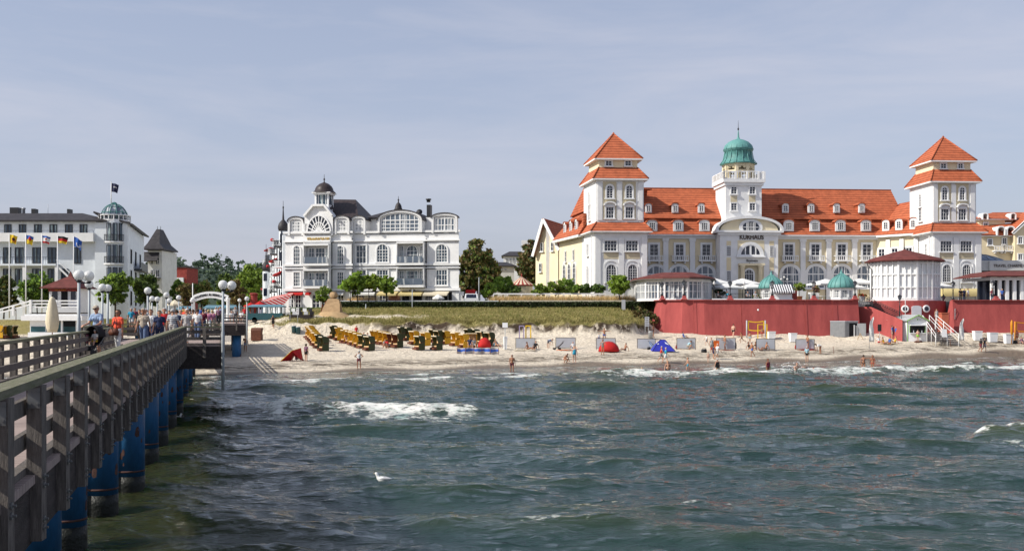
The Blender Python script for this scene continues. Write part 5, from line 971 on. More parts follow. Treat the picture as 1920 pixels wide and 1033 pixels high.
for pya, pyb in ((418.5, 452), (459.5, 493), (501, 530)):
    zlo, zhi = HL.H(pyb, 0, 0), HL.H(pya, 0, 0)
    for k, a in enumerate((-2.2, -1.7, -1.2, -.7)):
        q = (uc+1.755*cos(a)*cos(pi/20)*1.012, vc+1.755*sin(a)*cos(pi/20)*1.012); window(tw_, q[0], q[1], zlo, .72, zhi-zlo, 1, 1, rz=a+pi/2, trim=0, fr=.08, frm='iron_black', glass='glass_teal')
    b = MB(); b.lathe((uc, vc, zlo), [(1.95, 0), (2.0, .0), (2.0, .9), (1.95, .9)], 20, 0, False); me = b.mesh('railing', [M['iron_black']]); b = MB()
    for i in range(26): a = -2.6+2.3*i/25; b.bar((uc+2.0*cos(a), vc+2.0*sin(a), zlo), (uc+2.0*cos(a), vc+2.0*sin(a), zlo+.95), .03, .03)
    b.tube([(uc+2.0*cos(-2.6+2.3*i/12), vc+2.0*sin(-2.6+2.3*i/12), zlo+.95) for i in range(13)], .03, 5); b.build('railing', M['iron_black'], tw_)
    b = MB(); b.lathe((uc, vc, zlo-.3), [(1.76, 0), (2.05, .02), (2.05, .25), (1.76, .27)], 20, 0, False); b.build('band', M['white_plaster'], tw_)
zd = HL.H(411, 0, 0); b = MB(); b.lathe((uc-.3, vc+.6, zd-.25), [(2.4, 0), (2.4, .25), (1.9, .3)], 20, 0, False)
for i in range(20): a = 2*pi*i/20; b.bar((uc-.3+2.3*cos(a), vc+.6+2.3*sin(a), zd), (uc-.3+2.3*cos(a), vc+.6+2.3*sin(a), zd+.6), .12, .12)
b.lathe((uc-.3, vc+.6, zd+.6), [(2.25, 0), (2.4, 0), (2.4, .12), (2.25, .12)], 20, 0, False); b.build('balustrade', M['white_plaster'], tw_)
hd = HL.H(381, 0, 0)-zd; b = MB(); b.lathe((uc-.3, vc+.6, zd+.1), [(2.0*cos(a), hd*sin(a)*.97) for a in np.linspace(0, 1.45, 9)], 22); dm = b.build('glass_dome', M['glass_clear'], tw_)
b = MB()
for i in range(12): an = 2*pi*i/12; b.tube([(uc-.3+2.04*cos(a)*cos(an), vc+.6+2.04*cos(a)*sin(an), zd+.1+hd*sin(a)) for a in np.linspace(0, 1.45, 8)], .045, 5)
for a in (.45, .9, 1.25): b.lathe((uc-.3, vc+.6, zd+.1+hd*sin(a)), [(2.02*cos(a), -.04), (2.07*cos(a), -.04), (2.07*cos(a), .04), (2.02*cos(a), .04)], 22, 0, False)
b.lathe((uc-.3, vc+.6, zd+hd*.98), [(.4, 0), (.4, .25), (.1, .4)], 10); b.build('dome_ribs', M['copper_dark'], dm)
A, B = Vector((HL.U(238, 0), .8)), Vector((HL.U(270, 26), 26)); b = MB(); b.prism([tuple(A), tuple(B), (B.x-8, B.y), (A.x-8, A.y+.5)], -.5, zt-.4); b.build('street_wing', M['cool_plaster'], hl)
an = atan2(B.y-A.y, B.x-A.x)
for f in (.12, .4, .7):
    for z in (2.2, 5.4, 8.6): q = A.lerp(B, f); window(hl, q.x+.02, q.y-.02, z, 1.6, 2.2, 2, 1, rz=an, trim=0, frm='iron_black')
b = MB(); b.slab([(A.x+.9, A.y-.8, zt-.3), (B.x+.9, B.y, zt-.3), (B.x-5, B.y, zt+1.6), (A.x-5, A.y-.8, zt+1.6)], .25); b.build('wing_roof', M['roof_dark'], hl)
b = MB(); q, r_2 = A.lerp(B, .3), A.lerp(B, .75); b.bar((q.x+.6, q.y, 7.9), (r_2.x+.6, r_2.y, 7.9), 1.3, .25); b.bar((q.x+1.2, q.y, 8.5), (r_2.x+1.2, r_2.y, 8.5), .06, 1.1); b.build('balcony', M['iron_black'], hl)
for px, py, w in ((26, 389, 16), (62, 391.5, 7), (128, 392, 5)): b = MB(); boxp(b, HL, px-w/2, py, px+w/2, 400.5, 5, 6.2); b.build('roof_vent', M['iron_black'], hl)
b = MB(); u, z = HL.P(44.5, 400, 5.5); b.lathe((u, 5.5, z-.2), [(.22, 0), (.22, .8), (.3, .85), (.3, 1.0), (.12, 1.1)], 10); u, z = HL.P(90, 400, 5.5); b.lathe((u, 5.5, z-.2), [(.03, 0), (.03, 1.6)], 6); b.build('roof_pipe', M['zinc'], hl)
# houses up the street on the left
def px_house(name, label, d, box, wallm, py_g, roofm=None, apex=None, over=.5, depth=9, z0=4.3, cat='house', wins=(), flat=0):
    o = thing(name, label, cat, (X((box[0]+box[2])/2, d), d, z0)); x0, x1 = X(box[0], d)-o.location.x, X(box[2], d)-o.location.x; zt_ = Z(box[1], d)-z0
    b = MB(); b.box(x0, x1, 0, depth, -.5, zt_); b.build('wall', M[wallm], o)
    if apex:
        b = MB(); e = over; za = Z(apex[1], d)-z0; xa, xb = X(apex[0], d)-o.location.x, X(apex[2], d)-o.location.x
        b.rings([[(x0-e, -e, zt_+.01), (x1+e, -e, zt_+.01), (x1+e, depth+e, zt_+.01), (x0-e, depth+e, zt_+.01)], [(x0-e, -e, zt_+.2), (x1+e, -e, zt_+.2), (x1+e, depth+e, zt_+.2), (x0-e, depth+e, zt_+.2)], [(xa, depth*.4, za), (xb, depth*.4, za), (xb, depth*.6, za), (xa, depth*.6, za)]]); b.build('roof', M[roofm], o)
    elif roofm: b = MB(); b.box(x0-over, x1+over, -over, depth+over, zt_+.002, zt_+.4); b.build('roof', M[roofm], o)
    for pxa, pya, pxb, pyb in wins: window(o, (X((pxa+pxb)/2, d)-o.location.x), 0, Z(pyb, d)-z0, X(pxb, d)-X(pxa, d), Z(pya, d)-Z(pyb, d), 2, 2, trim=.0, fr=.06)
    return o
o = px_house('turret_house', 'pale house with tall dark pointed turret roof up the street', 205, (277, 470, 304, 560), 'grey_plaster', 560, wins=((282, 483, 288, 496), (292, 483, 299, 496), (282, 506, 288, 520), (292, 506, 299, 520)))
b = MB(); zt_ = Z(470, 205)-4.3; w = X(304, 205)-X(277, 205)
b.rings([[(x, y, z) for x, y in ((-w*.5-.6, -1.2), (w*.5+.6, -.8), (w*.5+.6, 8), (-w*.5-.6, 8))] for z in (zt_+.1, zt_+.3)]+[[(x, y, zt_+1.4) for x, y in ((-w*.5, -.2), (w*.34, -.2), (w*.34, 7), (-w*.5, 7))], [(x, y, Z(428, 205)-4.3) for x, y in ((-w*.2, 2.5), (w*.05, 2.5), (w*.05, 4.5), (-w*.2, 4.5))]]); b.build('turret_roof', M['roof_dark'], o)
b = MB(); b.tube([(-.9*w*.2, 3, Z(428, 205)-4.4), (-.9*w*.2, 3, Z(422, 205)-4.3)], .05, 5); b.tube([(.04*w, 3, Z(428, 205)-4.4), (.04*w, 3, Z(422, 205)-4.3)], .05, 5); b.build('finial', M['iron_black'], o)
b = MB(); b.slab([(-w*.5-1.6, -1.4, zt_-2), (w*.3, -1.4, zt_-2), (w*.3, .1, zt_-.2), (-w*.5-1, .1, zt_-.2)], .2); b.box(-w*.5, w*.4, -1.2, -.02, zt_-5.4, zt_-5.2); b.bar((-w*.5, -1.2, zt_-4.4), (w*.4, -1.2, zt_-4.4), .08, .1); b.build('bay_balcony', M['roof_dark'], o)
o = px_house('brick_house', 'house with flat red brick top storey beyond the turret house', 250, (319, 502, 350, 520), 'brick_red', 560, 'roof_dark', over=.2); b = MB(); b.box(X(306, 250)-o.location.x, X(345, 250)-o.location.x, -.6, 6, -.5, Z(520.5, 250)-4.3); b.box(X(306, 250)-o.location.x, X(318, 250)-o.location.x, -.5, 5, Z(520.4, 250)-4.3, Z(504, 250)-4.3); b.build('lower_wall', M['cool_plaster'], o)
for pxa in (308, 313): window(o, X(pxa+1.5, 250)-o.location.x, -.5, Z(516, 250)-4.3, .5, 1.2, 1, 2, trim=0, fr=.05)
b = MB(); b.lathe((X(308, 250)-o.location.x, 2, Z(504, 250)-4.3), [(1.2, 0), (1.1, .8), (.3, 1.1), (.06, 1.2), (.04, 2.4)], 10); b.build('lantern', M['roof_dark'], o)
o = px_house('villa', 'white villa with grey roof between the big tree and gabled house', 255, (944, 481, 985, 560), 'white_plaster', 560, 'roof_dark', (955, 470, 990), wins=((949, 484, 952, 494), (956, 484, 959, 494), (962, 483, 965, 494), (969, 482, 973, 490), (969, 500, 973, 507), (975, 512, 979, 520)))
b = MB(); boxx = X(983, 255)-o.location.x; b.box(boxx-.6, boxx+1.4, 3, 5, Z(481, 255)-4.3, Z(449, 255)-4.3); b.build('chimney', M['white_plaster'], o)
px_house('side_house', 'low house with grey hipped roof in front of the white villa', 215, (925, 500, 964, 565), 'grey_plaster', 560, 'roof_dark', (935, 490, 950), wins=((938, 503, 943, 508), (946, 503, 950, 508)))
o = thing('kiosk', 'round kiosk with striped red conical roof beside the gabled house', 'kiosk', (X(978, 168), 168, 5.9)); b = MB(); b.lathe((0, 0, -.4), [(1.75, 0), (1.75, Z(533, 168)-5.5)], 16, 0, False); b.build('wall', M['beige_panel'], o)
b = MB(); zz = Z(534, 168)-5.9; R_ = 1.95; za = Z(519, 168)-5.9
for i in range(32):
    a, c = 2*pi*i/32, 2*pi*(i+1)/32; b.add([(R_*cos(a), R_*sin(a), zz), (R_*cos(c), R_*sin(c), zz), (.1*cos(c), .1*sin(c), za), (.1*cos(a), .1*sin(a), za)], [(0, 1, 2, 3)], i % 2)
b.lathe((0, 0, zz-.2), [(1.9, 0), (1.98, .1), (1.95, .2)], 32); b.lathe((0, 0, za-.05), [(.12, 0), (.12, .25), (.02, .6)], 8); b.build('roof', [M['brick_red'], M['cloth_cream']], o)
# yellow hotel, glass dome and sign hall at the right edge
o = thing('yellow_hotel', 'yellow hotel with orange roofs, white arched balconies and gable at right edge', 'hotel', (X(1890, 205), 205, 7.)); q = lambda px, py, d=205: (X(px, d)-o.location.x, Z(py, d)-7.)
b = MB(); x0, z0 = q(1840, 441); x1, _ = q(2000, 441); b.box(x0, x1, 0, 14, -1, z0); b.build('wall', M['yellow_plaster'], o)
b = MB(); xa, za = q(1848, 408); xb, _ = q(1898, 408); b.box(xa, xb, 3, 11, z0-2, za); b.build('attic', M['yellow_plaster'], o)
b = MB(); xc, zc = q(1892, 392); b.rings([[(xa-.8, 2.2, za), (x1, 2.2, za), (x1, 11.8, za), (xa-.8, 11.8, za)], [(xc, 6.8, zc), (x1, 6.8, zc), (x1, 7.2, zc), (xc, 7.2, zc)]]); b.slab([(x0-.5, -.9, z0+.1), (x1, -.9, z0+.1), (x1, 3.2, z0+3.1), (x0+1, 3.2, z0+2.2)], .25); b.build('roof', M['roof_tile'], o)
b = MB(); b.box(x0-.4, x1, -.7, -.002, z0-.25, z0+.02); b.box(xa-.5, x1, 2.5, 2.998, za-.25, za-.002); b.build('eaves', M['white_plaster'], o)
xg0, zg0 = q(1896, 436); xg1, zg1 = q(1925, 416); b = MB(); b.rings([[(xg0, -1.5, -1), (xg0+8, -1.5, -1), (xg0+8, -1.5, zg0), (xg0+4, -1.5, zg1+1.6), (xg0, -1.5, zg0)], [(xg0, -.01, -1), (xg0+8, -.01, -1), (xg0+8, -.01, zg0), (xg0+4, -.01, zg1+1.6), (xg0, -.01, zg0)]]); b.build('gable', M['yellow_plaster'], o)
b = MB(); b.bar((xg0-.5, -1.7, zg0-.3), (xg0+4, -1.7, zg1+1.8), .4, .5); b.bar((xg0+8.5, -1.7, zg0-.3), (xg0+4, -1.7, zg1+1.8), .4, .5); b.build('bargeboard', M['white_plaster'], o)
b = MB(); b.slab([(xg0-.6, -1.9, zg0-.1), (xg0+4, -1.9, zg1+2.1), (xg0+4, 4, zg1+2.1), (xg0-.6, 4, zg0-.1)], .2); b.slab([(xg0+8.6, -1.9, zg0-.1), (xg0+4, -1.9, zg1+2.1), (xg0+4, 4, zg1+2.1), (xg0+8.6, 4, zg0-.1)], .2); b.build('gable_roof', M['roof_tile'], o)
for px in (1872, 1890): x, z = q(px, 442); b = MB(); b.arch(x, -1.3, -.72, z, 1.7, z+.9, .9, 0, 10, .22); b.arch(x, -1.2, 2.5, z+.9, 1.6, z+.91, .85, 0, 10, .2); b.build('arched_dormer', M['white_plaster'], o)
for px, py in ((1856, 404), (1909, 404)): x, z = q(px, py); b = MB(); b.arch(x, 1.9, 4, z-.6, 1.2, z+.2, .5, 0, 10, .2); b.build('arched_dormer', M['white_plaster'], o)
for px, pa, pb in ((1856, 448, 460), (1883, 446, 458), (1906, 445, 458), (1906, 477, 488), (1861, 415, 425)): x, z = q(px, pb); window(o, x, 3 if py == 1861 else (-1.5 if px > 1900 else (2.99 if px == 1861 else 0)), z, .8, (pb-pa)*.1, 2, 3, trim=.15)
for px in (1870, 1888): x, z = q(px, 470); balcony(o, x, 0, z, 2.0, 1.0, .9)
o = thing('sign_hall', 'grey entrance hall with blue glass dome and lettered sign board', 'pavilion', (X(1880, 166), 166, 7.)); q = lambda px, py, d=166: (X(px, d)-o.location.x, Z(py, d)-7.)
x0, z0 = q(1842, 488); x1, _ = q(2000, 488); b = MB(); b.box(x0, x1, .3, 8, z0-1.6, z0); b.build('wall', M['grey_plaster'], o)
b = MB(); b.box(x0, x1, 1.5, 8, -.3, z0-1.602); b.build('dark_opening', M['void'], o)
for px in (1868, 1893, 1918): x, _ = q(px, 500); b = MB(); b.box(x-.35, x+.35, .4, 1.1, -.3, z0-1.603); b.build('column', M['beige_panel'], o)
b = MB(); xc, zc = q(1858, 474); b.lathe((xc, 4, z0+.002), [(3.6, 0), (3.5, .12), (2.4, .6), (1., zc-z0-.15), (.1, zc-z0)], 16, 0, False); b.build('glass_dome', M['blue_glass'], o)
b = MB()
for i in range(16): a = 2*pi*i/16; b.tube([(xc+r*cos(a), 4+r*sin(a), z0+.03+h) for r, h in ((3.52, .12), (2.42, .6), (1.02, zc-z0-.15), (.1, zc-z0))], .04, 5)
b.build('dome_ribs', M['zinc'], o)
x2, z2 = q(1855, 507); _, z3 = q(1855, 490); b = MB(); b.box(x2, x1, -.1, .299, z2, z3); b.build('sign_board', M['grey_plaster'], o)
sign_text('lettering', 'TRAVEL CHARME KUR', .62, M['letter_dark'], o, ((X(1862, 166)+X(1932, 166))/2-o.location.x, -.14, (z2+z3)/2), width=X(1932, 166)-X(1862, 166))
# ------------------------------------------------------------------ trees: tapered trunk with limbs, crown of many leaf clumps with gaps
def leaf_cloud(seed, lobes, n, size, flat=.8, nclump=None):
    """lobes: (x, y, z, rx, ry, rz); leaves sit in clumps spread through the outer volume of the lobes"""
    r = np.random.default_rng(seed); C = []
    vol = np.array([l[3]*l[4]*l[5] for l in lobes])**.7; k = nclump or max(30, n//45)
    for l, c in zip(lobes, np.maximum(6, (k*vol/vol.sum()).astype(int))):
        d = r.normal(size=(c, 3)); d /= np.linalg.norm(d, axis=1)[:, None]; rad = r.uniform(.45, 1.04, c)**.6
        C.append(np.c_[l[0]+d[:, 0]*l[3]*rad, l[1]+d[:, 1]*l[4]*rad, l[2]+d[:, 2]*l[5]*rad])
    C = np.concatenate(C); cs = r.uniform(.55, 1.35, len(C)); idx = r.integers(0, len(C), n)
    mean = np.mean([min(l[3], l[5]) for l in lobes]); P = C[idx]+r.normal(0, 1, (n, 3))*np.array([1, 1, .75])*(cs[idx]*mean*.16)[:, None]
    a = r.normal(size=(n, 3)); a /= np.linalg.norm(a, axis=1)[:, None]; b = np.cross(a, r.normal(size=(n, 3))); b /= np.linalg.norm(b, axis=1)[:, None]
    s = (size*r.uniform(.6, 1.3, n))[:, None]; v = np.stack([P-a*s, P+b*s*.55, P+a*s, P-b*s*.55], 1).reshape(-1, 3)
    return v, np.arange(4*n).reshape(-1, 4)
def tree(name, label, x, y, z0, lobes, n, size, mats, trunk=.18, h0=None, group=None, seed=1, cat='tree', stems=1, limbs=6):
    o = thing(name, label, cat, (x, y, z0), 0, group); rr = random.Random(seed)
    n = int(n*1.7); v, f = leaf_cloud(seed, lobes, n, size*1.12); ms = [M[m] for m in mats]
    put('crown', np_mesh('crown', v, f, ms, np.random.default_rng(seed).integers(0, len(ms), len(f)//12+1).repeat(12)[:len(f)]), o)
    b = MB(); top = max(lobes, key=lambda l: l[5])
    for s in range(stems):
        sx_ = 0 if stems == 1 else (s/(stems-1)-.5)*2*.5; tx, ty, tz = top[0]+sx_, top[1], top[2]+top[5]*.3
        b.tube([(sx_, 0, -.3), (sx_+rr.uniform(-.1, .1), 0, tz*.35), (sx_*.6+tx*.4, ty*.4, tz*.7), (tx, ty, tz)], [trunk*1.25, trunk, trunk*.75, trunk*.25], 7)
    for k in range(limbs):
        l = lobes[k % len(lobes)]; q = Vector((l[0]+rr.uniform(-.7, .7)*l[3], l[1]+rr.uniform(-.5, .5)*l[4], l[2]+rr.uniform(-.2, .6)*l[5])); st = Vector((top[0]*.4, top[1]*.4, (top[2]-top[5])*rr.uniform(.75, 1.1)+.05))
        b.tube([st, st.lerp(q, .5)+Vector((0, 0, .1)), q], [trunk*.45, trunk*.28, .02], 5)
    b.build('trunk', M['bark'], o); return o
def tree_px(name, label, pxa, pxb, pyt, pyc, pyb, d, mats, n=2600, size=.2, seed=1, trunk=.15, lobes=None, group=None, stems=1, limbs=6, z0=None, cat='tree'):
    """tree by its photo box: crown columns a..b, rows t..c, ground row b"""
    x = X((pxa+pxb)/2, d); zb = Z(pyb, d) if z0 is None else z0; w = X(pxb, d)-X(pxa, d); zt, zc = Z(pyt, d)-zb, Z(pyc, d)-zb; h = zt-zc; rr = random.Random(seed)
    if lobes is None:
        lobes = [(0, 0, zc+h*.5, w*.4, w*.36, h*.46)]
        for k in range(6): a = k*1.05+rr.uniform(0, .6); lobes.append((w*.27*cos(a), w*.25*sin(a), zc+h*(.3+.45*rr.random()), w*.25, w*.23, h*.28*rr.uniform(.8, 1.15)))
        lobes.append((rr.uniform(-.1, .1)*w, 0, zc+h*.78, w*.2, w*.2, h*.22))
    else: lobes = [(l[0]*w, l[1]*w, zc+l[2]*h, l[3]*w, l[3]*w, l[4]*h) for l in lobes]
    return tree(name, label, x, d, zb, lobes, n, size, mats, trunk, None, group, seed, cat, stems, limbs)
LB, LM_, LD, LO, LR = 'leaf_bright', 'leaf_mid', 'leaf_dark', 'leaf_olive', 'leaf_rust'
tg = 'clipped trees in front of the white hotel'
tree_px('clipped_tree', 'leftmost of the clipped bright green trees before the white hotel', 637, 690, 513, 552, 582, 151.3, (LB, LB, LM_), 2600, .2, 11, .09, group=tg, stems=2)
tree_px('clipped_tree', 'middle clipped bright green tree before the white hotel', 676, 720, 514, 546, 582, 151.3, (LB, LB, LM_), 2200, .2, 12, .07, group=tg, stems=2)
tree_px('clipped_tree', 'rightmost clipped tree with dark trunk before the white hotel', 706, 744, 517, 553, 582, 151.3, (LB, LM_), 1900, .19, 13, .1, group=tg)
tree_px('young_tree', 'small dark green tree behind the sand sculpture', 590, 622, 537, 571, 582, 152, (LM_, LD, LB), 1500, .17, 14, .06)
tree_px('maple_tree', 'big olive brown tree right of the white hotel', 855, 938, 452, 552, 585, 175, (LO, LD, LM_, LO, LR), 7000, .3, 15, .3, lobes=[(0, 0, .45, .36, .42), (-.1, 0, .82, .17, .18), (.12, -.05, .7, .2, .2), (-.25, 0, .5, .2, .3), (.3, 0, .42, .2, .22), (.2, -.1, .2, .25, .22), (-.2, -.1, .2, .26, .22), (0, 0, .92, .1, .1)])
tree_px('beech_tree', 'dark rusty tree between the white villa and gabled house', 968, 1016, 446, 545, 580, 215, (LR, LD, LO, LD), 4200, .34, 16, .3)
tree_px('round_tree', 'bright round tree left of the striped kiosk roof', 923, 962, 518, 552, 577, 158, (LB, LM_), 2000, .19, 17, .08)
tree_px('round_tree', 'bushy green tree beside the white truck', 903, 932, 530, 572, 580, 156, (LB, LM_), 1700, .19, 18, .08)
tree_px('round_tree', 'dark green tree in front of the striped kiosk', 946, 978, 535, 556, 577, 157, (LM_, LD), 1500, .19, 19, .08)
pg = 'low trees along the hotel pergola'
for i, (pa, pb, pt, pc) in enumerate(((995, 1030, 533, 556), (1022, 1062, 526, 553), (1048, 1092, 524, 553), (1086, 1112, 531, 553), (1106, 1136, 532, 553))):
    tree_px('pergola_tree', ('leftmost low tree of the pergola row below the gabled house', 'second low tree from the left in the pergola row', 'middle and tallest low tree of the pergola row', 'fourth low tree from the left in the pergola row', 'rightmost low dark tree of the pergola row')[i], pa, pb, pt, pc, 577, 155.5, (LB, LM_, LM_) if i < 3 else (LM_, LD), 1700, .18, 30+i, .06, group=pg)
tree_px('ball_tree', 'bright round tree left of the glass pavilion', 1140, 1184, 514, 555, 578, 151.5, (LB, LB, LM_), 2800, .19, 41, .09)
b = thing('pergola', 'long white pergola beam on posts among the low trees', 'pergola', (X(1060, 154.5), 154.5, 5.95)); m_ = MB(); w = X(1136, 154.5)-X(925, 154.5); c = X(925, 154.5)-b.location.x
m_.box(c, c+w, -.1, .1, 2.05, 2.25); m_.build('beam', M['white_paint'], b)
for i in range(9): m_ = MB(); m_.box(c+w*i/8-.1, c+w*i/8+.1, -.1, .1, -.2, 2.05); m_.build('post', M['white_paint'], b)
# left hotel garden
hg = 'shrubs in front of the left grand hotel'
tree_px('laurel', 'large glossy shrub between the flagpoles, left of the red kiosk', 36, 104, 513, 578, 592, 150, (LM_, LD, LB, LD), 4200, .24, 51, .1, group=hg)
tree_px('laurel', 'dark shrub at the left edge under the first flag', -16, 30, 515, 582, 594, 150, (LD, LO, LD), 3000, .24, 52, .1, group=hg)
tree_px('laurel', 'dense green tree at the foot of the round corner tower', 186, 246, 512, 572, 590, 148, (LM_, LD, LB), 3800, .24, 53, .12, group=hg)
tree_px('street_tree', 'dark tree before the street side of the grand hotel', 248, 302, 515, 575, 592, 152, (LD, LD, LM_), 3200, .24, 54, .12, group='trees in the street behind the pier')
tree_px('street_tree', 'dark narrow tree below the brick house', 318, 350, 524, 570, 592, 190, (LD, LM_), 2200, .28, 55, .14, group='trees in the street behind the pier')
tree_px('street_tree', 'rusty olive tree left of the welcome arch', 333, 366, 530, 582, 594, 158, (LO, LR, LO), 2200, .22, 56, .12, group='trees in the street behind the pier')
tree_px('street_tree', 'olive green tree behind the welcome arch', 355, 402, 527, 575, 594, 175, (LM_, LO), 2600, .26, 57, .14, group='trees in the street behind the pier')
tree_px('street_tree', 'rusty tree right of the twin globe lamp', 426, 464, 524, 575, 594, 150, (LO, LO, LR), 2600, .2, 58, .12, group='trees in the street behind the pier')
tree_px('street_tree', 'tallest bright green tree left of the street houses', 440, 494, 497, 580, 594, 230, (LB, LM_, LM_), 5200, .34, 59, .2, group='trees in the street behind the pier', lobes=[(0, 0, .5, .38, .42), (.05, 0, .8, .24, .2), (.25, 0, .7, .22, .22), (-.28, 0, .5, .22, .3), (.1, -.1, .25, .35, .25), (-.15, 0, .2, .28, .2)])
tree_px('street_tree', 'dark green tree behind the twin globe lamp', 404, 446, 514, 580, 594, 240, (LD, LM_), 3000, .36, 60, .2, group='trees in the street behind the pier')
# wooded hill far behind
hx, hy = np.meshgrid(np.linspace(-330, -60, 40), np.linspace(520, 760, 20)); hzv = 4+27*np.exp(-((hx+185)/95)**2-((hy-650)/90)**2)+2*np.sin(hx*.09)
ii = (np.arange(19)[:, None]*40+np.arange(39)[None]).ravel(); tag(put('hills', np_mesh('hills', np.stack([hx, hy, hzv], -1).reshape(-1, 3), np.stack([ii, ii+1, ii+41, ii+40], 1), [M['leaf_far_dark']], smooth=True)), kind='structure')
r_ = np.random.default_rng(77); lob = []
for k in range(150):
    x, y = r_.uniform(-290, -75), r_.uniform(540, 700); z = 4+27*np.exp(-((x+185)/95)**2-((y-650)/90)**2); s = r_.uniform(4, 8); lob.append((x, y, z+s*.6, s, s, s*.9))
v, f = leaf_cloud(78, lob, 26000, 1.1, nclump=1500); tag(put('forest', np_mesh('forest', v, f, [M['leaf_far'], M['leaf_far_dark'], M['leaf_far_dark']], r_.integers(0, 3, len(f)//10+1).repeat(10)[:len(f)])), kind='stuff')
# long clipped hedge, wall top and tall ornamental grass on the promenade
def hedge(name, label, pxa, pxb, pyt, pyb, d, mats, n, size=.13, thick=.9, seed=3, cat='hedge'):
    x0, x1 = X(pxa, d), X(pxb, d); z0, z1 = Z(pyb, d), Z(pyt, d); o = thing(name, label, cat, ((x0+x1)/2, d, z0)); r = np.random.default_rng(seed); w = (x1-x0)/2; h = z1-z0
    P = np.c_[r.uniform(-w, w, n), r.uniform(-thick/2, thick/2, n), r.uniform(0, 1, n)**.8*h]; k = r.integers(0, 3, n); P[k == 0, 1] = -thick/2+r.normal(0, .05, (k == 0).sum()); P[k == 1, 2] = h+r.normal(0, .04, (k == 1).sum())
    gap = .5+.5*np.sin(P[:, 0]*1.9+np.sin(P[:, 0]*.7)*2); keepm = ~((gap > .93) & (P[:, 2] < h*.55) & (P[:, 2] > h*.15)); P = P[keepm]; n = len(P)
    a = r.normal(size=(n, 3)); a /= np.linalg.norm(a, axis=1)[:, None]; b = np.cross(a, r.normal(size=(n, 3))); b /= np.linalg.norm(b, axis=1)[:, None]; s = (size*r.uniform(.6, 1.3, n))[:, None]
    v = np.stack([P-a*s, P+b*s*.6, P+a*s, P-b*s*.6], 1).reshape(-1, 3); put('leaves', np_mesh('leaves', v, np.arange(4*n).reshape(-1, 4), [M[m] for m in mats], r.integers(0, len(mats), n)), o)
    b = MB(); b.box(-w, w, thick*.1, thick*.3, -.2, h*.8)
    for i in range(int(2*w/1.1)): x = -w+.5+i*1.1; b.tube([(x, 0, -.2), (x+.1, 0, h*.8)], .03, 5)
    b.build('stems', M['bark'], o); return o
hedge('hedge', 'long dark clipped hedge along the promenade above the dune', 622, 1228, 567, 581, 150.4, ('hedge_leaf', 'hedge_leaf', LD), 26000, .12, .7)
hedge('hedge', 'short low green hedge left of the sand sculpture', 545, 598, 578, 588, 149, (LM_, LD), 3000, .12, .8, 5)
b = MB(); b.box(X(640, 152), X(935, 152), 151.4, 151.7, 5.4, Z(565.2, 152)); b.box(X(640, 152), X(935, 152), 151.3, 151.8, Z(565.1, 152), Z(563.6, 152)); tag(b.build('terrace_parapet', M['white_paint']), 'white parapet behind the hedge in front of the white hotel', 'wall')
b = MB(); b.box(X(938, 152), X(1186, 152), 151.3, 151.8, 5.4, Z(563, 152)); tag(b.build('terrace_parapet', M['cloth_cream']), 'pale parapet below the tall orange grasses', 'wall')
bx = r_.uniform(X(921, 153), X(1186, 153), 5200); bw = np.c_[bx, r_.uniform(152.6, 153.8, 5200), np.full(5200, 6.0)]
tag(blades('feather_grass', bw, 1.0, 2.05, .05, [M['reed'], M['reed'], M['dune_grass']], 9, 3, .12), kind='stuff')
bx = r_.uniform(X(650, 153), X(700, 153), 300); tag(blades('feather_grass', np.c_[bx, r_.uniform(152.4, 152.8, 300), np.full(300, 6.)], 1.2, 1.9, .04, [M['reed']], 10, 3, .1), kind='stuff')
# scrub on the eroded corner of the dune
tree_px('scrub', 'dark straggly scrub on the dune corner beside the red wall', 1186, 1232, 576, 606, 608, 142.5, (LO, LD, LR), 1100, .16, 81, .04, cat='shrub', lobes=[(-.3, 0, .7, .2, .3), (.1, 0, .5, .28, .36), (.35, 0, .2, .18, .3)])
tree_px('scrub', 'grassy tuft at the right end of the dune edge', 1172, 1200, 606, 628, 630, 137, (LO, LR), 700, .12, 82, .03, cat='shrub')

# ------------------------------------------------------------------ left garden: flags, kiosk, bar
FL = 'flags on the row of poles by the pier'
def flag(px, py_top, py_base, d, bands, label, fw, fh, emblem=None, droop=.12, group=FL, cat='flag', py_flag=None):
    z1 = Z(py_top, d); zb = Z(py_base, d); o = thing('flagpole', label.replace('flag', 'pole carrying the flag', 1) if False else 'white pole carrying the '+label, 'flagpole', (X(px, d), d, zb), 0, 'flagpoles' if group == FL else None)
    b = MB(); b.lathe((0, 0, 0), [(.09, -.3), (.07, (z1-zb)*.5), (.045, z1-zb)], 10); b.ball((0, 0, z1-zb+.06), .08, 8); b.build('pole', M['white_paint'], o)
    nu, nv = 16, 12; P = []; q = (0 if py_flag is None else Z(py_flag, d)-z1)
    for j in range(nv+1):
        for i in range(nu+1):
            u, v = i/nu, j/nv; P.append((.06+u*fw*(.95-.12*v), .16*sin(u*8+v*2)*u+.0, -.12-v*fh-droop*fh*u**1.4*1.6-.05*sin(u*9)*u+q))
    Fc, mi = [], []
    for j in range(nv):
        for i in range(nu):
            a = j*(nu+1)+i; Fc.append((a, a+1, a+nu+2, a+nu+1)); u, v = (i+.5)/nu, (j+.5)/nv; k = None
            if emblem: k = emblem(u, v)
            mi.append(k if k is not None else min(len(bands)-1, int(v*len(bands))) if isinstance(bands, list) else bands[1](u, v))
    ml = bands if isinstance(bands, list) else bands[0]
    me = np_mesh('flag', P, Fc, [M[m] for m in ml], mi, True); f = put('flag', me, None, (X(px, d), d, z1)); sol = f.modifiers.new('s', 'SOLIDIFY'); sol.thickness = .012; tag(f, label, 'flag', group)
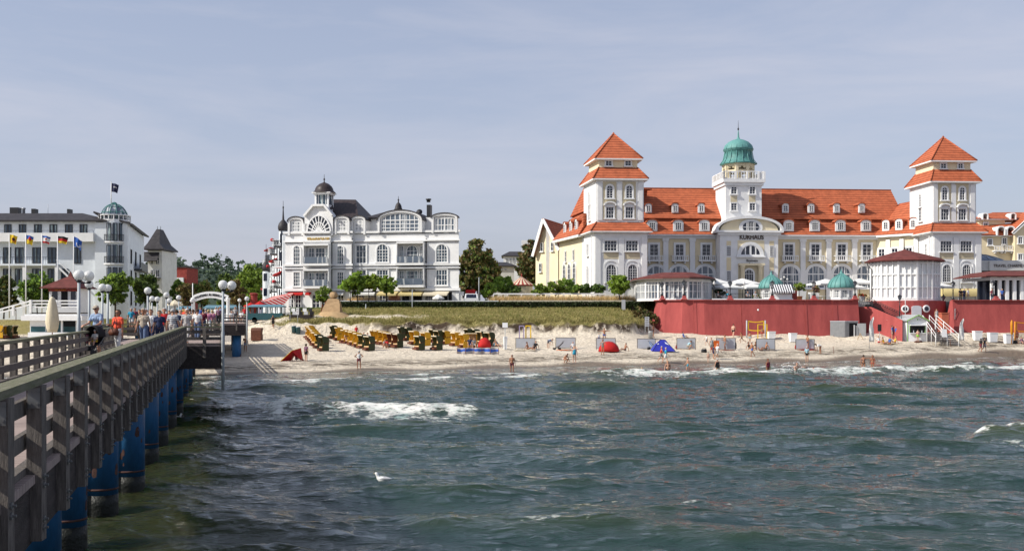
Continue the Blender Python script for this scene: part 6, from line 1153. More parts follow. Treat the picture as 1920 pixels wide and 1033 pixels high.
mat('flag_yellow', (.72, .52, .03), .8, .06, 4, trans=.2); mat('flag_blue', (.03, .11, .42), .8, .06, 4, trans=.2); mat('flag_red', (.5, .02, .025), .8, .06, 4, trans=.2); mat('flag_white', (.75, .75, .74), .8, .04, 4, trans=.2); mat('flag_black', (.015, .015, .015), .8, .1, 4); mat('flag_navy', (.018, .022, .06), .8, .1, 4)
flag(17.5, 438, 592, 140, ['flag_yellow', 'flag_black', 'flag_red'], 'yellow flag with a dark central emblem, first from the left', 1.0, 1.1, lambda u, v: (1 if (u-.55)**2+(v-.5)**2 < .035 else 2 if (u-.6)**2+(v-.55)**2 < .075 and (int(u*16)+int(v*12)) % 3 else 0))
flag(48.5, 439, 592, 140, ['flag_yellow', 'flag_blue', 'flag_red'], 'blue and yellow flag with a red figure, second from the left', .95, 1.15, lambda u, v: (2 if (u-.55)**2+(v-.4)**2 < .045 else 1 if v < .5-u*.2 else 0))
flag(78.5, 440, 592, 140, ['flag_blue', 'flag_white', 'flag_white', 'flag_red'], 'blue, white and red striped flag, third from the left', 1.1, .95, lambda u, v: (3 if (u-.5)**2+(v-.45)**2*.5 < .012 else None))
flag(108, 441, 592, 140, ['flag_black', 'flag_red', 'flag_yellow'], 'black, red and gold striped flag, fourth from the left', 1.35, .9)
flag(138, 442, 592, 140, ['flag_blue', 'flag_white'], 'hanging blue flag with a white round mark, last of the row', 1.05, 1.25, lambda u, v: (1 if .03 < (u-.6)**2+(v-.62)**2 < .07 and v > .5 else 0), .3)
flag(208.5, 342, 384, 161.5, ['flag_navy', 'flag_white'], 'dark blue flag above the glass dome', 1.1, 1.3, lambda u, v: (1 if abs(v-.42) < .06 and .3 < u < .8 and int(u*16) % 2 else 0), .12, None)
# red-roofed kiosk on stilts with a "2" board and white ramp
LK = thing('beach_kiosk', 'small kiosk with brownish red hipped roof behind white railings and board 2', 'kiosk', (X(118, 132), 132, 4.3)); d = 132; q = lambda px: X(px, d)-LK.location.x; zr = lambda py: Z(py, d)-4.3
b = MB(); x0, x1 = q(92), q(150); b.box(x0, x1, 0, 3.4, zr(590), zr(541)); b.build('wall', M['white_paint'], LK)
for pa, pb in ((98, 108), (133, 142)): b = MB(); b.box(q(pa), q(pb), -.06, -.002, zr(562), zr(546.5)); b.build('window', M['glass_dark'], LK)
b = MB(); b.box(q(115), q(127), -.06, -.002, zr(575), zr(546.5)); b.build('door', M['void'], LK)
b = MB(); b.box(x0-.05, x1+.05, -.1, -.003, zr(546.3), zr(541.5)); fa = b.build('fascia', M['brick_red'], LK); sign_text('lettering', 'EIS-CAFE', .26, M['metal_orange'], LK, (q(114), -.13, zr(543.9)), width=1.35)
b = MB(); e = 1.0; xa = q(122.5); za = zr(513)
b.rings([[(q(80), -1, zr(541)+.02), (q(158), -1, zr(541)+.02), (q(158), 4.2, zr(541)+.02), (q(80), 4.2, zr(541)+.02)], [(q(80), -1, zr(539.8)), (q(158), -1, zr(539.8)), (q(158), 4.2, zr(539.8)), (q(80), 4.2, zr(539.8))], [(xa-.25, 1.4, za-.3), (xa+.25, 1.4, za-.3), (xa+.25, 1.8, za-.3), (xa-.25, 1.8, za-.3)], [(xa-.03, 1.57, zr(508)), (xa+.03, 1.57, zr(508)), (xa+.03, 1.63, zr(508)), (xa-.03, 1.63, zr(508))]]); b.build('roof', M['roof_old'], LK)
b = MB()
for z in (zr(564.5), zr(570), zr(576)): b.bar((q(74), -2.4, z), (q(164), -2.4, z), .08, .16)
b.build('rail', M['white_paint'], LK)
for px in (74, 118, 162): b = MB(); b.box(q(px)-.14, q(px)+.14, -2.55, -2.25, zr(587), zr(562.5)); b.build('post', M['white_paint'], LK)
b = MB(); b.box(q(73), q(165), -2.4, 0, zr(588), zr(586)); b.build('deck', M['wood_dark'], LK)
b = MB(); b.box(q(114), q(123.5), -2.6, -2.5, zr(577), zr(563)); bd = b.build('number_board', M['cabinet_white'], LK); sign_text('number', '2', .95, M['letter_black'], bd, (q(118.8), -2.63, zr(570)), bold=.02)
b = MB()
for dz_ in (0, .42): b.bar((q(1), -2.4, zr(586)-dz_+.1), (q(74), -2.4, zr(564.5)-dz_), .1, .16)
b.build('ramp_rail', M['white_paint'], LK)
for px, py in ((11, 584), (42, 575)): b = MB(); b.box(q(px)-.12, q(px)+.12, -2.55, -2.25, zr(py+17), zr(py-1)); b.build('ramp_post', M['white_paint'], LK)
BR = thing('beach_bar', 'low white flat-roofed beach bar below the red-roofed kiosk', 'bar', (X(100, 117), 117, 2.9)); d = 117; q = lambda px: X(px, d)-BR.location.x; zr = lambda py: Z(py, d)-2.9
b = MB(); b.box(q(44), q(158), -.6, 3, zr(601), zr(592)); b.box(q(48), q(154), -.3, 2.7, zr(591.9), zr(589)); b.build('roof', M['white_paint'], BR)
b = MB(); b.box(q(56), q(86), 0, 2.6, zr(632), zr(601.1)); b.box(q(114), q(117), 0, .2, zr(632), zr(601.1)); b.box(q(142), q(152), 0, 2.6, zr(632), zr(601.1)); b.box(q(86.1), q(141.9), 2.3, 2.6, zr(632), zr(601.1)); b.build('wall', M['white_paint'], BR)
b = MB(); b.box(q(58), q(85), -.05, -.002, zr(622), zr(612)); b.box(q(89), q(141), .8, 2.2, zr(630), zr(604)); b.build('counter_opening', M['teal_paint'], BR)
b = MB(); b.box(q(117.1), q(141.9), .3, .4, zr(612), zr(602)); bb = b.build('chalkboard', M['void'], BR)
b = MB(); b.box(q(56), q(142), -.5, -.06, zr(632), zr(623)); b.build('counter', M['cabinet_white'], BR)
o = thing('parasol', 'tall closed cream parasol in front of the white beach bar', 'parasol', (X(98, 110), 110, 2.6)); zc = Z(632, 110)-2.6; zt_ = Z(556, 110)-2.6
b = MB(); b.lathe((0, 0, 0), [(.05, -.3), (.05, zt_-.3)], 8); b.build('pole', M['wood_brown'], o)
b = MB(); rs = []
for k, (f, r) in enumerate(((0, .38), (.12, .5), (.3, .58), (.55, .5), (.8, .36), (.95, .22), (1, .06))):
    rs.append([(r*(1+.16*((i % 2)*2-1))*cos(2*pi*i/20), r*(1+.16*((i % 2)*2-1))*sin(2*pi*i/20), zc+.5+(zt_-zc-.5)*f) for i in range(20)])
b.rings(rs, 0, True, True); b.build('canopy', M['cloth_cream'], o); b = MB(); b.lathe((0, 0, zt_-.02), [(.07, 0), (.1, .1), (.04, .3)], 8); b.build('finial', M['iron_black'], o)
# welcome arch
WA = thing('welcome_arch', 'curved white arch sign with dark lettering over the way to the pier', 'arch', (X(398, 140), 140, 4.4)); d = 140; b = MB(); R_ = 5.2; xm = X(395, d)-WA.location.x; zt_ = Z(546.5, d)-4.4; hw = X(429, d)-X(395, d); al = math.asin(hw/R_); zc = zt_-R_
rs = []
for i in range(25): a = -al+2*al*i/24; rs.append([(xm+(R_+r)*sin(a), y, zc+(R_+r)*cos(a)) for r, y in ((-.85, -.12), (0, -.12), (0, .12), (-.85, .12))])
b.rings(rs); b.build('arch_board', M['white_paint'], WA)
s_ = 'WILLKOMMEN IM SEEBAD BINZ'; me_ = None
for i, ch in enumerate(s_):
    if ch == ' ': continue
    a = -al*.9+1.8*al*(i+.5)/len(s_); o = sign_text('letter', ch, .34, M['letter_black'], WA, (xm+(R_-.43)*sin(a), -.15, zc+(R_-.43)*cos(a)), bold=.012); o.rotation_euler = (0, a, 0)
for sx_ in (-1, 1):
    b = MB(); x = xm+sx_*hw*.96; b.lathe((x, 0, -.3), [(.28, 0), (.25, .4), (.22, zc+R_*cos(al)-.3), (.32, zc+R_*cos(al)-.1), (.32, zc+R_*cos(al)+.05)], 12); b.build('column', M['white_paint'], WA)
b = MB(); b.tube([(X(360, d)-WA.location.x, .3, -.3), (X(360, d)-WA.location.x, .3, Z(531, d)-4.4)], .06, 6); b.build('mast', M['white_paint'], WA)
# teal sightseeing wagon, market stall, parasols and awnings at the street end
TW = thing('sightseeing_wagon', 'teal open-windowed sightseeing wagon at the end of the pier', 'wagon', (X(497, 143), 143, gz(X(497, 143), 143)-.05)); o = TW.location; w = X(531, 143)-X(466, 143); zz = Z(571, 143)-o.z
b = MB(); b.box(-w/2, w/2, 0, 2, .35, 1.25); b.build('body', M['teal_paint'], TW)
for i in range(8): b = MB(); x = -w/2+.06+(w-.12)*i/7; [MB().box(x-.05, x+.05, y, y+.08, 1.252, zz-.35).build('window_post', M['teal_paint'], TW) for y in (0, 1.9)]
b = MB(); b.rings([[(-w/2-.1, -.12, zz-.35), (w/2+.1, -.12, zz-.35), (w/2+.1, 2.1, zz-.35), (-w/2-.1, 2.1, zz-.35)], [(-w/2-.1, -.12, zz-.22), (w/2+.1, -.12, zz-.22), (w/2+.1, 2.1, zz-.22), (-w/2-.1, 2.1, zz-.22)], [(-w/2+.5, .5, zz), (w/2-.5, .5, zz), (w/2-.5, 1.5, zz), (-w/2+.5, 1.5, zz)]]); b.build('roof', M['teal_roof'], TW)
for i in range(4): b = MB(); x = -w/2+.7+(w-1.4)*i/3; b.box(x-.3, x+.3, .3, 1.7, .6, .75); b.box(x+.2, x+.3, .3, 1.7, .75, 1.3); b.build('bench', M['wood_brown'], TW)
for x in (-w/2+.9, w/2-.9):
    b = MB(); b.lathe((0, 0, 0), [(.1, -.1), (.36, -.1), (.38, 0), (.36, .1), (.1, .1)], 16); me = b.mesh('wheel', [M['plastic_black']]); me.transform(Matrix.Rotation(pi/2, 4, 'X')); put('wheel', me, TW, (x, .1, .36))
def stall(name, label, px0, px1, pyt, pyb, d, roofm, wallm):
    z0 = gz(X((px0+px1)/2, d), d)-.05; o = thing(name, label, 'stall', (X((px0+px1)/2, d), d, z0)); w = X(px1, d)-X(px0, d); h = Z(pyt, d)-z0
    b = MB(); b.rings([[(-w/2, -.8, h-.5), (w/2, -.8, h-.5), (w/2, -.8, h-.35), (-w/2, -.8, h-.35)], [(-w/2, 1, h-.15), (w/2, 1, h-.15), (w/2, 1, h), (-w/2, 1, h)], [(-w/2, 2.4, h-.45), (w/2, 2.4, h-.45), (w/2, 2.4, h-.3), (-w/2, 2.4, h-.3)]]); b.build('roof', M[roofm], o)
    b = MB(); b.box(-w/2+.3, w/2-.3, 1.6, 1.8, 0, h-.4); b.box(-w/2+.3, w/2-.3, -.2, .4, 0, 1.0); b.build('counter', M[wallm], o)
    for s in (-1, 1): b = MB(); b.box(s*(w/2-.25)-.05, s*(w/2-.25)+.05, -.7, -.6, 0, h-.4); b.build('post', M['white_paint'], o)
stall('market_stall', 'long market stall with pale teal roof under the welcome arch', 384, 451, 572, 592, 152, 'teal_roof', 'cool_plaster'); stall('market_stall', 'small teal-roofed stall left of the welcome arch', 333, 357, 574, 592, 150, 'teal_roof', 'white_paint')
def parasol(label, px, pyt, pye, d, wpx_, m, zb, group=None, sides=8, square=False):
    o = thing('parasol', label, 'parasol', (X(px, d), d, zb), 0, group); R = wpx(wpx_, d)/2; zt, ze = Z(pyt, d)-zb, Z(pye, d)-zb; n_ = 4 if square else sides; a0 = pi/4+.25 if square else .1; R = R/(cos(pi/4-.25) if square else 1)
    b = MB(); b.lathe((0, 0, 0), [(.05, -.1), (.05, zt-.05)], 8); b.box(-.4, .4, -.4, .4, -.05, .08); b.build('pole', M['wood_brown'] if not square else M['iron_black'], o)
    b = MB(); rs = []
    for f, z in ((1, ze-.22), (1, ze), (.55, ze+(zt-ze)*.42), (.03, zt)): rs.append([(R*f*cos(a0+2*pi*i/n_), R*f*sin(a0+2*pi*i/n_), z) for i in range(n_)])
    b.rings(rs, 0, False); me = b.mesh('canopy', [M[m]]); c = put('canopy', me, o); sol = c.modifiers.new('s', 'SOLIDIFY'); sol.thickness = .03
    b = MB()
    for i in range(n_): b.tube([(0, 0, zt-.25), (R*.93*cos(a0+2*pi*i/n_), R*.93*sin(a0+2*pi*i/n_), ze+.0)], .018, 4)
    b.build('ribs', M['wood_brown'], o); return o
parasol('cream parasol above the crowd beyond the pier', 328, 562, 570, 140, 30, 'cloth_cream', 4.35); parasol('bright red parasol beside the dark red post box column', 470, 567, 573, 147, 26, 'cloth_red', 4.4)
parasol('second red parasol half hidden behind the wagon roof', 487, 564, 571, 149, 22, 'cloth_red', 4.4); parasol('pale yellow parasol lying low at the left edge below the shrub', 30, 566, 573, 150, 24, 'cloth_yellow', 4.3)
o = thing('advertising_column', 'dark red advertising column behind the red parasol', 'column', (X(476, 150), 150, 4.4)); b = MB(); b.lathe((0, 0, 0), [(.55, -.2), (.5, Z(553, 150)-4.4), (.62, Z(552.5, 150)-4.4), (.62, Z(550, 150)-4.4), (.3, Z(549, 150)-4.4)], 16, 0, False); b.build('shaft', M['brick_red'], o)
b = MB(); x0, x1 = X(492, 155), X(538, 155); b.rings([[(x0, 149, Z(572, 150)), (x1, 153, Z(571, 153)), (x1, 153.1, Z(570, 153)), (x0, 149.1, Z(570.5, 150))], [(x0+1.4, 156, Z(556, 156)), (x1+.5, 157, Z(550, 156)), (x1+.5, 157.1, Z(549, 156)), (x0+1.4, 156.1, Z(555, 156))]]); o = thing('cafe_awning', 'long red and cream striped awnings of the street cafe', 'awning', (x0, 152, 5)); me = b.mesh('cloth', [M['awning_red']]); me.transform(Matrix.Translation((-x0, -152, -5))); put('cloth', me, o)
b = MB(); [b.tube([(x, y, -1), (x, y, h)], .05, 5) for x, y, h in ((.1, -2.9, Z(572, 150)-5), (3.2, .9, Z(571, 153)-5))]; b.build('frame', M['wood_brown'], o)
# cafe deck, sand sculpture, bins, truck
CD = thing('cafe_deck', 'dark brown boarded cafe platform below the sand sculpture', 'deck', (X(570, 139), 139, 3.6)); x0, x1 = X(543, 139)-CD.location.x, X(588, 139)-CD.location.x; b = MB(); b.rings([[(x0, -.3, -.8), (x1+.6, -.3, -.8), (x1+.6, 3, -.8), (x0, 3, -.8)], [(x0, -.3, Z(590, 139)-3.6), (x1-.5, -.3, Z(590, 139)-3.6), (x1-.5, 3, Z(590, 139)-3.6), (x0, 3, Z(590, 139)-3.6)]]); b.build('platform', M['wood_dark'], CD)
for i in range(4):
    b = MB(); x = x0+.5+i*.75; z = Z(590, 139)-3.6; b.box(x-.25, x+.25, .6, 1.1, z, z+.42); b.bar((x-.25, 1.05, z+.42), (x-.25, 1.15, z+.85), .06, .5, up=(1, 0, 0)); b.build('lounge_chair', M['plastic_black'] if i % 2 else M['cloth_white'], CD)
SS = thing('sand_sculpture', 'large sand sculpture with round head on a mound of orange sand', 'sculpture', (X(622, 143), 143, 4.6)); zz = lambda py: Z(py, 143)-4.6; q = lambda px: X(px, 143)-SS.location.x
b = MB(); rs = [[(q(606)-.1, -.9, zz(585)), (q(640), -1.3, zz(585)), (q(641), .8, zz(585)), (q(607), 1.0, zz(585))], [(q(609), -.6, zz(573)), (q(639), -.9, zz(572)), (q(639), .6, zz(572)), (q(610), .7, zz(573))], [(q(614), -.4, zz(563)), (q(637), -.5, zz(563)), (q(637), .4, zz(563)), (q(615), .5, zz(563))], [(q(616), -.3, zz(560)), (q(632), -.35, zz(560)), (q(632), .3, zz(560)), (q(617), .35, zz(560))]]; b.rings(rs)
bd = b.build('body', M['sand_carved'], SS); b = MB(); b.lathe((0, 0, 0), [(.35, -.38), (.42, -.3), (.42, .3), (.35, .38)], 20, 0, True); me = b.mesh('head', [M['sand_carved']]); me.transform(Matrix.Rotation(pi/2, 4, 'X')); me.transform(Matrix.Scale(1.0, 4)); h_ = put('head', me, SS, (q(625.5), 0, zz(553.5))); h_.scale = (1.12, 1, 1.05); h_.rotation_euler = (0, 0, radians(-25))
b = MB(); b.lathe((q(625), -.3, zz(597)), [(2.6, -.2), (2.2, .15), (1.6, .55), (1.3, zz(585)-zz(597)), (.1, zz(584.5)-zz(597))], 20, 0, True, sx=1.25); b.build('mound', M['sand_pile'], SS)
b = MB(); b.bar((q(600), .4, zz(592)), (q(603.5), .4, zz(571)), .35, .1); b.bar((q(609), .7, zz(588)), (q(609), .7, zz(565)), .2, .2); b.build('shoring', M['wood_brown'], SS)
TR = thing('delivery_truck', 'white delivery truck with blue windscreen and red load beside the white hotel', 'truck', (X(868, 153.5), 153.5, 5.95)); q = lambda px: X(px, 153.5)-TR.location.x; z_ = lambda py: Z(py, 153.5)-5.95
b = MB(); x0, x1 = q(871), q(896); b.rings([[(x0, .1, .5), (x1, .1, .5), (x1, 2, .5), (x0, 2, .5)], [(x0, 0, z_(559)), (x1, 0, z_(559)), (x1, 2, z_(559)), (x0, 2, z_(559))], [(x0+.1, .25, z_(550.5)), (x1-.1, .25, z_(550.5)), (x1-.1, 2, z_(550.5)), (x0+.1, 2, z_(550.5))]]); b.build('cab', M['cabinet_white'], TR)
b = MB(); b.face([(x0+.2, -.0, z_(558.6)), (x1-.2, -.0, z_(558.6)), (x1-.25, .2, z_(551.6)), (x0+.25, .2, z_(551.6))]); b.build('windscreen', M['glass_dark'], TR)
b = MB(); b.box(q(848), q(869), .6, 2.6, .6, z_(546.5)); b.build('box_body', M['cloth_white'], TR); b = MB(); b.box(q(830), q(847.8), .7, 2.5, .6, z_(547)); b.build('open_box', M['void'], TR)
b = MB(); b.box(q(872), q(890), 2.2, 3, z_(550), z_(542.5)); b.build('load', M['cloth_red'], TR)
for px in (868.5, 898): b = MB(); b.box(q(px)-.12, q(px)+.12, .1, .3, z_(559), z_(554)); b.build('mirror', M['plastic_black'], TR)
for x in (q(876), q(891), q(845)):
    b = MB(); b.lathe((0, 0, 0), [(.1, -.13), (.42, -.13), (.45, 0), (.42, .13), (.1, .13)], 16); me = b.mesh('wheel', [M['plastic_black']]); me.transform(Matrix.Rotation(pi/2, 4, 'Z')); me.transform(Matrix.Rotation(pi/2, 4, 'X')); put('wheel', me, TR, (x, .5, .45))
parasol('red and white parasol beside the truck', 822, 551, 558, 153, 22, 'cloth_white', 5.95)
# ------------------------------------------------------------------ hotel terrace: parasols, green domes, lamps, planters
UG = 'white parasols on the terrace'
for px, pt, pe, d, w, lab in ((1338, 521, 531, 152, 62, 'leftmost white terrace parasol, half behind the glass pavilion'), (1392, 522, 532, 155, 66, 'wide white terrace parasol left of the green dome'), (1362, 531, 539, 149, 60, 'lower white parasol in front of the entrance, left'), (1410, 531, 539, 149, 56, 'lower white parasol in front of the entrance, right'), (1548, 523, 532, 153, 62, 'white terrace parasol between the two green domes'), (1612, 522, 531, 153, 62, 'white terrace parasol just left of the rotunda'), (1597, 531, 539, 151, 48, 'lower white parasol right of the second green dome'), (1768, 531, 537, 156, 36, 'small white parasol right of the rotunda')):
    parasol(lab, px, pt, pe, d, w, 'cloth_white', TZ, UG, square=True)
def green_pavilion(px, d, wdx, pyt, pye, label):
    o = thing('green_domed_kiosk', label, 'kiosk', (X(px, d), d, TZ), 0, 'green domed terrace kiosks'); R = wpx(wdx, d)/2; ze, zt = Z(pye, d)-TZ, Z(pyt, d)-TZ; n_ = 8
    b = MB(); b.lathe((0, 0, 0), [(R*.78, 0), (R*.78, .5)], n_, 0, False, pi/8, pi/8+2*pi); b.lathe((0, 0, ze-.35), [(R*.8, 0), (R*.86, .33)], n_, 0, False, pi/8, pi/8+2*pi); b.build('wall', M['white_paint'], o)
    b = MB(); b.lathe((0, 0, .502), [(R*.72, 0), (R*.72, ze-.86)], n_, 0, False, pi/8, pi/8+2*pi); b.build('glazing', M['glass_clear'], o)
    for i in range(n_):
        a = pi/8+i*pi/4; p, q2 = Vector((R*.76*cos(a), R*.76*sin(a), 0)), Vector((R*.76*cos(a+pi/4), R*.76*sin(a+pi/4), 0)); b = MB(); b.bar(p+Vector((0, 0, .503)), p+Vector((0, 0, ze-.352)), .22, .22); b.build('post', M['white_paint'], o)
        b = MB()
        for f in (.25, .5, .75): r = p.lerp(q2, f); b.bar(r+Vector((0, 0, .503)), r+Vector((0, 0, ze-.352)), .06, .06)
        for f in (.33, .66): b.bar(p+Vector((0, 0, .5+(ze-.85)*f)), q2+Vector((0, 0, .5+(ze-.85)*f)), .06, .06)
        b.build('lattice', M['white_paint'], o)
    h = zt-ze; prof = [(R*1.0, 0), (R*1.02, .12), (R*.97, h*.2), (R*.84, h*.38), (R*.6, h*.54), (R*.34, h*.66), (R*.16, h*.76), (R*.08, h*.86), (.03, h)]
    b = MB(); b.lathe((0, 0, ze), prof, 32); dm = b.build('dome', M['copper_green'], o); b = MB()
    for i in range(16): a = i*pi/8; b.tube([((r+.02)*cos(a), (r+.02)*sin(a), ze+z) for r, z in prof[1:7]], .045, 5)
    b.build('seam_ribs', M['copper_dark'], dm)
green_pavilion(1446, 145.5, 46, 508, 541, 'green domed kiosk behind the striped awning stall'); green_pavilion(1577.5, 145.5, 49, 505, 540, 'green domed kiosk nearer the rotunda')
o = thing('awning_stall', 'stall with black and white striped awning in front of the green dome', 'stall', (X(1464, 142.6), 142.6, TZ)); w = wpx(40, 142.6); z1 = Z(533, 142.6)-TZ; z0 = Z(547, 142.6)-TZ; b = MB(); b.rings([[(-w/2, .3, z1), (w/2, .3, z1), (w/2, .3, z1-.06), (-w/2, .3, z1-.06)], [(-w/2-.1, -1, z0), (w/2+.2, -1, z0), (w/2+.2, -1, z0-.2), (-w/2-.1, -1, z0-.2)]]); b.build('awning', M['awning_striped'], o)
for x in (-w/2+.1, 0, w/2-.1): b = MB(); b.box(x-.05, x+.05, .2, .3, 0, z1-.07); b.build('post', M['white_paint'], o)
b = MB(); b.box(-w/2, w/2, -.3, .15, 0, .9); b.build('counter', M['cabinet_white'], o); b = MB(); b.box(w*.35, w*.75, -.2, .3, 0, 1.35); b.build('menu_panel', M['brick_red'], o)
def lantern_lamp(px, d, pyt, zb, label, arms=True, py0=None):
    o = thing('lantern_lamp', label, 'lamp', (X(px, d), d, zb), 0, 'black iron lanterns on the sea wall'); h = Z(pyt, d)-zb
    b = MB(); b.lathe((0, 0, 0), [(.2, 0), (.18, .25), (.08, .4), (.07, h*.5), (.1, h*.52), (.05, h*.58), (.045, h-.75)], 10); b.build('pole', M['iron_black'], o)
    b = MB(); b.lathe((0, 0, h-.72), [(.05, -.05), (.1, 0), (.28, .42), (.28, .44)], 6, 0, False); b.build('lantern', M['glass_clear'], o)
    b = MB(); b.lathe((0, 0, h-.27), [(.36, 0), (.3, .06), (.1, .2), (.04, .3), (.02, .42)], 6, 0, False)
    for i in range(6): a = i*pi/3; b.tube([(.1*cos(a), .1*sin(a), h-.72), (.29*cos(a), .29*sin(a), h-.27)], .02, 4)
    b.bar((-.3, 0, h-1.0), (.3, 0, h-1.0), .05, .05); b.build('lantern_cap', M['iron_black'], o)
for px, d, pt, zb, lab in ((1241, 142.0, 529, TZ+.6, 'iron lantern at the left end of the red wall'), (1282.5, 140.7, 525, TZ+.6, 'iron lantern in front of the glass pavilion'), (1369, 140.7, 526, TZ+.6, 'iron lantern before the hotel entrance'), (1448, 140.7, 526, TZ+.6, 'iron lantern before the first green dome'), (1526, 140.7, 527, TZ+.6, 'iron lantern midway between the green domes'), (1603, 140.7, 526, TZ+.6, 'iron lantern at the corner next to the stair'), (1787, 144.2, 527, TZ+.1, 'iron lantern left of the yellow awnings'), (1687, 139.2, 552, 4.4, 'iron lantern on the stair in front of the red drum'), (1769, 146.5, 553, 4.6, 'iron lantern above the wooden steps'), (1862, 143.6, 526, TZ+.6, 'iron lantern before the white colonnade')): lantern_lamp(px, d, pt, zb, lab)
for px, lab in ((1339, 'slender terrace lamp with white lantern, right of the glass pavilion'), (1395, 'slender terrace lamp with white lantern under the wide parasol')):
    o = thing('terrace_lamp', lab, 'lamp', (X(px, 142.5), 142.5, TZ), 0, 'slender terrace lamps'); h = Z(526, 142.5)-TZ; b = MB(); b.lathe((0, 0, 0), [(.1, 0), (.05, .3), (.035, h-.6)], 8); b.build('pole', M['iron_black'], o); b = MB(); b.lathe((0, 0, h-.6), [(.06, 0), (.17, .15), (.17, .3), (.06, .45), (.02, .6)], 10); b.build('globe', M['globe'], o)
o = thing('candelabra_lamp', 'lamp with three small white globes near the first green dome', 'lamp', (X(1470.5, 158), 158, TZ)); h = Z(521, 158)-TZ; b = MB(); b.lathe((0, 0, 0), [(.1, 0), (.05, .3), (.04, h)], 8); b.bar((-.45, 0, h-.35), (.45, 0, h-.35), .05, .05); b.build('pole', M['iron_black'], o)
for x, z in ((-.45, h-.2), (0, h+.1), (.45, h-.2)): b = MB(); b.ball((x, 0, z), .16, 10); b.build('globe', M['globe'], o)
for px, lab, m1, d, pt, pb, w in ((1499, 'round shrub in a terracotta pot right of the striped stall', (LB, LO), 145, 530, 546, 26), (1530, 'pink flowering plant in a white planter', ('flower_pink', LM_), 146, 536, 549, 16), (1617, 'red geraniums beside the rotunda', ('flower_red', LM_), 144, 551, 558, 20), (1418, 'low dark shrub between the terrace tables', (LD, LM_), 146, 551, 561, 14), (1350, 'dark bush beside the glass pavilion terrace', (LD,), 152, 540, 556, 22)):
    o = tree_px('potted_plant', lab, px-w/2, px+w/2, pt, pb, 563, d, m1, 700, .12, px, .04, z0=TZ, cat='plant', limbs=3); b = MB(); b.lathe((0, 0, 0), [(.3, 0), (.42, .6), (.46, .62), (.4, .65)], 12); b.build('pot', M['terracotta'] if px == 1499 else M['cabinet_white'], o)
def planter(px0, px1, pyt, d, lab):
    b = MB(); x0, x1 = X(px0, d), X(px1, d); b.rings([[(x0+.15, d, TZ), (x1-.15, d, TZ), (x1-.15, d+1, TZ), (x0+.15, d+1, TZ)], [(x0, d-.1, Z(pyt, d)), (x1, d-.1, Z(pyt, d)), (x1, d+1.1, Z(pyt, d)), (x0, d+1.1, Z(pyt, d))]]); tag(b.build('stone_planter', M['white_plaster']), lab, 'planter', 'white planters')
planter(1495, 1512, 545, 147.5, 'white block planter right of the terracotta pot'); planter(1519, 1536, 548, 147.5, 'white block planter under the pink flowers')
b = MB(); x0, x1 = X(1336, 142), X(1488, 142); o = thing('terrace_bench_wall', 'long low white terrace edge behind the red wall', 'wall', (x0, 142.2, TZ)); b.box(0, x1-x0, 0, .35, 0, .28); b.build('base', M['cabinet_white'], o); b = MB(); b.bar((0, .17, .95), (x1-x0, .17, .95), .05, .05)
for i in range(56): x = (x1-x0)*i/55; b.bar((x, .17, .28), (x, .17, .95), .025, .025)
b.build('railing', M['iron_black'], o)
o = thing('scroll_railing', 'ornate white scrolled railing at the top of the stair', 'railing', (X(1610, 142.4), 142.4, Z(574, 142.4))); w = wpx(20, 142.4); b = MB()
for z in (.05, .9): b.bar((0, 0, z), (w, 0, z), .05, .05)
for i in range(5): b.tube([(w*(i+.5)/5+.13*cos(a), 0, .48+.36*sin(a)) for a in np.linspace(0, 2*pi, 14)], .025, 4); b.tube([(w*(i+.5)/5+.07*cos(a), 0, .48+.15*sin(a)) for a in np.linspace(0, 2*pi, 10)], .02, 4)
b.build('scrolls', M['zinc'], o)
for i, (px, d) in enumerate(((1352, 146), (1378, 147), (1405, 146.5), (1556, 146.5), (1542, 147.5), (1758, 150))):
    o = thing('terrace_table', ('round table below the left lower parasol', 'table behind the entrance lantern', 'table under the right lower parasol', 'table left of the second green dome', 'table under the middle parasol between the domes', 'table right of the rotunda')[i], 'table', (X(px, d), d, TZ), 0, 'terrace tables'); b = MB(); b.lathe((0, 0, 0), [(.3, 0), (.05, .05), (.05, .7), (.5, .71), (.5, .75)], 14); b.build('top', M['cabinet_white'], o)
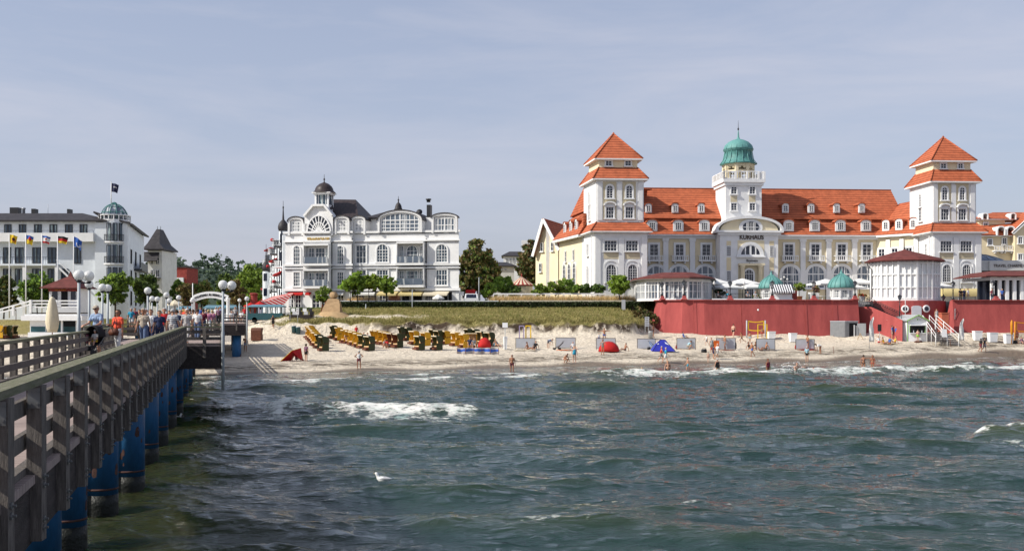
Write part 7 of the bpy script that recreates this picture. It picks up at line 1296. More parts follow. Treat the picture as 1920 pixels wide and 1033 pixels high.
# ------------------------------------------------------------------ beach furniture
def make_chair(main):
    o = thing('beach_chair', 'x', 'beach chair', (0, 0, 0)); m = M[main]
    b = MB(); b.box(-.62, -.57, -.3, .42, .08, .8); b.box(.57, .62, -.3, .42, .08, .8); b.box(-.57, .57, .37, .42, .08, .8); b.build('side_panels', m, o)
    b = MB(); b.box(-.569, .569, -.36, .36, .06, .40); b.build('base', M['chair_wicker'], o)
    b = MB(); b.box(-.56, .56, -.34, .2, .402, .50); b.build('seat', M['chair_lining'], o)
    pr = [(.43, .802), (.44, 1.3), (.36, 1.5), (.12, 1.6), (-.36, 1.56), (-.36, 1.50), (-.12, .802)]
    b = MB(); 
    for s in (-.62, .57): b.rings([[(s, y, z) for y, z in pr], [(s+.05, y, z) for y, z in pr]])
    q = pr[:5]; i_ = [(y-.05, z-.05) for y, z in q]; b.rings([[(-.569, y, z) for y, z in q]+[(-.569, y, z) for y, z in i_[::-1]], [(.569, y, z) for y, z in q]+[(.569, y, z) for y, z in i_[::-1]]]); b.build('hood', m, o)
    b = MB(); b.rings([[(-.56, y, z) for y, z in ((.36, .5), (.33, 1.3), (.1, 1.5), (-.3, 1.47), (-.3, 1.45), (.08, 1.46), (.25, 1.28), (.22, .51))], [(.56, y, z) for y, z in ((.36, .5), (.33, 1.3), (.1, 1.5), (-.3, 1.47), (-.3, 1.45), (.08, 1.46), (.25, 1.28), (.22, .51))]]); b.build('lining', M['chair_lining'], o)
    b = MB(); b.box(-.64, .64, -.4, -.34, 1.49, 1.6); b.build('front_trim', M['cloth_cream'], o)
    for s in (-1, 1): b = MB(); b.bar((s*.645, -.2, .78), (s*.645, .4, .9), .02, .05); b.build('strap', M['chair_wicker'], o)
    b = MB(); b.box(-.5, .5, -.62, -.365, .08, .30); b.build('footrest', M['chair_wicker'], o); return o
CH = {'y': make_chair('chair_yellow'), 'g': make_chair('chair_green'), 'b': make_chair('chair_wicker')}; used = set()
ORD = ['front', 'second', 'third', 'fourth', 'fifth', 'sixth', 'seventh', 'eighth', 'ninth']
CN = {'y': 'yellow hooded', 'g': 'dark green hooded', 'b': 'brown wicker'}
def chair(px, py, c, label, ang=-62, group='hooded beach chairs on the sand'):
    o = CH[c] if c not in used else copy_tree(CH[c]); used.add(c); h = hit(px, py); o.location = (h.x, h.y, h.z-.04); o.rotation_euler = (0, 0, radians(ang+random.uniform(-7, 7))); o['label'] = label; o['category'] = 'beach chair'; o['group'] = group; return o
rowsC = {'leftmost': [(607, 658, 'g'), (598, 653, 'g'), (592, 648, 'y'), (589, 643.5, 'y'), (586, 640, 'y'), (583, 637, 'y'), (580.5, 634.5, 'y')],
 'second': [(692, 657, 'g'), (680, 653.5, 'g'), (671, 650, 'y'), (662, 647, 'y'), (654, 644.5, 'y'), (647, 642.5, 'y'), (635, 638, 'y'), (625, 634, 'g')],
 'third': [(745, 651.5, 'g'), (734, 650, 'b'), (725, 648, 'y'), (717, 646, 'y'), (709, 644.5, 'y'), (701, 643.5, 'y')],
 'fourth': [(786, 656, 'g'), (797, 648.5, 'y'), (776, 645.5, 'y'), (763, 638, 'g'), (753, 637, 'g')],
 'fifth': [(819, 656, 'g'), (822, 644, 'g'), (812, 641, 'g')],
 'right': [(870, 652, 'y'), (854, 648.5, 'y'), (836, 645, 'y'), (902, 646, 'g'), (917, 648, 'g'), (890, 641.5, 'g'), (878, 640.5, 'g')]}
RN = {'leftmost': 'of the leftmost row', 'second': 'of the second row', 'third': 'of the third row', 'fourth': 'of the fourth group', 'fifth': 'of the fifth group', 'right': 'of the rightmost group'}
for r, L_ in rowsC.items():
    for i, (px, py, c) in enumerate(L_): chair(px, py, c, f'{CN[c]} beach chair, {ORD[i]} from the water {RN[r]}')
chair(884, 650, 'y', 'yellow beach chair turned to the sea showing its striped lining', -8)
chair(482, 639, 'b', 'lone brown beach chair seen from behind beside the far platform', 172)
chair(6, 634, 'y', 'yellow beach chair at the left edge beyond the pier railing', 80); chair(24, 634, 'g', 'green beach chair at the left edge beyond the pier railing', 80)

def board(px0, px1, pyt, pyb, label):
    h = hit((px0+px1)/2, pyb); w = wpx(px1-px0, h.y); z = Z(pyt, h.y)-h.z; o = thing('windbreak_board', label, 'board', tuple(h), 0, 'grey boards standing along the beach'); b = MB(); b.box(-w/2+.04, w/2-.04, -.02, .02, .12, z-.04); b.build('panel', M['panel_grey'], o)
    b = MB()
    for x in (-w/2, w/2): b.bar((x, 0, -.2), (x, 0, z), .05, .06)
    b.bar((-w/2, 0, z), (w/2, 0, z), .06, .06); b.bar((-w/2, 0, .1), (w/2, 0, .1), .04, .04); b.build('frame', M['wood_dark'], o)
for a in ((967, 1003, 634, 654, 'grey board below the yellow climbing frame, leftmost of its line'), (1042, 1079, 633, 654, 'grey board behind the folded pushchair'), (1118, 1154, 634, 655, 'grey board behind the red dome tent'), (1195, 1229, 635, 655, 'grey board behind the blue tent'), (1269, 1304, 634, 655, 'grey board behind the kneeling person in pale shirt'), (1343, 1379, 634, 656, 'grey board behind the orange cloth'), (1418, 1453, 635, 656, 'grey board below the volleyball net'), (1492, 1527, 636, 656, 'grey board beside the red cool boxes')): board(*a)
def cabinet(px0, px1, pyt, pyb, label):
    h = hit((px0+px1)/2, pyb); w = wpx(px1-px0, h.y); z = Z(pyt, h.y)-h.z; o = thing('white_cabinet', label, 'cabinet', tuple(h), radians(6), 'white cabinets on the beach'); b = MB(); b.rings([[(-w/2+.06, -.3, 0), (w/2-.06, -.3, 0), (w/2-.06, .3, 0), (-w/2+.06, .3, 0)], [(-w/2, -.36, z), (w/2, -.36, z), (w/2, .36, z), (-w/2, .36, z)]]); b.build('body', M['cabinet_white'], o); b = MB(); b.box(-w/2-.03, w/2+.03, -.4, .4, z+.002, z+.05); b.build('lid', M['cabinet_white'], o)
for a in ((944, 951, 632, 655, 'narrow white cabinet at the foot of the white sign'), (1439, 1453, 622, 636, 'white cabinet beside the yellow goal frame'), (1480, 1493, 625, 641, 'white cabinet at the end of the board by the cool boxes'), (1825, 1840, 621, 638, 'first white cabinet right of the feather flag'), (1853, 1869, 624, 641, 'middle white cabinet of the right three'), (1883, 1898, 627, 644, 'white cabinet beside the orange net post')): cabinet(*a)
def post_sign(px, pyt, pyb, pyg, w, label, m, posts=1, lines=0):
    h = hit(px, pyg); o = thing('sign', label, 'sign', tuple(h)); z0, z1 = Z(pyb, h.y)-h.z, Z(pyt, h.y)-h.z; w = wpx(w, h.y); b = MB(); b.box(-w/2, w/2, -.05, -.01, z0, z1); p = b.build('panel', M[m], o)
    if lines:
        b = MB()
        for i in range(lines): z = z0+(z1-z0)*(i+.7)/(lines+.4); b.box(-w*.38, w*(.38-.1*(i % 2)), -.06, -.051, z-.03, z+.03)
        b.build('printed_lines', M['letter_dark'], p)
    for k in range(posts): x = 0 if posts == 1 else (-w*.4 if k == 0 else w*.4); b = MB(); b.tube([(x, .03, -.3), (x, .03, z1)], .035, 6); b.build('post', M['pole_grey'], o)
post_sign(947, 605, 614, 656, 10, 'small white square sign on a tall post left of the boards', 'cabinet_white'); post_sign(1213, 594, 612, 629, 8, 'grey notice board on two posts by the dune corner', 'panel_grey', 2, 5)
post_sign(1649, 608, 621, 639, 7, 'black loudspeaker box on a thin stand before the salmon wall', 'plastic_black'); post_sign(1169, 562, 581, 582, 7, 'pale blue grey board on a post above the dune path', 'panel_grey')
post_sign(544, 560, 573, 602, 5, 'slim white notice panel by the cafe deck', 'cabinet_white', 1, 3); post_sign(558, 577, 590, 605, 5, 'white information board beside the cafe deck', 'cabinet_white', 1, 4)
for px, d, pt, pb, lab in ((773, 149.5, 543, 600, 'slim grey lamp post on the grass in front of the hedge'), (686, 149, 570, 596, 'short wooden post on the grass left of the lamp post'), (898, 151.8, 520, 562, 'pale lamp post beside the truck')):
    o = thing('post', lab, 'post', (X(px, d), d, Z(pb, d))); b = MB(); b.tube([(0, 0, -.3), (0, 0, Z(pt, d)-Z(pb, d))], .06, 6); h_ = Z(pt, d)-Z(pb, d); b.build('shaft', M['pole_grey'], o)
    if px != 686: b = MB(); b.bar((-.35, 0, h_), (.35, 0, h_), .08, .08); b.box(-.45, -.25, -.1, .1, h_-.2, h_-.05); b.box(.25, .45, -.1, .1, h_-.2, h_-.05); b.build('lamp_heads', M['iron_black'], o)
for px, py, lab in ((551, 625, 'left of two dark litter bins beside the beach path'), (559, 626, 'right of two dark litter bins beside the beach path'), (1220, 634, 'grey litter bin under the notice board')):
    h = hit(px, py); o = thing('litter_bin', lab, 'bin', tuple(h)); b = MB(); b.lathe((0, 0, 0), [(.26, 0), (.3, .75), (.33, .78), (.28, .8)], 14); b.build('drum', M['zinc'] if px > 1000 else M['teal_paint'], o); b = MB(); b.lathe((0, 0, .802), [(.3, 0), (.25, .08), (.05, .1)], 14); b.build('lid', M['zinc'], o)
# volleyball nets and goal frames
def net(px0, px1, pyt, pyb, pyg, m, label, band_h=.12, posts=('pole_grey', 'pole_grey')):
    h = hit(px0, pyg); o = thing('volleyball_net', label, 'net', tuple(h)); w = wpx(px1-px0, h.y); z1, z0 = Z(pyt, h.y)-h.z, Z(pyb, h.y)-h.z
    for x, pm in ((-.2, posts[0]), (w+.2, posts[1])): b = MB(); b.tube([(x, 0, -.3), (x, 0, z1+.1)], .09, 8); b.build('net_post', M[pm], o)
    b = MB(); k = 12
    for zz in (z1, z0): 
        for i in range(k): s = lambda f: .25*(1-(2*f-1)**2)*.5; b.bar((w*i/k, 0, zz-s(i/k)), (w*(i+1)/k, 0, zz-s((i+1)/k)), .03, band_h)
    b.bar((0, 0, z0), (0, 0, z1), .03, band_h, up=(1, 0, 0)); b.bar((w, 0, z0), (w, 0, z1), .03, band_h, up=(1, 0, 0)); b.build('net_band', M[m], o); b = MB()
    for i in range(1, 26): b.bar((w*i/26, 0, z0-.1), (w*i/26, 0, z1-.1), .006, .006)
    for i in range(1, 7): b.bar((0, 0, z0+(z1-z0)*i/7-.08), (w, 0, z0+(z1-z0)*i/7-.08), .006, .006)
    b.build('mesh', M['letter_dark'], o)
net(1403, 1432, 602, 618, 633, 'metal_yellow', 'yellow edged volleyball net before the red wall', .13); net(1906, 1950, 604, 620, 640, 'metal_orange', 'orange volleyball net cut by the right edge', .14, ('metal_orange', 'metal_orange'))
def frame_(px0, px1, pyt, pyg, m, label, th=.1, y=0):
    h = hit((px0+px1)/2, pyg); w = wpx(px1-px0, h.y); z = Z(pyt, h.y)-h.z; o = thing('goal_frame', label, 'goal', tuple(h)); b = MB()
    for x in (-w/2, w/2): b.bar((x, 0, -.2), (x, 0, z), th, th)
    b.build('uprights', M[m], o); b = MB(); b.bar((-w/2-th/2, 0, z+th/2), (w/2+th/2, 0, z+th/2), th, th); b.build('crossbar', M[m], o)
frame_(1421, 1438, 609, 640, 'metal_yellow', 'yellow goal frame standing before the volleyball net'); frame_(986, 995, 612, 636, 'metal_yellow', 'narrow yellow frame at the foot of the dune', .14)
mat('metal_purple', (.32, .26, .42), .5, .1, 3); frame_(974, 982, 612, 636, 'metal_purple', 'pale purple frame left of the narrow yellow frame', .12)
h = hit(1897, 645); o = thing('net_post', 'thick orange padded post near the right edge', 'post', tuple(h)); b = MB(); b.lathe((0, 0, 0), [(.06, -.2), (.06, 1.2), (.16, 1.25), (.16, Z(603, h.y)-h.z-.1), (.05, Z(600, h.y)-h.z)], 10); b.build('padded_shaft', M['metal_orange'], o)
b = MB(); p_ = Vector((X(1421.5, 134), 134, Z(581, 134))); b.ball((0, 0, 0), .12, 12); tag(b.build('volleyball', M['cabinet_white'], None, p_), 'white ball in the air against the red wall', 'ball')
# tents and cloth
def dome_tent(px0, px1, pyt, pyb, m, label, open_dir=None):
    h = hit((px0+px1)/2, pyb); w = wpx(px1-px0, h.y); H = Z(pyt, h.y)-h.z; o = thing('beach_tent', label, 'tent', tuple(h)); rs = []
    for j in range(9):
        a = pi*j/8; rs.append([(-w/2*cos(a)*(1 if k < 99 else 1), -w*.42*sin(pi*k/12-pi/2)*(.25+.75*sin(a)), H*sin(a)*max(0, cos(pi*k/12-pi/2))**.75) for k in range(13)])
    v = [p for r in rs for p in r]; f = [(j*13+k, j*13+k+1, (j+1)*13+k+1, (j+1)*13+k) for j in range(8) for k in range(12)]; me = np_mesh('shell', v, f, [M[m]], smooth=True); s = put('shell', me, o); sd = s.modifiers.new('s', 'SOLIDIFY'); sd.thickness = .03
    b = MB(); b.tube([(-w/2*cos(a), -.02, H*sin(a)+.02) for a in np.linspace(0, pi, 14)], .02, 5); b.build('pole_seam', M['cloth_navy'] if m == 'cloth_blue' else M['brick_red'], o)
dome_tent(1122, 1161, 640, 659, 'cloth_red', 'big red dome tent on the beach'); dome_tent(896, 921, 633, 651, 'cloth_red', 'small red beach tent behind the striped windbreak')
h = hit(1243, 658); w = wpx(43, h.y); H = Z(636, h.y)-h.z; o = thing('beach_tent', 'blue pointed beach tent with white patches', 'tent', tuple(h)); b = MB(); ap = [(-w*.1, .1, H*.96), (w*.1, .1, H*.96), (w*.1, .4, H*.96), (-w*.1, .4, H*.96)]; mid = [(-w*.3, -.3, H*.55), (w*.28, -.3, H*.5), (w*.28, .9, H*.5), (-w*.3, .9, H*.55)]; ba = [(-w*.5, -.8, 0), (w*.5, -.8, 0), (w*.5, 1.5, 0), (-w*.5, 1.5, 0)]; b.rings([ba, mid, ap]); b.build('shell', M['cloth_blue'], o)
b = MB(); b.tube([ba[0], mid[0], ap[0], ap[1], mid[1], ba[1]], .03, 5); b.build('pole_seam', M['cloth_navy'], o); b = MB(); b.face([(w*.06, -.14, H*.8), (w*.22, -.30, H*.6), (w*.24, -.37, H*.52), (w*.1, -.3, H*.62)]); b.face([(-w*.22, -.27, H*.68), (-w*.28, -.33, H*.58), (-w*.18, -.33, H*.58)]); b.build('white_patch', M['cloth_white'], o)
h = hit(546, 677); w = wpx(38, h.y); H = Z(653, h.y)-h.z; o = thing('beach_tent', 'red wedge shaped sun shelter near the pier shadow', 'tent', tuple(h)); b = MB(); b.slab([(-w*.5, -.3, 0), (-w*.15, 1.2, 0), (w*.35, 1.2, H), (w*.05, -.2, H*.82)], .03); b.slab([(w*.05, -.2, H*.82), (w*.35, 1.2, H), (w*.5, .9, 0), (w*.42, .2, .2)], .03); b.build('shell', M['cloth_red'], o); b = MB(); b.tube([(-w*.5, -.3, 0), (w*.05, -.2, H*.82), (w*.35, 1.2, H), (w*.5, .9, 0)], .025, 5); b.build('pole_seam', M['metal_yellow'], o)
stripes('windbreak_cloth', (.03, .10, .42), (.42, .38, .36), 'Z', 1.9, .85, .5, 0, .25, .12, uneven=.9)
h = hit(896, 664); w = wpx(78, h.y); H = Z(651.5, h.y)-h.z; o = thing('windbreak', 'long blue and sand striped cloth windbreak in front of the beach chairs', 'windbreak', tuple(h)); P = []; Fc = []
for j in range(6):
    for i in range(41): P.append((-w/2+w*i/40, .12*sin(i*.55), .03+(H-.05)*j/5-.03*sin(i*pi/10)**2))
for j in range(5):
    for i in range(40): a = j*41+i; Fc.append((a, a+1, a+42, a+41))
s = put('cloth', np_mesh('cloth', P, Fc, [M['windbreak_cloth']], smooth=True), o); sd = s.modifiers.new('s', 'SOLIDIFY'); sd.thickness = .015
for i in range(6): b = MB(); x = -w/2+w*i/5; b.tube([(x, .12*sin(i*8*.55)-.03, -.2), (x, .12*sin(i*8*.55)-.03, H+.05)], .02, 6); b.build('stake', M['wood_brown'], o)
def low_cloth(px, py, w, d, m, label, name='towel', cat='towel', hgt=.05):
    h = hit(px, py); b = MB(); r = random.Random(int(px)); n_ = 10; P = []; Fc = []
    for j in range(5):
        for i in range(n_+1): P.append((-w/2+w*i/n_+r.uniform(-.03, .03), -d/2+d*j/4+r.uniform(-.03, .03), .02+r.uniform(0, hgt)))
    for j in range(4):
        for i in range(n_): a = j*(n_+1)+i; Fc.append((a, a+1, a+n_+2, a+n_+1))
    me = np_mesh(name, P, Fc, [M[m]]); o = put(name, me, None, tuple(h), r.uniform(-.3, .3)); s = o.modifiers.new('s', 'SOLIDIFY'); s.thickness = .02; tag(o, label, cat)
for a in ((1062, 657, 2.2, .8, 'cloth_orange', 'orange red towel in front of the folded pushchair board'), (985, 657, 2.4, .9, 'cloth_cream', 'pale towel under the sunbathers by the left board'), (1510, 656.5, 2.3, 1, 'cloth_red', 'red blanket in front of the board with cool boxes'), (1362, 657, 1.8, .8, 'brick_red', 'dark red blanket beside the orange cloth'), (1439, 657, 2, .8, 'cloth_navy', 'dark blanket under the group below the net'), (638, 643, .9, .5, 'flower_pink', 'bright pink towel on the sand by the second chair row'), (1666, 645, 2, .8, 'cloth_yellow', 'yellow towel under the resting group left of the white kiosk')): low_cloth(*a)
h = hit(1343, 656); o = thing('orange_sheet', 'orange cloth hung up beside the board', 'cloth', tuple(h)); w = wpx(11, h.y); H = Z(638.5, h.y)-h.z; b = MB(); b.rings([[(-w/2, 0, 0), (w/2, .1, 0), (w/2, .14, 0), (-w/2, .04, 0)], [(-w/2, .1, H*.5), (w/2, .05, H*.5), (w/2, .09, H*.5), (-w/2, .14, H*.5)], [(-w/2+.05, 0, H), (w/2, 0, H), (w/2, .04, H), (-w/2+.05, .04, H)]]); b.build('cloth', M['cloth_orange'], o); b = MB(); b.tube([(-w/2, .06, -.1), (-w/2, .06, H+.1)], .02, 5); b.build('stake', M['wood_brown'], o)
def box_bag(px, py, w, hgt, m, label, name='cool_box', cat='box'):
    h = hit(px, py); o = thing(name, label, cat, tuple(h), radians(random.uniform(-15, 15))); b = MB(); b.rings([[(-w/2, -.16, 0), (w/2, -.16, 0), (w/2, .16, 0), (-w/2, .16, 0)], [(-w/2-.02, -.18, hgt*.5), (w/2+.02, -.18, hgt*.5), (w/2+.02, .18, hgt*.5), (-w/2-.02, .18, hgt*.5)], [(-w/2+.03, -.13, hgt), (w/2-.03, -.13, hgt), (w/2-.03, .13, hgt), (-w/2+.03, .13, hgt)]], 0, True, True); b.build('body', M[m], o); b = MB(); b.tube([(-w*.3, 0, hgt*.95), (-w*.25, 0, hgt+.12), (w*.25, 0, hgt+.12), (w*.3, 0, hgt*.95)], .018, 5); b.build('handle', M['plastic_black'], o)
for a in ((1495, 654, .5, .45, 'cloth_red', 'left red cool box on the red blanket'), (1523, 655, .45, .4, 'cloth_red', 'right red cool box on the red blanket'), (1320, 661, .55, .4, 'plastic_black', 'black bag lying on the sand left of the orange cloth', 'bag', 'bag'), (1270, 654, .4, .4, 'brick_red', 'red bag at the foot of the kneeling person board', 'bag', 'bag'), (1378, 653, .35, .7, 'plastic_black', 'black rucksack leaning on the board by the orange cloth', 'rucksack', 'bag'), (1770, 642, .9, .25, 'plastic_black', 'dark bundle on the sand right of the white kiosk', 'bundle', 'bag'), (1722, 642, .9, .2, 'chair_wicker', 'brown bundle in front of the white kiosk', 'bundle', 'bag'), (972, 652, .3, .35, 'teal_roof', 'pale blue bag at the leftmost board', 'bag', 'bag'), (1336, 656, .5, .5, 'cloth_red', 'red bag beside the orange cloth', 'bag', 'bag'), (1902, 644.5, .5, .4, 'plastic_black', 'black bag at the foot of the orange post', 'bag', 'bag')): box_bag(*a)
def feather_flag(px, pyt, pyg, label):
    h = hit(px, pyg); o = thing('feather_flag', label, 'flag', tuple(h)); H = Z(pyt, h.y)-h.z; b = MB(); b.tube([(0, 0, -.3), (0, 0, H*.6), (.12, 0, H*.85), (.5, 0, H)], [.03, .025, .02, .012], 6); b.build('pole', M['pole_grey'], o); P = []; Fc = []
    for j in range(13):
        f = j/12; z = H*(.22+.78*f); wd = .62*(1-.75*max(0, f-.5)*2*.9); x0 = 0 if f < .6 else .5*((f-.6)/.4)**2
        for i in range(5): P.append((x0+wd*i/4*(.9 if f < 1 else .05), .05*sin(i+j*.6), z))
    for j in range(12):
        for i in range(4): a = j*5+i; Fc.append((a, a+1, a+6, a+5))
    s = put('sail', np_mesh('sail', P, Fc, [M['cloth_white']], smooth=True), o); sd = s.modifiers.new('s', 'SOLIDIFY'); sd.thickness = .01; t = sign_text('lettering', 'STRAND', .3, M['panel_grey'], s, (.32, -.09, H*.55)); t.rotation_euler = (0, radians(-90), 0)
feather_flag(1630, 594, 654, 'white feather flag left of the white kiosk'); feather_flag(1799, 597, 650, 'white feather flag in front of the shaded red wall')
for px, py, lab in ((1564, 664, 'leaning wooden stake in the sand near the bending person'), (1783, 650, 'thin stick in the sand right of the white kiosk')): h = hit(px, py); b = MB(); b.tube([(0, 0, -.2), (-.12, 0, .9)], .025, 6); tag(b.build('stake', M['wood_brown'], None, tuple(h)), lab, 'stake')
# storage shed
h = hit(1583, 632.5); h.y -= .2; o = thing('storage_shed', 'grey corrugated storage shed with open double door before the red wall', 'shed', tuple(h)); H = Z(602, h.y)-h.z; q = lambda px: X(px, h.y)-h.x; b = MB(); A = [(q(1560.5), .9), (q(1584), 0), (q(1611), .5), (q(1590), 1.6)]
b.prism(A, 0, H-.08); b.build('wall', M['metal_shed'], o); b = MB()
for (p, r) in ((Vector(A[0]), Vector(A[1])), (Vector(A[1]), Vector(A[1]).lerp(Vector(A[2]), .32))):
    k = int((r-p).length/.11); nn = Vector(((r-p).y, -(r-p).x)).normalized()*.012
    for i in range(k): s = p.lerp(r, (i+.5)/k)+nn; b.bar((s.x, s.y, .04), (s.x, s.y, H-.12), .05, .03, up=(nn.x, nn.y, 0))
b.build('corrugation', M['metal_shed'], o); p, r = Vector(A[1]), Vector(A[2]); nn = Vector(((r-p).y, -(r-p).x)).normalized()*.02; s, e = p.lerp(r, .33)+nn, p.lerp(r, .92)+nn
b = MB(); b.face([(s.x, s.y, .05), (e.x, e.y, .05), (e.x, e.y, H-.25), (s.x, s.y, H-.25)]); b.build('doorway', M['void'], o); b = MB(); b.bar((e.x+.05, e.y-.02, 0), (e.x+.95, e.y-.55, 0), .05, .01); b.rings([[(e.x+.02, e.y, .05), (e.x+1.05, e.y-.35, .05), (e.x+1.05, e.y-.31, .05), (e.x+.02, e.y+.04, .05)], [(e.x+.02, e.y, H-.3), (e.x+1.05, e.y-.35, H-.3), (e.x+1.05, e.y-.31, H-.3), (e.x+.02, e.y+.04, H-.3)]]); b.build('door', M['metal_shed'], o)
b = MB(); t = [(a*1.03, c-.05) for a, c in A]; b.prism(t, H-.078, H+.02); b.build('roof', M['panel_grey'], o); b = MB(); b.box(s.x+.6, s.x+.7, s.y+.0, s.y+.03, .1, H-.5); b.box(s.x+.9, s.x+.97, s.y+.1, s.y+.13, .1, H-.6); b.build('boards', M['cabinet_white'], o)
h = hit(1613, 637); o = thing('a_board', 'small wooden A board beside the storage shed', 'sign', tuple(h)); b = MB(); b.bar((-.35, 0, 0), (0, .05, .85), .06, .06); b.bar((.35, 0, 0), (0, .05, .85), .06, .06); b.bar((-.2, .02, .4), (.2, .02, .4), .04, .05); b.build('legs', M['sand_pile'], o)
# white kiosk with green trim
h = hit(1701, 640); KD = h.y; o = thing('beach_hut_kiosk', 'small white kiosk with green edged gable and serving hatch', 'kiosk', tuple(h)); q = lambda px, d=KD: X(px, d)-h.x; z_ = lambda py: Z(py, KD)-h.z; zE, zA = z_(601), z_(592); b = MB(); x0, x1, xm = q(1701), q(1738), q(1721); xb = q(1680)-.1; D2 = 2.6
b.prism([(x0, 0), (x1, 0), (x1-.3, D2), (xb, D2*.75)], 0, zE); b.add([(x0, 0, zE), (x1, 0, zE), (xm, 0, zA), (x1-.3, D2, zE), (xb, D2*.75, zE), ((x1-.3+xb)/2, D2*.9, zA)], [(0, 1, 2), (3, 4, 5), (0, 2, 5, 4), (1, 3, 5, 2)]); b.build('wall', M['cabinet_white'], o)
b = MB(); rid0, rid1 = (xm, -.28, zA+.14), ((x1-.3+xb)/2, D2, zA+.14); b.slab([(x0-.15, -.28, zE-.02), rid0, rid1, (xb-.45, D2*.75, zE+.06)], .08); b.slab([(x1+.25, -.28, zE-.06), (x1-.05, D2, zE+.0), rid1, rid0], .08); b.build('roof', M['zinc'], o)
b = MB(); b.bar((x0-.15, -.3, zE-.04), (xm, -.3, zA+.12), .07, .12); b.bar((x1+.25, -.3, zE-.08), (xm, -.3, zA+.12), .07, .12); b.box(x0-.02, x0+.06, -.05, -.003, 0, zE); b.build('green_trim', M['green_trim'], o)
b = MB(); hx0, hx1, hz0, hz1 = q(1706), q(1734), z_(624), z_(608.5); b.box(hx0, hx1, -.03, -.004, hz0, hz1); hatch = b.build('serving_hatch', M['void'], o); b = MB(); b.box(hx0-.06, hx0, -.06, -.004, hz0, hz1); b.box(hx1, hx1+.06, -.06, -.004, hz0, hz1); b.build('frame', M['green_trim'], hatch); b = MB(); b.box(hx0, hx1, -.3, -.031, hz1-.12, hz1); b.box(hx0-.05, hx1+.05, -.22, -.031, hz0-.08, hz0); b.build('shutter', M['cabinet_white'], hatch)
for i, x in enumerate((.25, .5, .8)): b = MB(); b.lathe((hx0+(hx1-hx0)*x, -.04, hz0), [(.06, 0), (.07, .2), (.03, .28), (.03, .34)], 8); b.build('bottle', M['panel_grey'], hatch)
b = MB(); dA, dB = Vector((x0, 0)), Vector((xb, D2*.75)); s, e = dA.lerp(dB, .32), dA.lerp(dB, .62); b.face([(s.x-.02, s.y-.02, .05), (s.x-.02, s.y-.02, zE-.25), (e.x-.02, e.y-.02, zE-.25), (e.x-.02, e.y-.02, .05)]); b.build('doorway', M['void'], o); b = MB(); b.box(xm-.12, xm+.02, -.02, -.003, z_(600)-.02, z_(598.5)+.06); b.build('green_emblem', M['green_trim'], o)
b = MB(); b.box(xm+.1, xm+.4, -.02, -.003, z_(600)+.02, z_(600)+.09); b.build('small_print', M['panel_grey'], o)
o = thing('flag_mast', 'thin white mast with wind wheel beside the rotunda', 'mast', (X(1697.5, 141), 141, 2.5)); b = MB(); b.tube([(0, 0, 0), (0, 0, Z(505, 141)-2.5)], .05, 6); b.build('shaft', M['white_paint'], o)
# wooden beach steps and salmon pillar
o = thing('beach_steps', 'grey timber steps with white handrails from the beach to the terrace', 'steps', (X(1762, 136), 136, 0)); q = lambda px, d=136: X(px, d)-o.location.x; b = MB(); z0, z1 = Z(640, 133.5), Z(604, 138.5); x0, x1 = q(1740), q(1782); k = 11
for i in range(k): f = i/(k-1); b.box(x0+f*.2, x1-f*.9, -2.4+f*4.6, -2.0+f*4.6, z0+(z1-z0)*f-.09, z0+(z1-z0)*f)
b.build('treads', M['wood_grey'], o); b = MB(); b.box(x0+.2, x1-.9, 2.62, 6.5, z1-.12, z1); b.build('landing', M['wood_grey'], o)
for x, xe in ((x0, .2), (x1, -.9), ((x0+x1)/2, -.35)):
    b = MB(); b.tube([(x, -2.5, z0+.9), (x+xe, 2.3, z1+.9)], .04, 6); b.tube([(x, -2.5, z0+.45), (x+xe, 2.3, z1+.45)], .03, 6)
    for f in (0, .33, .66, 1): b.tube([(x+xe*f, -2.5+4.8*f, z0-.8), (x+xe*f, -2.5+4.8*f, z0+(z1-z0)*f+.9)], .04, 6)
    b.build('handrail', M['white_paint'], o)
b = MB(); b.box(q(1750), q(1759), -2.75, -2.7, Z(632, 133)-.0, Z(617, 133)); b.build('notice', M['cabinet_white'], o)
o = thing('stair_pillar', 'salmon red block pillar above the wooden steps', 'pillar', (X(1769, 141), 141, 1.5)); b = MB(); w = wpx(13, 141)/2; b.box(-w, w, -.6, .6, 0, Z(588, 141)-1.5); b.build('shaft', M['salmon_red'] if 'salmon_red' in M else mat('salmon_red', (.48, .13, .075), .9, .1, .8, .3, 10), o); b = MB(); b.box(-w-.06, w+.06, -.66, .66, Z(588, 141)-1.498, Z(586, 141)-1.5); b.build('cap', M['salmon_red'], o)
o = thing('terrace_fence', 'mesh railing on the curved corner above the wooden steps', 'railing', (X(1776, 145), 145, 4.5)); b = MB()
for i in range(14): f = i/13; x, y, z = f*(X(1791, 145)-X(1772, 145)), -2.5+f*2, 1.0*f**1.5*1.6; b.bar((x, y, z), (x, y, z+1.3), .04, .04)
b.tube([(f*(X(1791, 145)-X(1772, 145)), -2.5+f*2, 1.6*f**1.5+1.3) for f in np.linspace(0, 1, 8)], .04, 5); b.tube([(f*(X(1791, 145)-X(1772, 145)), -2.5+f*2, 1.6*f**1.5+.1) for f in np.linspace(0, 1, 8)], .04, 5); b.build('bars', M['zinc'], o)
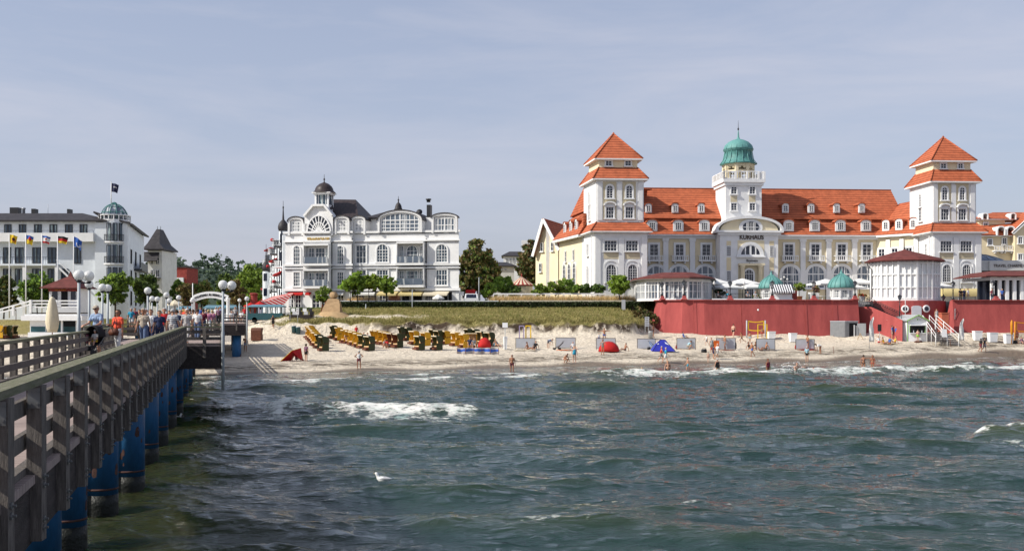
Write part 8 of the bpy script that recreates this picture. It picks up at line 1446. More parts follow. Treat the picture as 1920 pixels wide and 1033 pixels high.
# gulls
def gull(px, py, d, rz, label):
    o = thing('gull', label, 'gull', (X(px, d), d, .06), rz, 'gulls floating on the sea'); b = MB(); pr = [(-.22, .02, .01), (-.15, .06, .03), (-.03, .095, .05), (.08, .09, .06), (.14, .055, .10), (.165, .04, .17), (.185, .048, .22), (.215, .038, .235), (.24, .012, .23)]
    b.tube([(x, 0, z+.02) for x, r, z in pr], [r for x, r, z in pr], 12); b.build('body', M['feather'], o); b = MB(); b.tube([(.235, 0, .25), (.285, 0, .24)], [.012, .004], 6); b.build('beak', M['beak'], o)
    for s in (-1, 1): b = MB(); b.tube([(.08, s*.07, .09), (-.08, s*.075, .105), (-.25, s*.03, .09), (-.31, s*.015, .1)], [.02, .05, .03, .005], 8); b.build('wing', M['feather_grey'], o)
gull(717, 907, 33., pi*.95, 'white gull floating alone in the middle of the sea'); gull(332, 785, 52.5, .4, 'white gull floating beside the blue pier piles')
# ------------------------------------------------------------------ people: one continuous body per pose, clothes and hair as shells that follow it
V3 = Vector
def capsule_mesh(p0, r0, p1, r1, n=9):
    p0, p1 = V3(p0), V3(p1); d = p1-p0; Ln = max(d.length, 1e-4); d = d/Ln if d.length > 1e-6 else V3((0, 0, 1)); a = d.cross(V3((0, 0, 1)) if abs(d.z) < .9 else V3((1, 0, 0))).normalized(); b = d.cross(a); rs = []
    for t in (-1, -.75, -.4, 0): rs.append((p0+d*(r0*t), r0*sqrt(max(0, 1-t*t))))
    for t in (0, .4, .75, 1): rs.append((p1+d*(r1*t), r1*sqrt(max(0, 1-t*t))))
    v = []; f = []
    for c, r in rs: v += [c+a*(max(r, .001)*cos(2*pi*i/n))+b*(max(r, .001)*sin(2*pi*i/n)) for i in range(n)]
    for k in range(7):
        for i in range(n): j = (i+1) % n; f.append((k*n+i, k*n+j, (k+1)*n+j, (k+1)*n+i))
    f += [tuple(range(n))[::-1], tuple(range(7*n, 8*n))]; return v, f
def skeleton(P):
    """joints of a 1.75 m figure facing -y; P overrides limb directions"""
    lean = P.get('lean', 0); side = P.get('side', 0); R = Matrix.Rotation(-lean, 3, 'X') if False else Matrix.Rotation(lean, 3, 'X'); R = Matrix.Rotation(side, 3, 'Y') @ R
    pel = V3((0, 0, .93)); T = lambda x, y, z: pel+R @ V3((x, y, z)); caps = []
    A = lambda tag, p0, r0, p1, r1: caps.append((tag, V3(p0), r0, V3(p1), r1))
    fat = P.get('fat', 1.)
    A('pelvis', T(-.075, 0, 0), .105*fat, T(.075, 0, 0), .105*fat); A('belly', T(-.045, -.012*fat, .14), .105*fat, T(.045, -.012*fat, .14), .105*fat); A('belly', T(0, -.01, .05), .12*fat, T(0, -.01, .2), .115*fat)
    A('chest', T(-.085, 0, .33), .105, T(.085, 0, .33), .105); A('chest', T(-.11, .0, .44), .072, T(.11, 0, .44), .072); A('belly', T(0, 0, .2), .12, T(0, 0, .34), .13)
    nk = T(0, .005, .50); hp = P.get('head', 0); hr = P.get('turn', 0); RH = R @ Matrix.Rotation(hr, 3, 'Z') @ Matrix.Rotation(hp, 3, 'X'); hd = lambda x, y, z: nk+RH @ V3((x, y, z))
    A('neck', T(0, .01, .46), .062, hd(0, 0, .09), .052); A('head', hd(0, -.03, .115), .062, hd(0, .0, .19), .092); A('head', hd(0, .02, .18), .094, hd(0, .0, .2), .09); A('face', hd(0, -.085, .135), .012, hd(0, -.1, .128), .016); A('face', hd(-.088, .0, .15), .018, hd(-.09, .005, .13), .012); A('face', hd(.088, .0, .15), .018, hd(.09, .005, .13), .012); A('face', hd(0, -.07, .08), .026, hd(0, -.06, .075), .03)
    head = hd(0, 0, .19), RH
    for s, k in ((-1, 'L'), (1, 'R')):
        sh = T(s*.185, 0, .43); u, f = P.get('arm'+k, ((.16, .02, -1), (.1, -.2, -1))); u = V3((u[0]*s, u[1], u[2])).normalized(); f = V3((f[0]*s, f[1], f[2])).normalized(); el = sh+u*.285; wr = el+f*.25; sk = P.get('skirt', 0)
        A('shoulder', T(s*.12, 0, .43), .065, sh, .058); A('uparm', sh, .052, el, .041); A('forearm', el, .041, wr, .027)
        sd = f.cross(V3((0, 1, 0)) if abs(f.y) < .8 else V3((1, 0, 0))).normalized(); th = sd.cross(f); pm = wr+f*.085; A('hand', wr+f*.03, .030, pm, .032); A('hand', wr+f*.02+th*.015, .024, pm+th*.022, .024); A('hand', wr+f*.02-th*.015, .024, pm-th*.022, .024)
        for q, (o, ln) in enumerate(((-.033, .075), (-.011, .088), (.011, .083), (.033, .062))): b0 = pm+th*o+f*.01; m_ = b0+f*ln*.55+sd*(.01*s); A('hand', b0, .0115, m_, .0105); A('hand', m_, .0105, m_+(f*.8+sd*.5*s).normalized()*ln*.5, .0095)
        A('hand', wr+f*.035-th*.03, .014, wr+f*.085-th*.062, .011)
        hi = pel+V3((s*.092, 0, -.03)); t, c = P.get('leg'+k, ((.03, 0, -1), (0, .02, -1))); t = V3((t[0]*s, t[1], t[2])).normalized(); c = V3((c[0]*s, c[1], c[2])).normalized(); kn = hi+t*.43; an = kn+c*.41
        A('thigh', hi, .088*(.9+.1*fat), kn, .055); A('shin', kn, .055, kn+c*.16, .056); A('shin', kn+c*.16, .056, an, .036)
        fd = P.get('foot'+k, (0, -1, -.12)); fd = V3((fd[0]*s, fd[1], fd[2])).normalized(); A('foot', an+V3((0, .02, -.04)), .036, an+fd*.14+V3((0, 0, -.045)), .027); A('foot', an+fd*.1+V3((0, 0, -.045)), .034, an+fd*.17+V3((0, 0, -.05)), .022)
    return caps, head
POSES = {
 'stand': {}, 'hips': dict(armL=((.9, .2, -.75), (-.75, -.25, -.35)), armR=((.9, .2, -.75), (-.75, -.25, -.35)), legL=((.1, 0, -1), (.02, 0, -1)), legR=((.1, 0, -1), (.02, 0, -1))),
 'walk': dict(lean=.06, armL=((.12, -.4, -1), (.05, -.75, -.8)), armR=((.12, .4, -1), (.05, .0, -1)), legL=((.02, .42, -1), (0, .75, -1)), legR=((.02, -.45, -1), (0, .05, -1)), footL=(0, -.7, -.6)),
 'stroll': dict(armL=((.2, -.15, -1), (.1, -.4, -1)), armR=((.25, .15, -1), (.15, -.1, -1)), legL=((.03, .2, -1), (0, .4, -1)), legR=((.03, -.22, -1), (0, .02, -1)), head=.12),
 'push': dict(lean=.1, armL=((.18, -.45, -1), (.0, -1, -.25)), armR=((.18, -.45, -1), (.0, -1, -.25)), legL=((.03, .25, -1), (0, .5, -1)), legR=((.03, -.25, -1), (0, .02, -1)), head=.08),
 'run': dict(lean=.22, armL=((.25, -.7, -.8), (-.1, -1, .25)), armR=((.25, .8, -.7), (0, -.2, -1)), legL=((.02, .55, -1), (0, 1.2, -.45)), legR=((.02, -.75, -.8), (0, .25, -1)), footL=(0, -.2, -1)),
 'sit': dict(lean=-.22, armL=((.45, .55, -1), (.1, .2, -1)), armR=((.45, .55, -1), (.1, .2, -1)), legL=((.2, -1, .42), (.05, -.75, -.62)), legR=((.3, -1, .25), (.0, -.85, -.42)), head=.15),
 'seat': dict(lean=.05, armL=((.2, -.35, -1), (-.1, -1, -.1)), armR=((.2, -.35, -1), (-.1, -1, -.1)), legL=((.18, -1, -.06), (0, -.05, -1)), legR=((.18, -1, -.06), (0, -.15, -1)), head=.1),
 'crouch': dict(lean=.75, armL=((.2, -.7, -1), (-.1, -.5, -1)), armR=((.2, -.7, -1), (.0, -.4, -1)), legL=((.35, -1, .12), (0, .62, -.85)), legR=((.35, -1, .05), (0, .55, -.9)), head=-.2),
 'bend': dict(lean=1.45, armL=((.1, -.15, -1), (0, -.1, -1)), armR=((.1, -.35, -1), (0, -.2, -1)), legL=((.12, .1, -1), (0, .05, -1)), legR=((.12, -.12, -1), (0, .12, -1)), head=-.3),
 'reach': dict(armL=((.9, -.15, .12), (1, -.1, .1)), armR=((.2, .1, -1), (.1, -.1, -1)), legL=((.08, -.05, -1), (0, .05, -1)), legR=((.08, .08, -1), (0, .1, -1))),
 'wide': dict(armL=((1, 0, -.1), (1, -.1, .05)), armR=((1, 0, -.1), (1, -.1, -.15)), legL=((.1, 0, -1), (0, .05, -1)), legR=((.1, 0, -1), (0, .05, -1))),
 'swim': dict(lean=.5, armL=((.8, -.6, -.2), (.3, -1, .1)), armR=((.8, -.6, -.2), (.3, -1, .1)), head=-.4),
 'carry': dict(armL=((.25, .1, -1), (-.2, -1, .2)), armR=((.15, 0, -1), (.1, -.15, -1)), legL=((.03, .15, -1), (0, .3, -1)), legR=((.03, -.18, -1), (0, .02, -1))),
 'stout': dict(fat=1.28, armL=((.35, .05, -1), (.15, -.25, -1)), armR=((.35, .05, -1), (.15, -.25, -1)), legL=((.1, 0, -1), (.0, .03, -1)), legR=((.1, 0, -1), (0, .03, -1))),
}
BODY = {}
GAR = {'tshirt': ({'chest', 'belly', 'shoulder', 'uparm'}, .013), 'tank': ({'chest', 'belly'}, .011), 'shorts': ({'pelvis', 'thigh'}, .016), 'trunks': ({'pelvis', 'thighhi'}, .011), 'trousers': ({'pelvis', 'thigh', 'shin'}, .014), 'brief': ({'pelvis'}, .008), 'swimsuit': ({'pelvis', 'belly', 'chestlow'}, .008), 'bra': ({'chestlow'}, .008), 'dress': ({'chest', 'belly', 'pelvis', 'thigh'}, .022), 'shoes': ({'foot'}, .012), 'hair': ({'hair'}, .013), 'longhair': ({'hair', 'hairlow'}, .018), 'cap': ({'cap'}, .02)}
def body(pose, fine=False):
    key = (pose, fine)
    if key in BODY: return BODY[key]
    caps, (hc, RH) = skeleton(POSES[pose]); v, f = [], []
    for t, p0, r0, p1, r1 in caps:
        a, c = capsule_mesh(p0, r0, p1, r1); b = len(v); v += a; f += [tuple(b+i for i in q) for q in c]
    me = bpy.data.meshes.new('b'); me.from_pydata(v, [], f); ob = bpy.data.objects.new('b', me); COL.objects.link(ob)
    m = ob.modifiers.new('r', 'REMESH'); m.mode = 'VOXEL'; m.voxel_size = .010 if fine else .0135; s = ob.modifiers.new('s', 'SMOOTH'); s.factor = .5; s.iterations = 2 if fine else 1; d = ob.modifiers.new('d', 'DECIMATE'); d.ratio = .3 if fine else .16
    dg = bpy.context.evaluated_depsgraph_get(); out = bpy.data.meshes.new_from_object(ob.evaluated_get(dg)); bpy.data.objects.remove(ob); out.polygons.foreach_set('use_smooth', np.ones(len(out.polygons), bool)); out.name = 'person'
    n = len(out.vertices); co = np.empty(n*3, 'f4'); out.vertices.foreach_get('co', co); co = co.reshape(-1, 3); no = np.empty(n*3, 'f4'); out.vertices.foreach_get('normal', no); no = no.reshape(-1, 3); best = np.full(n, 9.); tg = np.full(n, 'x', dtype='<U10')
    for t, p0, r0, p1, r1 in caps:
        a, c = np.array(p0), np.array(p1); ab = c-a; u = np.clip(((co-a)@ab)/max(ab@ab, 1e-9), 0, 1); dd = np.linalg.norm(co-a-u[:, None]*ab, axis=1)-(r0+(r1-r0)*u); w = dd < best; best[w] = dd[w]; nm = np.full(n, t, dtype='<U10')
        if t == 'thigh': nm[u < .5] = 'thighhi'; nm[u > .8] = 'knee'
        if t == 'uparm': nm[u > .75] = 'elbow'
        tg[w] = nm[w]
    loc = (co-np.array(hc))@np.array(RH.to_3x3())
    isH = (tg == 'head') | (tg == 'face') | (tg == 'neck'); hair = isH & ((loc[:, 2] > .045) | ((loc[:, 1] > .0) & (loc[:, 2] > -.06))) & ~((loc[:, 1] < -.055) & (loc[:, 2] < .055)); low = isH & (loc[:, 1] > .0) & (loc[:, 2] <= -.06); cap_ = isH & (loc[:, 2] > .035)
    ch = tg == 'chest'; zc = np.median(co[ch, 2]) if ch.any() else 0
    if fine: caps, hc
    lo = ch & (co[:, 2] < zc+.03); BODY[key] = [out, co, no, tg, dict(hair=hair, hairlow=low, cap=cap_, chestlow=lo), {}, float(co[:, 2].min()), (hc, RH)]; return BODY[key]
def garment(pose, fine, g):
    B = body(pose, fine)
    if g in B[5]: return B[5][g]
    out, co, no, tg, mk, cache = B[:6]; tags, off = GAR[g]; m = np.isin(tg, list(tags | ({'thighhi'} if 'thigh' in tags else set()) | ({'knee'} if 'shin' in tags else set())))
    for k in ('hair', 'hairlow', 'cap', 'chestlow'):
        if k in tags: m |= mk[k]
    fs = [tuple(p.vertices) for p in out.polygons]; keep = [q for q in fs if all(m[i] for i in q)]; ids = sorted({i for q in keep for i in q}); rm = {i: k for k, i in enumerate(ids)}
    me = bpy.data.meshes.new(g); me.from_pydata([tuple(co[i]+no[i]*off) for i in ids], [], [tuple(rm[i] for i in q) for q in keep]); me.polygons.foreach_set('use_smooth', np.ones(len(me.polygons), bool)); me.update(); cache[g] = me; return me
SKIN = {'s': mat('skin', (.50, .27, .175), .55, .06, 6, spec=.3), 't': mat('skin_tan', (.35, .165, .095), .55, .06, 6, spec=.3), 'p': mat('skin_pale', (.60, .36, .26), .55, .05, 6, spec=.3)}
PAL = {'W': (.72, .72, .71), 'K': (.015, .015, .018), 'B': (.05, .13, .42), 'N': (.02, .03, .08), 'R': (.52, .025, .03), 'O': (.75, .10, .05), 'G': (.20, .20, .21), 'L': (.27, .36, .52), 'P': (.55, .20, .32), 'C': (.40, .34, .27), 'T': (.03, .30, .45), 'Y': (.65, .42, .05), 'V': (.20, .10, .15), 'J': (.10, .14, .24), 'E': (.25, .75, .06), 'D': (.045, .03, .02), 'H': (.10, .055, .03), 'F': (.50, .36, .18), 'A': (.42, .41, .40), 'M': (.16, .02, .04), 'S': (.35, .55, .62)}
CM = {k: mat('cloth_'+n_, PAL[k], .85, .14, 9) for k, n_ in zip('WKBNROGLPCTYVJEDHFAMS', 'snow black_ royal midnight scarlet coral grey denim_pale pink beige turquoise mustard plum jeans lime dark_hair brown_hair fair_hair grey_hair maroon sky'.split())}
mat('cloth_stripe', (.4, .4, .4)); CM['Z'] = stripes('shirt_stripes', (.62, .62, .62), (.16, .18, .22), 'Z', 11, .85, .5, 0, .08, .1)
GN = {'t': 'tshirt', 'k': 'tank', 's': 'shorts', 'u': 'trunks', 'j': 'trousers', 'b': 'brief', 'w': 'swimsuit', 'a': 'bra', 'd': 'dress', 'f': 'shoes', 'h': 'hair', 'l': 'longhair', 'c': 'cap'}
def dressed(me, name, m, par):
    o = bpy.data.objects.new(name, me); COL.objects.link(o); o.parent = par
    if not me.materials: me.materials.append(m)
    o.material_slots[0].link = 'OBJECT'; o.material_slots[0].material = m; return o
def person(loc, pose, face, H, skin, wear, label, group, fine=False, sink=0.):
    """wear: pairs of garment letter and colour letter, e.g. 'tW uK hD'"""
    B = body(pose, fine); k = H/1.75; o = dressed(B[0], 'person', SKIN[skin], None); o.location = (loc[0], loc[1], loc[2]-B[6]*k-sink-.01); o.rotation_euler = (0, 0, radians(face)); o.scale = (k, k, k); tag(o, label, 'person', group)
    for w in wear.split(): dressed(garment(pose, fine, GN[w[0]]), GN[w[0]].replace('longhair', 'hair'), CM[w[1]], o)
    return o
BG, SG, PG, TG2 = 'people on the beach', 'bathers in the shallow water', 'people walking on the pier', 'people on the terraces'
for px, py, pose, face, H, sk, wear, lab in (
 (673, 692, 'hips', 180, 1.72, 't', 'kW uM hA', 'person in white top standing hands on hips at the water edge'),
 (574, 677, 'stand', 150, 1.68, 's', 'tV sK lD', 'woman in plum top and black shorts beside the red wedge shelter'),
 (556, 676, 'sit', 60, 1.6, 's', 'tR sV hH', 'person in red sitting beside the red wedge shelter'),
 (460, 660, 'stroll', 10, 1.75, 't', 'uL hD', 'bare chested man in pale shorts walking in the pier shadow'),
 (512, 617, 'walk', 0, 1.7, 't', 'kK sK lH', 'woman in black carrying a red bag up the beach path'),
 (1077, 680, 'stout', 10, 1.68, 'p', 'wT hF', 'woman in bright blue swimsuit standing near the water'),
 (1057, 681, 'crouch', 60, 1.7, 't', 'bW hA', 'sunburnt person crouching at the tide line'),
 (1130, 665, 'hips', -40, 1.68, 't', 'wG lD', 'woman in grey swimsuit in front of the red dome tent'),
 (1133, 641, 'wide', 0, 1.7, 't', 'uB hH', 'person with arms spread behind the board at the red tent'),
 (1123, 642, 'stand', 20, 1.1, 's', 'tW uB hF', 'child in white standing behind the board at the red tent'),
 (1028, 652, 'bend', 60, 1.5, 's', 'tJ sG hH', 'person bending beside the folded pushchair'),
 (1004, 655, 'sit', -20, 1.65, 's', 'tK sK hD', 'person in black sitting right of the leftmost board'),
 (990, 657, 'sit', 70, 1.7, 't', 'bK hD', 'tanned sunbather leaning back in front of the leftmost board'),
 (1075, 655, 'sit', 20, 1.5, 's', 'tW sJ hA', 'person in white sitting at the right end of the pushchair board'),
 (1172, 659, 'sit', -60, 1.65, 't', 'uN hD', 'person sitting in the sand right of the red dome tent'),
 (1225, 632, 'stand', 90, 1.6, 't', 'uN hD', 'dark haired boy beside the grey litter bin'),
 (1282, 634, 'sit', 90, 1.4, 's', 'tB sB hD', 'small person in blue sitting above the boards'),
 (1276, 655, 'stand', 10, 1.2, 's', 'wP hH', 'small child standing before the board by the red bag'),
 (1289, 655, 'crouch', 80, 1.7, 's', 'tS sC hD', 'person in pale shirt kneeling in front of the board'),
 (1240, 679, 'walk', 95, 1.68, 's', 'kR sG cW', 'woman in red top and white cap walking along the shore'),
 (1248, 681, 'walk', 95, 1.66, 'p', 'tT sW cW', 'walker in turquoise top and white trousers on the shore'),
 (1325, 647, 'walk', -80, 1.3, 's', 'tW sG hA', 'child in white walking above the boards'),
 (1334, 661, 'stand', 15, 1.7, 's', 'dA hH', 'woman in pale dress standing by the orange cloth'),
 (1359, 656, 'carry', -70, 1.78, 't', 'uG hH', 'bare chested man in grey shorts in front of the board'),
 (1375, 633, 'walk', 150, 1.78, 'p', 'uK hD', 'bare chested volleyball player in black shorts below the red wall'),
 (1391, 643, 'run', -100, 1.45, 't', 'uK hD', 'running boy in black trunks beside the volleyball net'),
 (1406, 643, 'stand', 160, 1.4, 't', 'uS hD', 'boy in pale shorts standing under the volleyball net'),
 (1429, 634, 'stand', 0, 1.3, 't', 'uR hD', 'child half hidden behind the yellow goal frame'),
 (1410, 669, 'walk', -70, 1.7, 't', 'uB cA', 'man in blue trunks and hat walking on the sand'),
 (1405, 656, 'sit', 50, 1.65, 't', 'wK lD', 'woman in black swimsuit sitting left in the group below the net'),
 (1418, 656, 'sit', 30, 1.68, 't', 'bK aK lD', 'woman in black bikini sitting in the group below the net'),
 (1436, 657, 'sit', -70, 1.7, 't', 'bK hD', 'tanned person stretched out on the dark blanket'),
 (1345, 674, 'walk', 120, 1.72, 's', 'tW sA cW', 'person in white with a black rucksack walking along the shore'),
 (1338, 673, 'stand', 100, 1.5, 's', 'tN sN hD', 'person in dark blue close beside the rucksack walker'),
 (1328, 680, 'stand', 0, 1.05, 'p', 'bK hF', 'small child standing in the wet sand'),
 (1514, 656, 'stand', -60, 1.75, 't', 'uN hD', 'bare chested man standing on the red blanket'),
 (1513, 678, 'stand', 170, 1.7, 's', 'tS uK hA', 'person in pale shirt and black shorts at the water edge'),
 (1538, 663, 'bend', -70, 1.7, 't', 'tW bW hD', 'person in white shirt bending over the sand'),
 (1673, 636, 'stand', 60, 1.78, 's', 'tB sG hD', 'left man in blue shirt beside the white kiosk'),
 (1680, 637, 'stand', -60, 1.78, 's', 'tB sB hD', 'right man in blue shirt at the kiosk side wall'),
 (1721, 641, 'stand', 180, 1.6, 'p', 'uE hH', 'bather in lime green shorts ordering at the kiosk hatch'),
 (1648, 644, 'sit', 20, 1.65, 's', 'tW sR hD', 'person resting left of the group on yellow towels'),
 (1657, 646, 'sit', 60, 1.68, 't', 'kY bO hD', 'person in yellow top lounging left of the kiosk'),
 (1668, 646, 'sit', -40, 1.7, 't', 'kB bY hH', 'person in blue top lounging left of the kiosk'),
 (1678, 645, 'sit', -80, 1.7, 's', 'kY bR hD', 'person lying nearest the white kiosk wall'),
 (1839, 660, 'walk', 100, 1.68, 't', 'tK sM lD', 'left one of two walkers in black on the right shore'),
 (1846, 660, 'walk', 80, 1.78, 's', 'tK sJ hD', 'right one of two walkers in black on the right shore'),
 (1907, 644, 'stand', 0, 1.65, 't', 'aR bR lH', 'woman in red bikini under the orange net'),
 (1916, 645, 'sit', 0, 1.6, 's', 'tV sV hD', 'person in purple sitting at the right edge of the beach'),
 (668, 636, 'stand', 10, 1.7, 's', 'kR sW cW', 'person in red vest standing among the beach chairs'),
 (682, 643, 'seat', 10, 1.7, 's', 'tL sW hA', 'person in pale blue sitting behind the second chair row'),
 (689, 644, 'seat', 0, 1.68, 's', 'tW sN hD', 'person in white sitting behind the second chair row'),
 (649, 644, 'seat', 30, 1.65, 's', 'tA sV hH', 'person in grey sitting in the gap of the second chair row'),
 (721, 653, 'crouch', 20, 1.65, 's', 'tA sN cA', 'person in grey crouching before the third chair row'),
 (729, 653, 'crouch', -50, 1.65, 't', 'tR sG lD', 'person in red crouching before the third chair row'),
 (881, 654, 'seat', 0, 1.7, 's', 'tN sB hD', 'left person seated in front of the striped lined chair'),
 (889, 655, 'seat', 5, 1.68, 's', 'tG sW hH', 'right person seated in front of the striped lined chair'),
 (912, 651, 'sit', -30, 1.6, 's', 'tW sK hD', 'person leaning out of the small red tent'),
 (930, 650, 'sit', 40, 1.6, 's', 'bT hF', 'sunbather beside the small red tent')):
    person(hit(px, py), pose, face, H, sk, wear, lab, BG)
h = hit(930, 650); parasol('small light blue parasol leaning beside the red tent', 930, 638, 645, h.y+.3, 13, 'teal_roof', h.z)
for px, py, pose, face, H, sk, wear, sink, lab in (
 (960, 698, 'stroll', 0, 1.75, 't', 'uM hA', .12, 'man in dark red trunks wading ashore'), (1252, 701, 'stout', 10, 1.68, 's', 'aK bK hF', .5, 'woman in black bikini standing in the surf'), (1345, 697, 'stout', -150, 1.7, 's', 'wK hA', .45, 'woman in black swimsuit walking out through the surf'),
 (1204, 700, 'carry', 80, 1.3, 's', 'bO hF', .75, 'child in the surf, leftmost of the bathers'), (1491, 702, 'swim', 20, 1.78, 'p', 'uK hD', .65, 'pale man splashing in the breaking wave'), (1523, 700, 'swim', 10, 1.6, 'p', 'bB hD', 1.0, 'bather up to the shoulders right of the splashing man'),
 (1619, 692, 'reach', 165, 1.72, 't', 'bK aN hD', .35, 'dark haired bather stretching an arm to the other girl'), (1636, 692, 'stand', -30, 1.7, 't', 'aR bR lD', .35, 'long haired girl in red bikini in the shallows'), (1290, 694, 'walk', -90, 1.5, 's', 'uT hH', .25, 'boy in turquoise trunks wading in shallow water'), (1440, 698, 'stand', 30, 1.65, 't', 'wM lD', .4, 'woman in maroon swimsuit between the surf lines'), (1268, 704, 'swim', 90, 1.6, 's', 'hD', 1.3, 'head of a swimmer low in the surf')):
    d = EYE*F/(py-Y0); person((X(px, d), d, 0), pose, face, H, sk, wear, lab, SG, sink=sink)
# water thrown up by the splashing man
r_ = np.random.default_rng(9); d = EYE*F/(702-Y0); P = np.c_[X(1489, d)+r_.normal(0, .55, 420), d+r_.normal(0, .4, 420), np.abs(r_.normal(0, .5, 420))]; a_ = r_.normal(0, .035, (420, 3)); b_ = r_.normal(0, .035, (420, 3)); c_ = r_.normal(0, .035, (420, 3))
tag(put('splash', np_mesh('splash', np.stack([P+a_, P+b_, P+c_], 1).reshape(-1, 3), np.arange(1260).reshape(-1, 3), [M['cabinet_white']])), kind='stuff')
# on the pier
def deckp(px, d): return X(px, d), d, deckz((d)/.9649)
MAN = person(deckp(183, 38.6), 'push', -14, 1.82, 's', 'tL sJ fK cC', 'man in blue t-shirt and cap pushing the stroller', PG, True)
WOM = person(deckp(221, 38.4), 'carry', -22, 1.66, 't', 'tO jW fW lD', 'woman in orange t-shirt and white trousers with a shoulder bag', PG, True)
def on_head(o, pose, k, glasses=True, brim=None, pr=None):
    hc, RH = body(pose, True)[7]; R4 = Matrix.Translation(hc) @ RH.to_4x4()
    if glasses:
        b = MB(); 
        for s in (-1, 1): b.rings([[(s*.04+.032*cos(t), -.096, -.005+.02*sin(t)) for t in np.linspace(0, 2*pi, 9)[:-1]], [(s*.04+.032*cos(t), -.106, -.005+.02*sin(t)) for t in np.linspace(0, 2*pi, 9)[:-1]]]); b.bar((s*.07, -.1, .0), (s*.098, .0, .0), .008, .01)
        b.bar((-.02, -.101, .0), (.02, -.101, .0), .008, .01); me = b.mesh('sunglasses', [M['plastic_black']]); me.transform(R4); put('sunglasses', me, o)
    b = MB(); b.rings([[(-.026, -.0915, -.075), (.026, -.0915, -.075), (.026, -.094, -.066), (-.026, -.094, -.066)], [(-.02, -.097, -.074), (.02, -.097, -.074), (.02, -.098, -.067), (-.02, -.098, -.067)]]); me = b.mesh('mouth', [CM['M']]); me.transform(R4); put('mouth', me, o)
    if brim: b = MB(); b.rings([[(-.085, -.06, .05), (.085, -.06, .05), (.085, -.06, .058), (-.085, -.06, .058)], [(-.05, -.17, .035), (.05, -.17, .035), (.05, -.17, .041), (-.05, -.17, .041)]]); me = b.mesh('cap_brim', [brim]); me.transform(R4); put('cap_brim', me, o)
on_head(MAN, 'push', 1, True, CM['C']); on_head(WOM, 'carry', 1, True)
# prints on the two shirts
for o, pose, m in ((MAN, 'push', CM['J']), (WOM, 'carry', CM['M'])):
    R = Matrix.Rotation(POSES[pose].get('lean', 0), 4, 'X'); b = MB(); r = random.Random(3)
    for k in range(7): x, z, s = r.uniform(-.06, .06), r.uniform(.2, .34), r.uniform(.02, .04); y = -.147-(0 if abs(x) < .04 else -.004); b.face([(x+s*cos(t)*1.4, y-.004*k*.2, z+s*sin(t)) for t in np.linspace(0, 2*pi, 7)[:-1]])
    me = b.mesh('shirt_print', [m]); me.transform(Matrix.Translation((0, 0, .93)) @ R); put('shirt_print', me, o)
x, y, z = deckp(213.5, 38.2); o = thing('shoulder_bag', 'brown leather shoulder bag hanging at the side of the woman in orange', 'bag', (x, y, z), radians(-20)); b = MB(); b.rings([[(-.17, -.05, .72), (.15, -.05, .72), (.15, .05, .72), (-.17, .05, .72)], [(-.19, -.07, .85), (.17, -.07, .85), (.17, .07, .85), (-.19, .07, .85)], [(-.12, -.03, .98), (.12, -.03, .98), (.12, .03, .98), (-.12, .03, .98)]], 0, True, True); b.build('body', M['chair_wicker'], o); b = MB(); b.tube([(-.1, 0, .97), (.02, -.01, 1.2), (.09, .0, 1.41), (.08, .06, 1.2), (.1, 0, .97)], .014, 6); b.build('strap', M['chair_wicker'], o)
x, y, z = deckp(177, 37.7); o = thing('stroller', 'dark baby stroller with black canopy pushed by the man', 'stroller', (x, y, z), radians(-14))
b = MB(); rs = []
for yy, k, zc in ((-.16, .97, .66), (-.05, 1, .68), (.1, 1, .68), (.25, .9, .68), (.36, .6, .7), (.4, .1, .75)): rs.append([(.29*k*cos(a), yy, zc+.4*k*sin(a)) for a in np.linspace(0, pi, 13)])
me = np_mesh('canopy', [p for r in rs for p in r], [(j*13+i, j*13+i+1, j*13+i+14, j*13+i+13) for j in range(5) for i in range(12)], [CM['K']], smooth=True); s = put('canopy', me, o); sd = s.modifiers.new('s', 'SOLIDIFY'); sd.thickness = .02
b = MB(); b.bar((0, -.14, .40), (0, .2, .44), .4, .05, up=(0, 0, 1)); b.bar((0, .2, .44), (0, .34, .95), .4, .05, up=(0, -1, .3)); b.bar((0, -.16, .4), (0, -.3, .2), .38, .03, up=(0, -1, .6)); b.build('seat', M['plastic_black'], o)
for s in (-1, 1): b = MB(); b.tube([(s*.25, -.45, .12), (s*.25, .05, .5), (s*.25, .5, 1.02), (s*.2, .6, 1.05)], .015, 6); b.tube([(s*.25, .35, .13), (s*.25, .05, .5)], .015, 6); b.build('frame', M['steel_grey'], o)
b = MB(); b.tube([(-.2, .6, 1.05), (.2, .6, 1.05)], .02, 6); b.build('handle', M['plastic_black'], o)
for sx_, sy_ in ((-.25, -.45), (.25, -.45), (-.25, .35), (.25, .35)): b = MB(); b.lathe((0, 0, 0), [(.05, -.02), (.11, -.022), (.13, 0), (.11, .022), (.05, .02)], 16); me = b.mesh('wheel', [M['plastic_black']]); me.transform(Matrix.Rotation(pi/2, 4, 'Y')); put('wheel', me, o, (sx_, sy_, .13))
q = Matrix.Rotation(radians(-14), 3, 'Z') @ V3((0, .06, .40)); person((x+q.x, y+q.y, z+q.z-.12), 'seat', -14, .86, 'p', 'tW sY cW', 'baby in white top and white hat sitting in the stroller', None)
q = Matrix.Rotation(radians(-14), 3, 'Z') @ V3((-.34, -.02, .45)); b = MB(); b.rings([[(-.1, -.1, 0), (.05, -.1, 0), (.05, .1, 0), (-.1, .1, 0)], [(-.07, -.12, .3), (.06, -.12, .3), (.06, .12, .3), (-.07, .12, .3)], [(.0, -.03, .42), (.05, -.03, .42), (.05, .03, .42), (.0, .03, .42)]], 0, True, True); tag(b.build('hanging_jacket', CM['P'], None, (x+q.x, y+q.y, z+q.z), radians(-14)), 'pink jacket hanging from the side of the stroller', 'jacket')
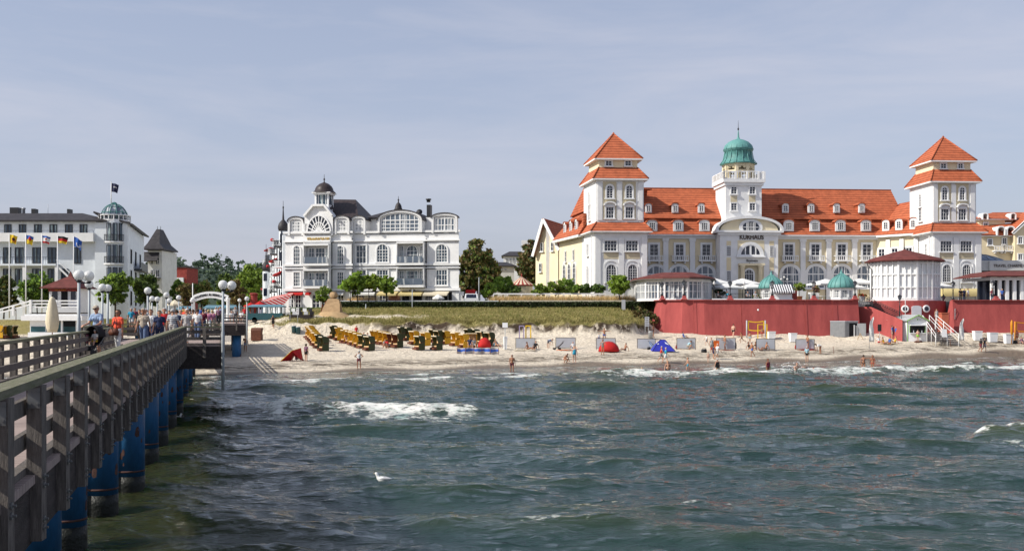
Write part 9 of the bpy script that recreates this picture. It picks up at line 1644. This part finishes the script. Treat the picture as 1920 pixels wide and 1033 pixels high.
for px, d, pose, face, H, sk, wear, lab in (
 (269, 45, 'stroll', -5, 1.74, 't', 'tC jJ fK cC', 'man in beige polo shirt and cap walking toward the sea'), (283, 48, 'stroll', 0, 1.72, 's', 'tW jN fK hH', 'woman in white top with brown hair in the crowd'), (299, 46, 'stroll', 10, 1.66, 's', 'tN jN fW hD', 'boy in dark navy t-shirt walking toward the sea'),
 (308, 52, 'stroll', 5, 1.8, 's', 'tR sG fW hA', 'grey haired man in red t-shirt on the pier'), (324, 49, 'stroll', 170, 1.76, 's', 'tZ sA hA', 'man in striped shirt walking away from the sea'), (331, 54, 'stroll', 175, 1.72, 's', 'tN jN hD', 'person in dark blue beside the striped shirt man'),
 (350, 54, 'stroll', 180, 1.76, 's', 'tA jA cW', 'person in grey shirt with white cap and bag strap seen from behind'), (339, 62, 'stroll', 0, 1.74, 's', 'tA jJ hA', 'grey haired person behind the striped shirt man'), (362, 66, 'stroll', 180, 1.72, 's', 'kC sC hH', 'person in sleeveless beige top in the crowd'),
 (370, 60, 'stroll', 180, 1.78, 's', 'tW jJ fK hD', 'man in white t-shirt walking to the land'), (381, 68, 'stroll', 180, 1.74, 's', 'tM jN hD', 'person in dark maroon top behind the man in white'), (391, 73, 'stroll', 178, 1.66, 's', 'tP jW hF', 'left one of two people in pink on the pier'), (398, 75, 'stroll', 182, 1.62, 'p', 'tP jC hF', 'right one of two people in pink on the pier'),
 (273, 58, 'stand', 0, 1.76, 's', 'tN jN hA', 'white haired man in dark top behind the beige polo man'), (246, 84, 'stroll', 10, 1.7, 's', 'tT sW hA', 'distant person in turquoise top near the left rail'), (253, 86, 'stroll', -5, 1.72, 's', 'tM sC hH', 'distant person in dark red jacket near the left rail'),
 (405, 112, 'stroll', 180, 1.72, 's', 'tW jN hA', 'far person in white at the landward end of the pier'), (413, 116, 'stroll', 0, 1.74, 's', 'tL jK hH', 'far person in pale blue at the landward end'), (434, 112, 'seat', 20, 1.7, 's', 'tW sC hA', 'person in white sitting at the far platform rail'), (441, 114, 'stand', 10, 1.7, 's', 'tA jN hD', 'person standing at the far platform rail'), (453, 113, 'seat', -10, 1.7, 's', 'tW sR hH', 'person in white and red sitting at the far platform rail'), (459, 117, 'stand', 0, 1.72, 's', 'tR jK hD', 'person in red at the right end of the far platform'), (262, 64, 'stroll', 0, 1.74, 's', 'tK jJ hD', 'man in black t-shirt left behind the beige polo man'), (318, 60, 'stroll', 5, 1.7, 's', 'tC sN hH', 'woman in beige top behind the man in red'), (356, 74, 'stroll', 180, 1.72, 's', 'tK jK hD', 'person in black behind the white capped walker'), (386, 84, 'stroll', 180, 1.7, 's', 'tG jA hA', 'person in grey far behind the man in white'), (347, 80, 'stroll', 0, 1.74, 's', 'tO sA hD', 'far person in coral top in the pier crowd'), (410, 100, 'stroll', 0, 1.7, 's', 'tV jK hD', 'far person in plum top near the landward end'), (352, 118, 'stroll', 0, 1.7, 's', 'tS jN hH', 'far person in pale blue before the welcome arch'), (343, 104, 'stroll', 180, 1.74, 's', 'tY jJ hD', 'far person in mustard shirt on the pier'), (376, 105, 'stroll', 0, 1.7, 's', 'tB jA hD', 'far person in royal blue on the pier')):
    person(deckp(px, d), pose, face, H, sk, wear, lab, PG, d < 56)
# terraces and promenade
for px, d, pose, face, sk, wear, lab in (
 (1217, 148.5, 'seat', 80, 's', 'tR jN hD', 'leftmost guest in red at the tables before the glass pavilion'), (1221, 148, 'seat', 0, 's', 'tN jN hA', 'guest in navy before the glass pavilion'), (1226, 148.4, 'seat', 30, 's', 'tP jW hH', 'guest in pink before the glass pavilion'), (1231, 148, 'seat', -20, 's', 'tW jJ hA', 'guest in white before the glass pavilion'),
 (1346, 143.5, 'seat', 60, 's', 'tA jK hD', 'guest in grey right of the glass pavilion'), (1364, 143.6, 'seat', -60, 's', 'tT jW hH', 'guest in turquoise beside the entrance lantern'), (1402, 143.4, 'seat', 0, 's', 'tZ jK hD', 'guest in striped shirt at the terrace edge'), (1416, 143.6, 'seat', 10, 's', 'tW jA hA', 'guest in white at the terrace edge'), (1459, 143, 'stand', 0, 's', 'tW jW hD', 'server in white below the striped awning'), (1471, 143.3, 'seat', 0, 's', 'tR jK hD', 'guest in red at the striped stall'),
 (1801, 145, 'stand', 170, 's', 'tK jK hD', 'dark clothed guest left of the yellow awnings'), (1808, 145, 'stand', 10, 's', 'tN jN hA', 'guest in navy below the yellow awnings'), (1815, 145, 'stand', 40, 's', 'tW jC hH', 'guest in white below the yellow awnings'), (1860, 146, 'stand', 0, 's', 'tM jN hD', 'guest in dark red before the colonnade'), (1879, 146, 'stand', 0, 's', 'tB jN hA', 'guest in blue before the colonnade')):
    z = TZ-.02; person((X(px, d), d, z if px > 1230 else TZ), pose, face, 1.72, sk, wear, lab, TG2)
person((X(1756, 138.8), 138.8, Z(604, 138.5)), 'stand', 0, 1.72, 's', 'dA hH', 'woman in pale dress at the top of the wooden steps', TG2)
x, y, z = hit(1050, 656); o = thing('pushchair', 'dark folded pushchair lying before a grey board', 'stroller', (x, y, z), .3); b = MB(); b.tube([(-.6, 0, .1), (.1, 0, .6), (.5, 0, 1.0)], .02, 6); b.tube([(-.6, .4, .1), (.1, .4, .6), (.5, .4, 1.0)], .02, 6); b.tube([(-.2, 0, .15), (.3, .2, .8)], .02, 6); b.build('frame', M['plastic_black'], o); b = MB(); b.rings([[(-.3, .02, .25), (-.3, .38, .25), (-.2, .38, .2), (-.2, .02, .2)], [(.35, .02, .9), (.35, .38, .9), (.45, .38, .8), (.45, .02, .8)]]); b.build('seat', CM['G'], o)
for p in ((-.6, 0), (-.6, .4), (.0, 0), (.0, .4)): b = MB(); b.lathe((0, 0, 0), [(.04, -.02), (.12, 0), (.04, .02)], 12); me = b.mesh('wheel', [M['plastic_black']]); me.transform(Matrix.Rotation(pi/2, 4, 'X')); put('wheel', me, o, (p[0], p[1], .12))
x, y, z = hit(1222, 656); o = thing('pushchair', 'pushchair with large wheels between the board and the blue tent', 'stroller', (x, y, z), -.4); b = MB(); b.tube([(.3, 0, .15), (-.1, 0, .6), (-.45, 0, 1.05)], .02, 6); b.tube([(.3, .4, .15), (-.1, .4, .6), (-.45, .4, 1.05)], .02, 6); b.tube([(-.4, 0, .15), (.1, .2, .7)], .02, 6); b.build('frame', M['plastic_black'], o); b = MB(); b.rings([[(-.2, .03, .4), (-.2, .37, .4), (.25, .37, .35), (.25, .03, .35)], [(-.35, .03, .95), (-.35, .37, .95), (-.25, .37, .95), (-.25, .03, .95)]]); b.build('seat', CM['L'], o)
for p in ((-.4, 0), (-.4, .4), (.3, 0), (.3, .4)): b = MB(); b.lathe((0, 0, 0), [(.04, -.02), (.16, 0), (.04, .02)], 14); me = b.mesh('wheel', [M['plastic_black']]); me.transform(Matrix.Rotation(pi/2, 4, 'X')); put('wheel', me, o, (p[0], p[1], .16))
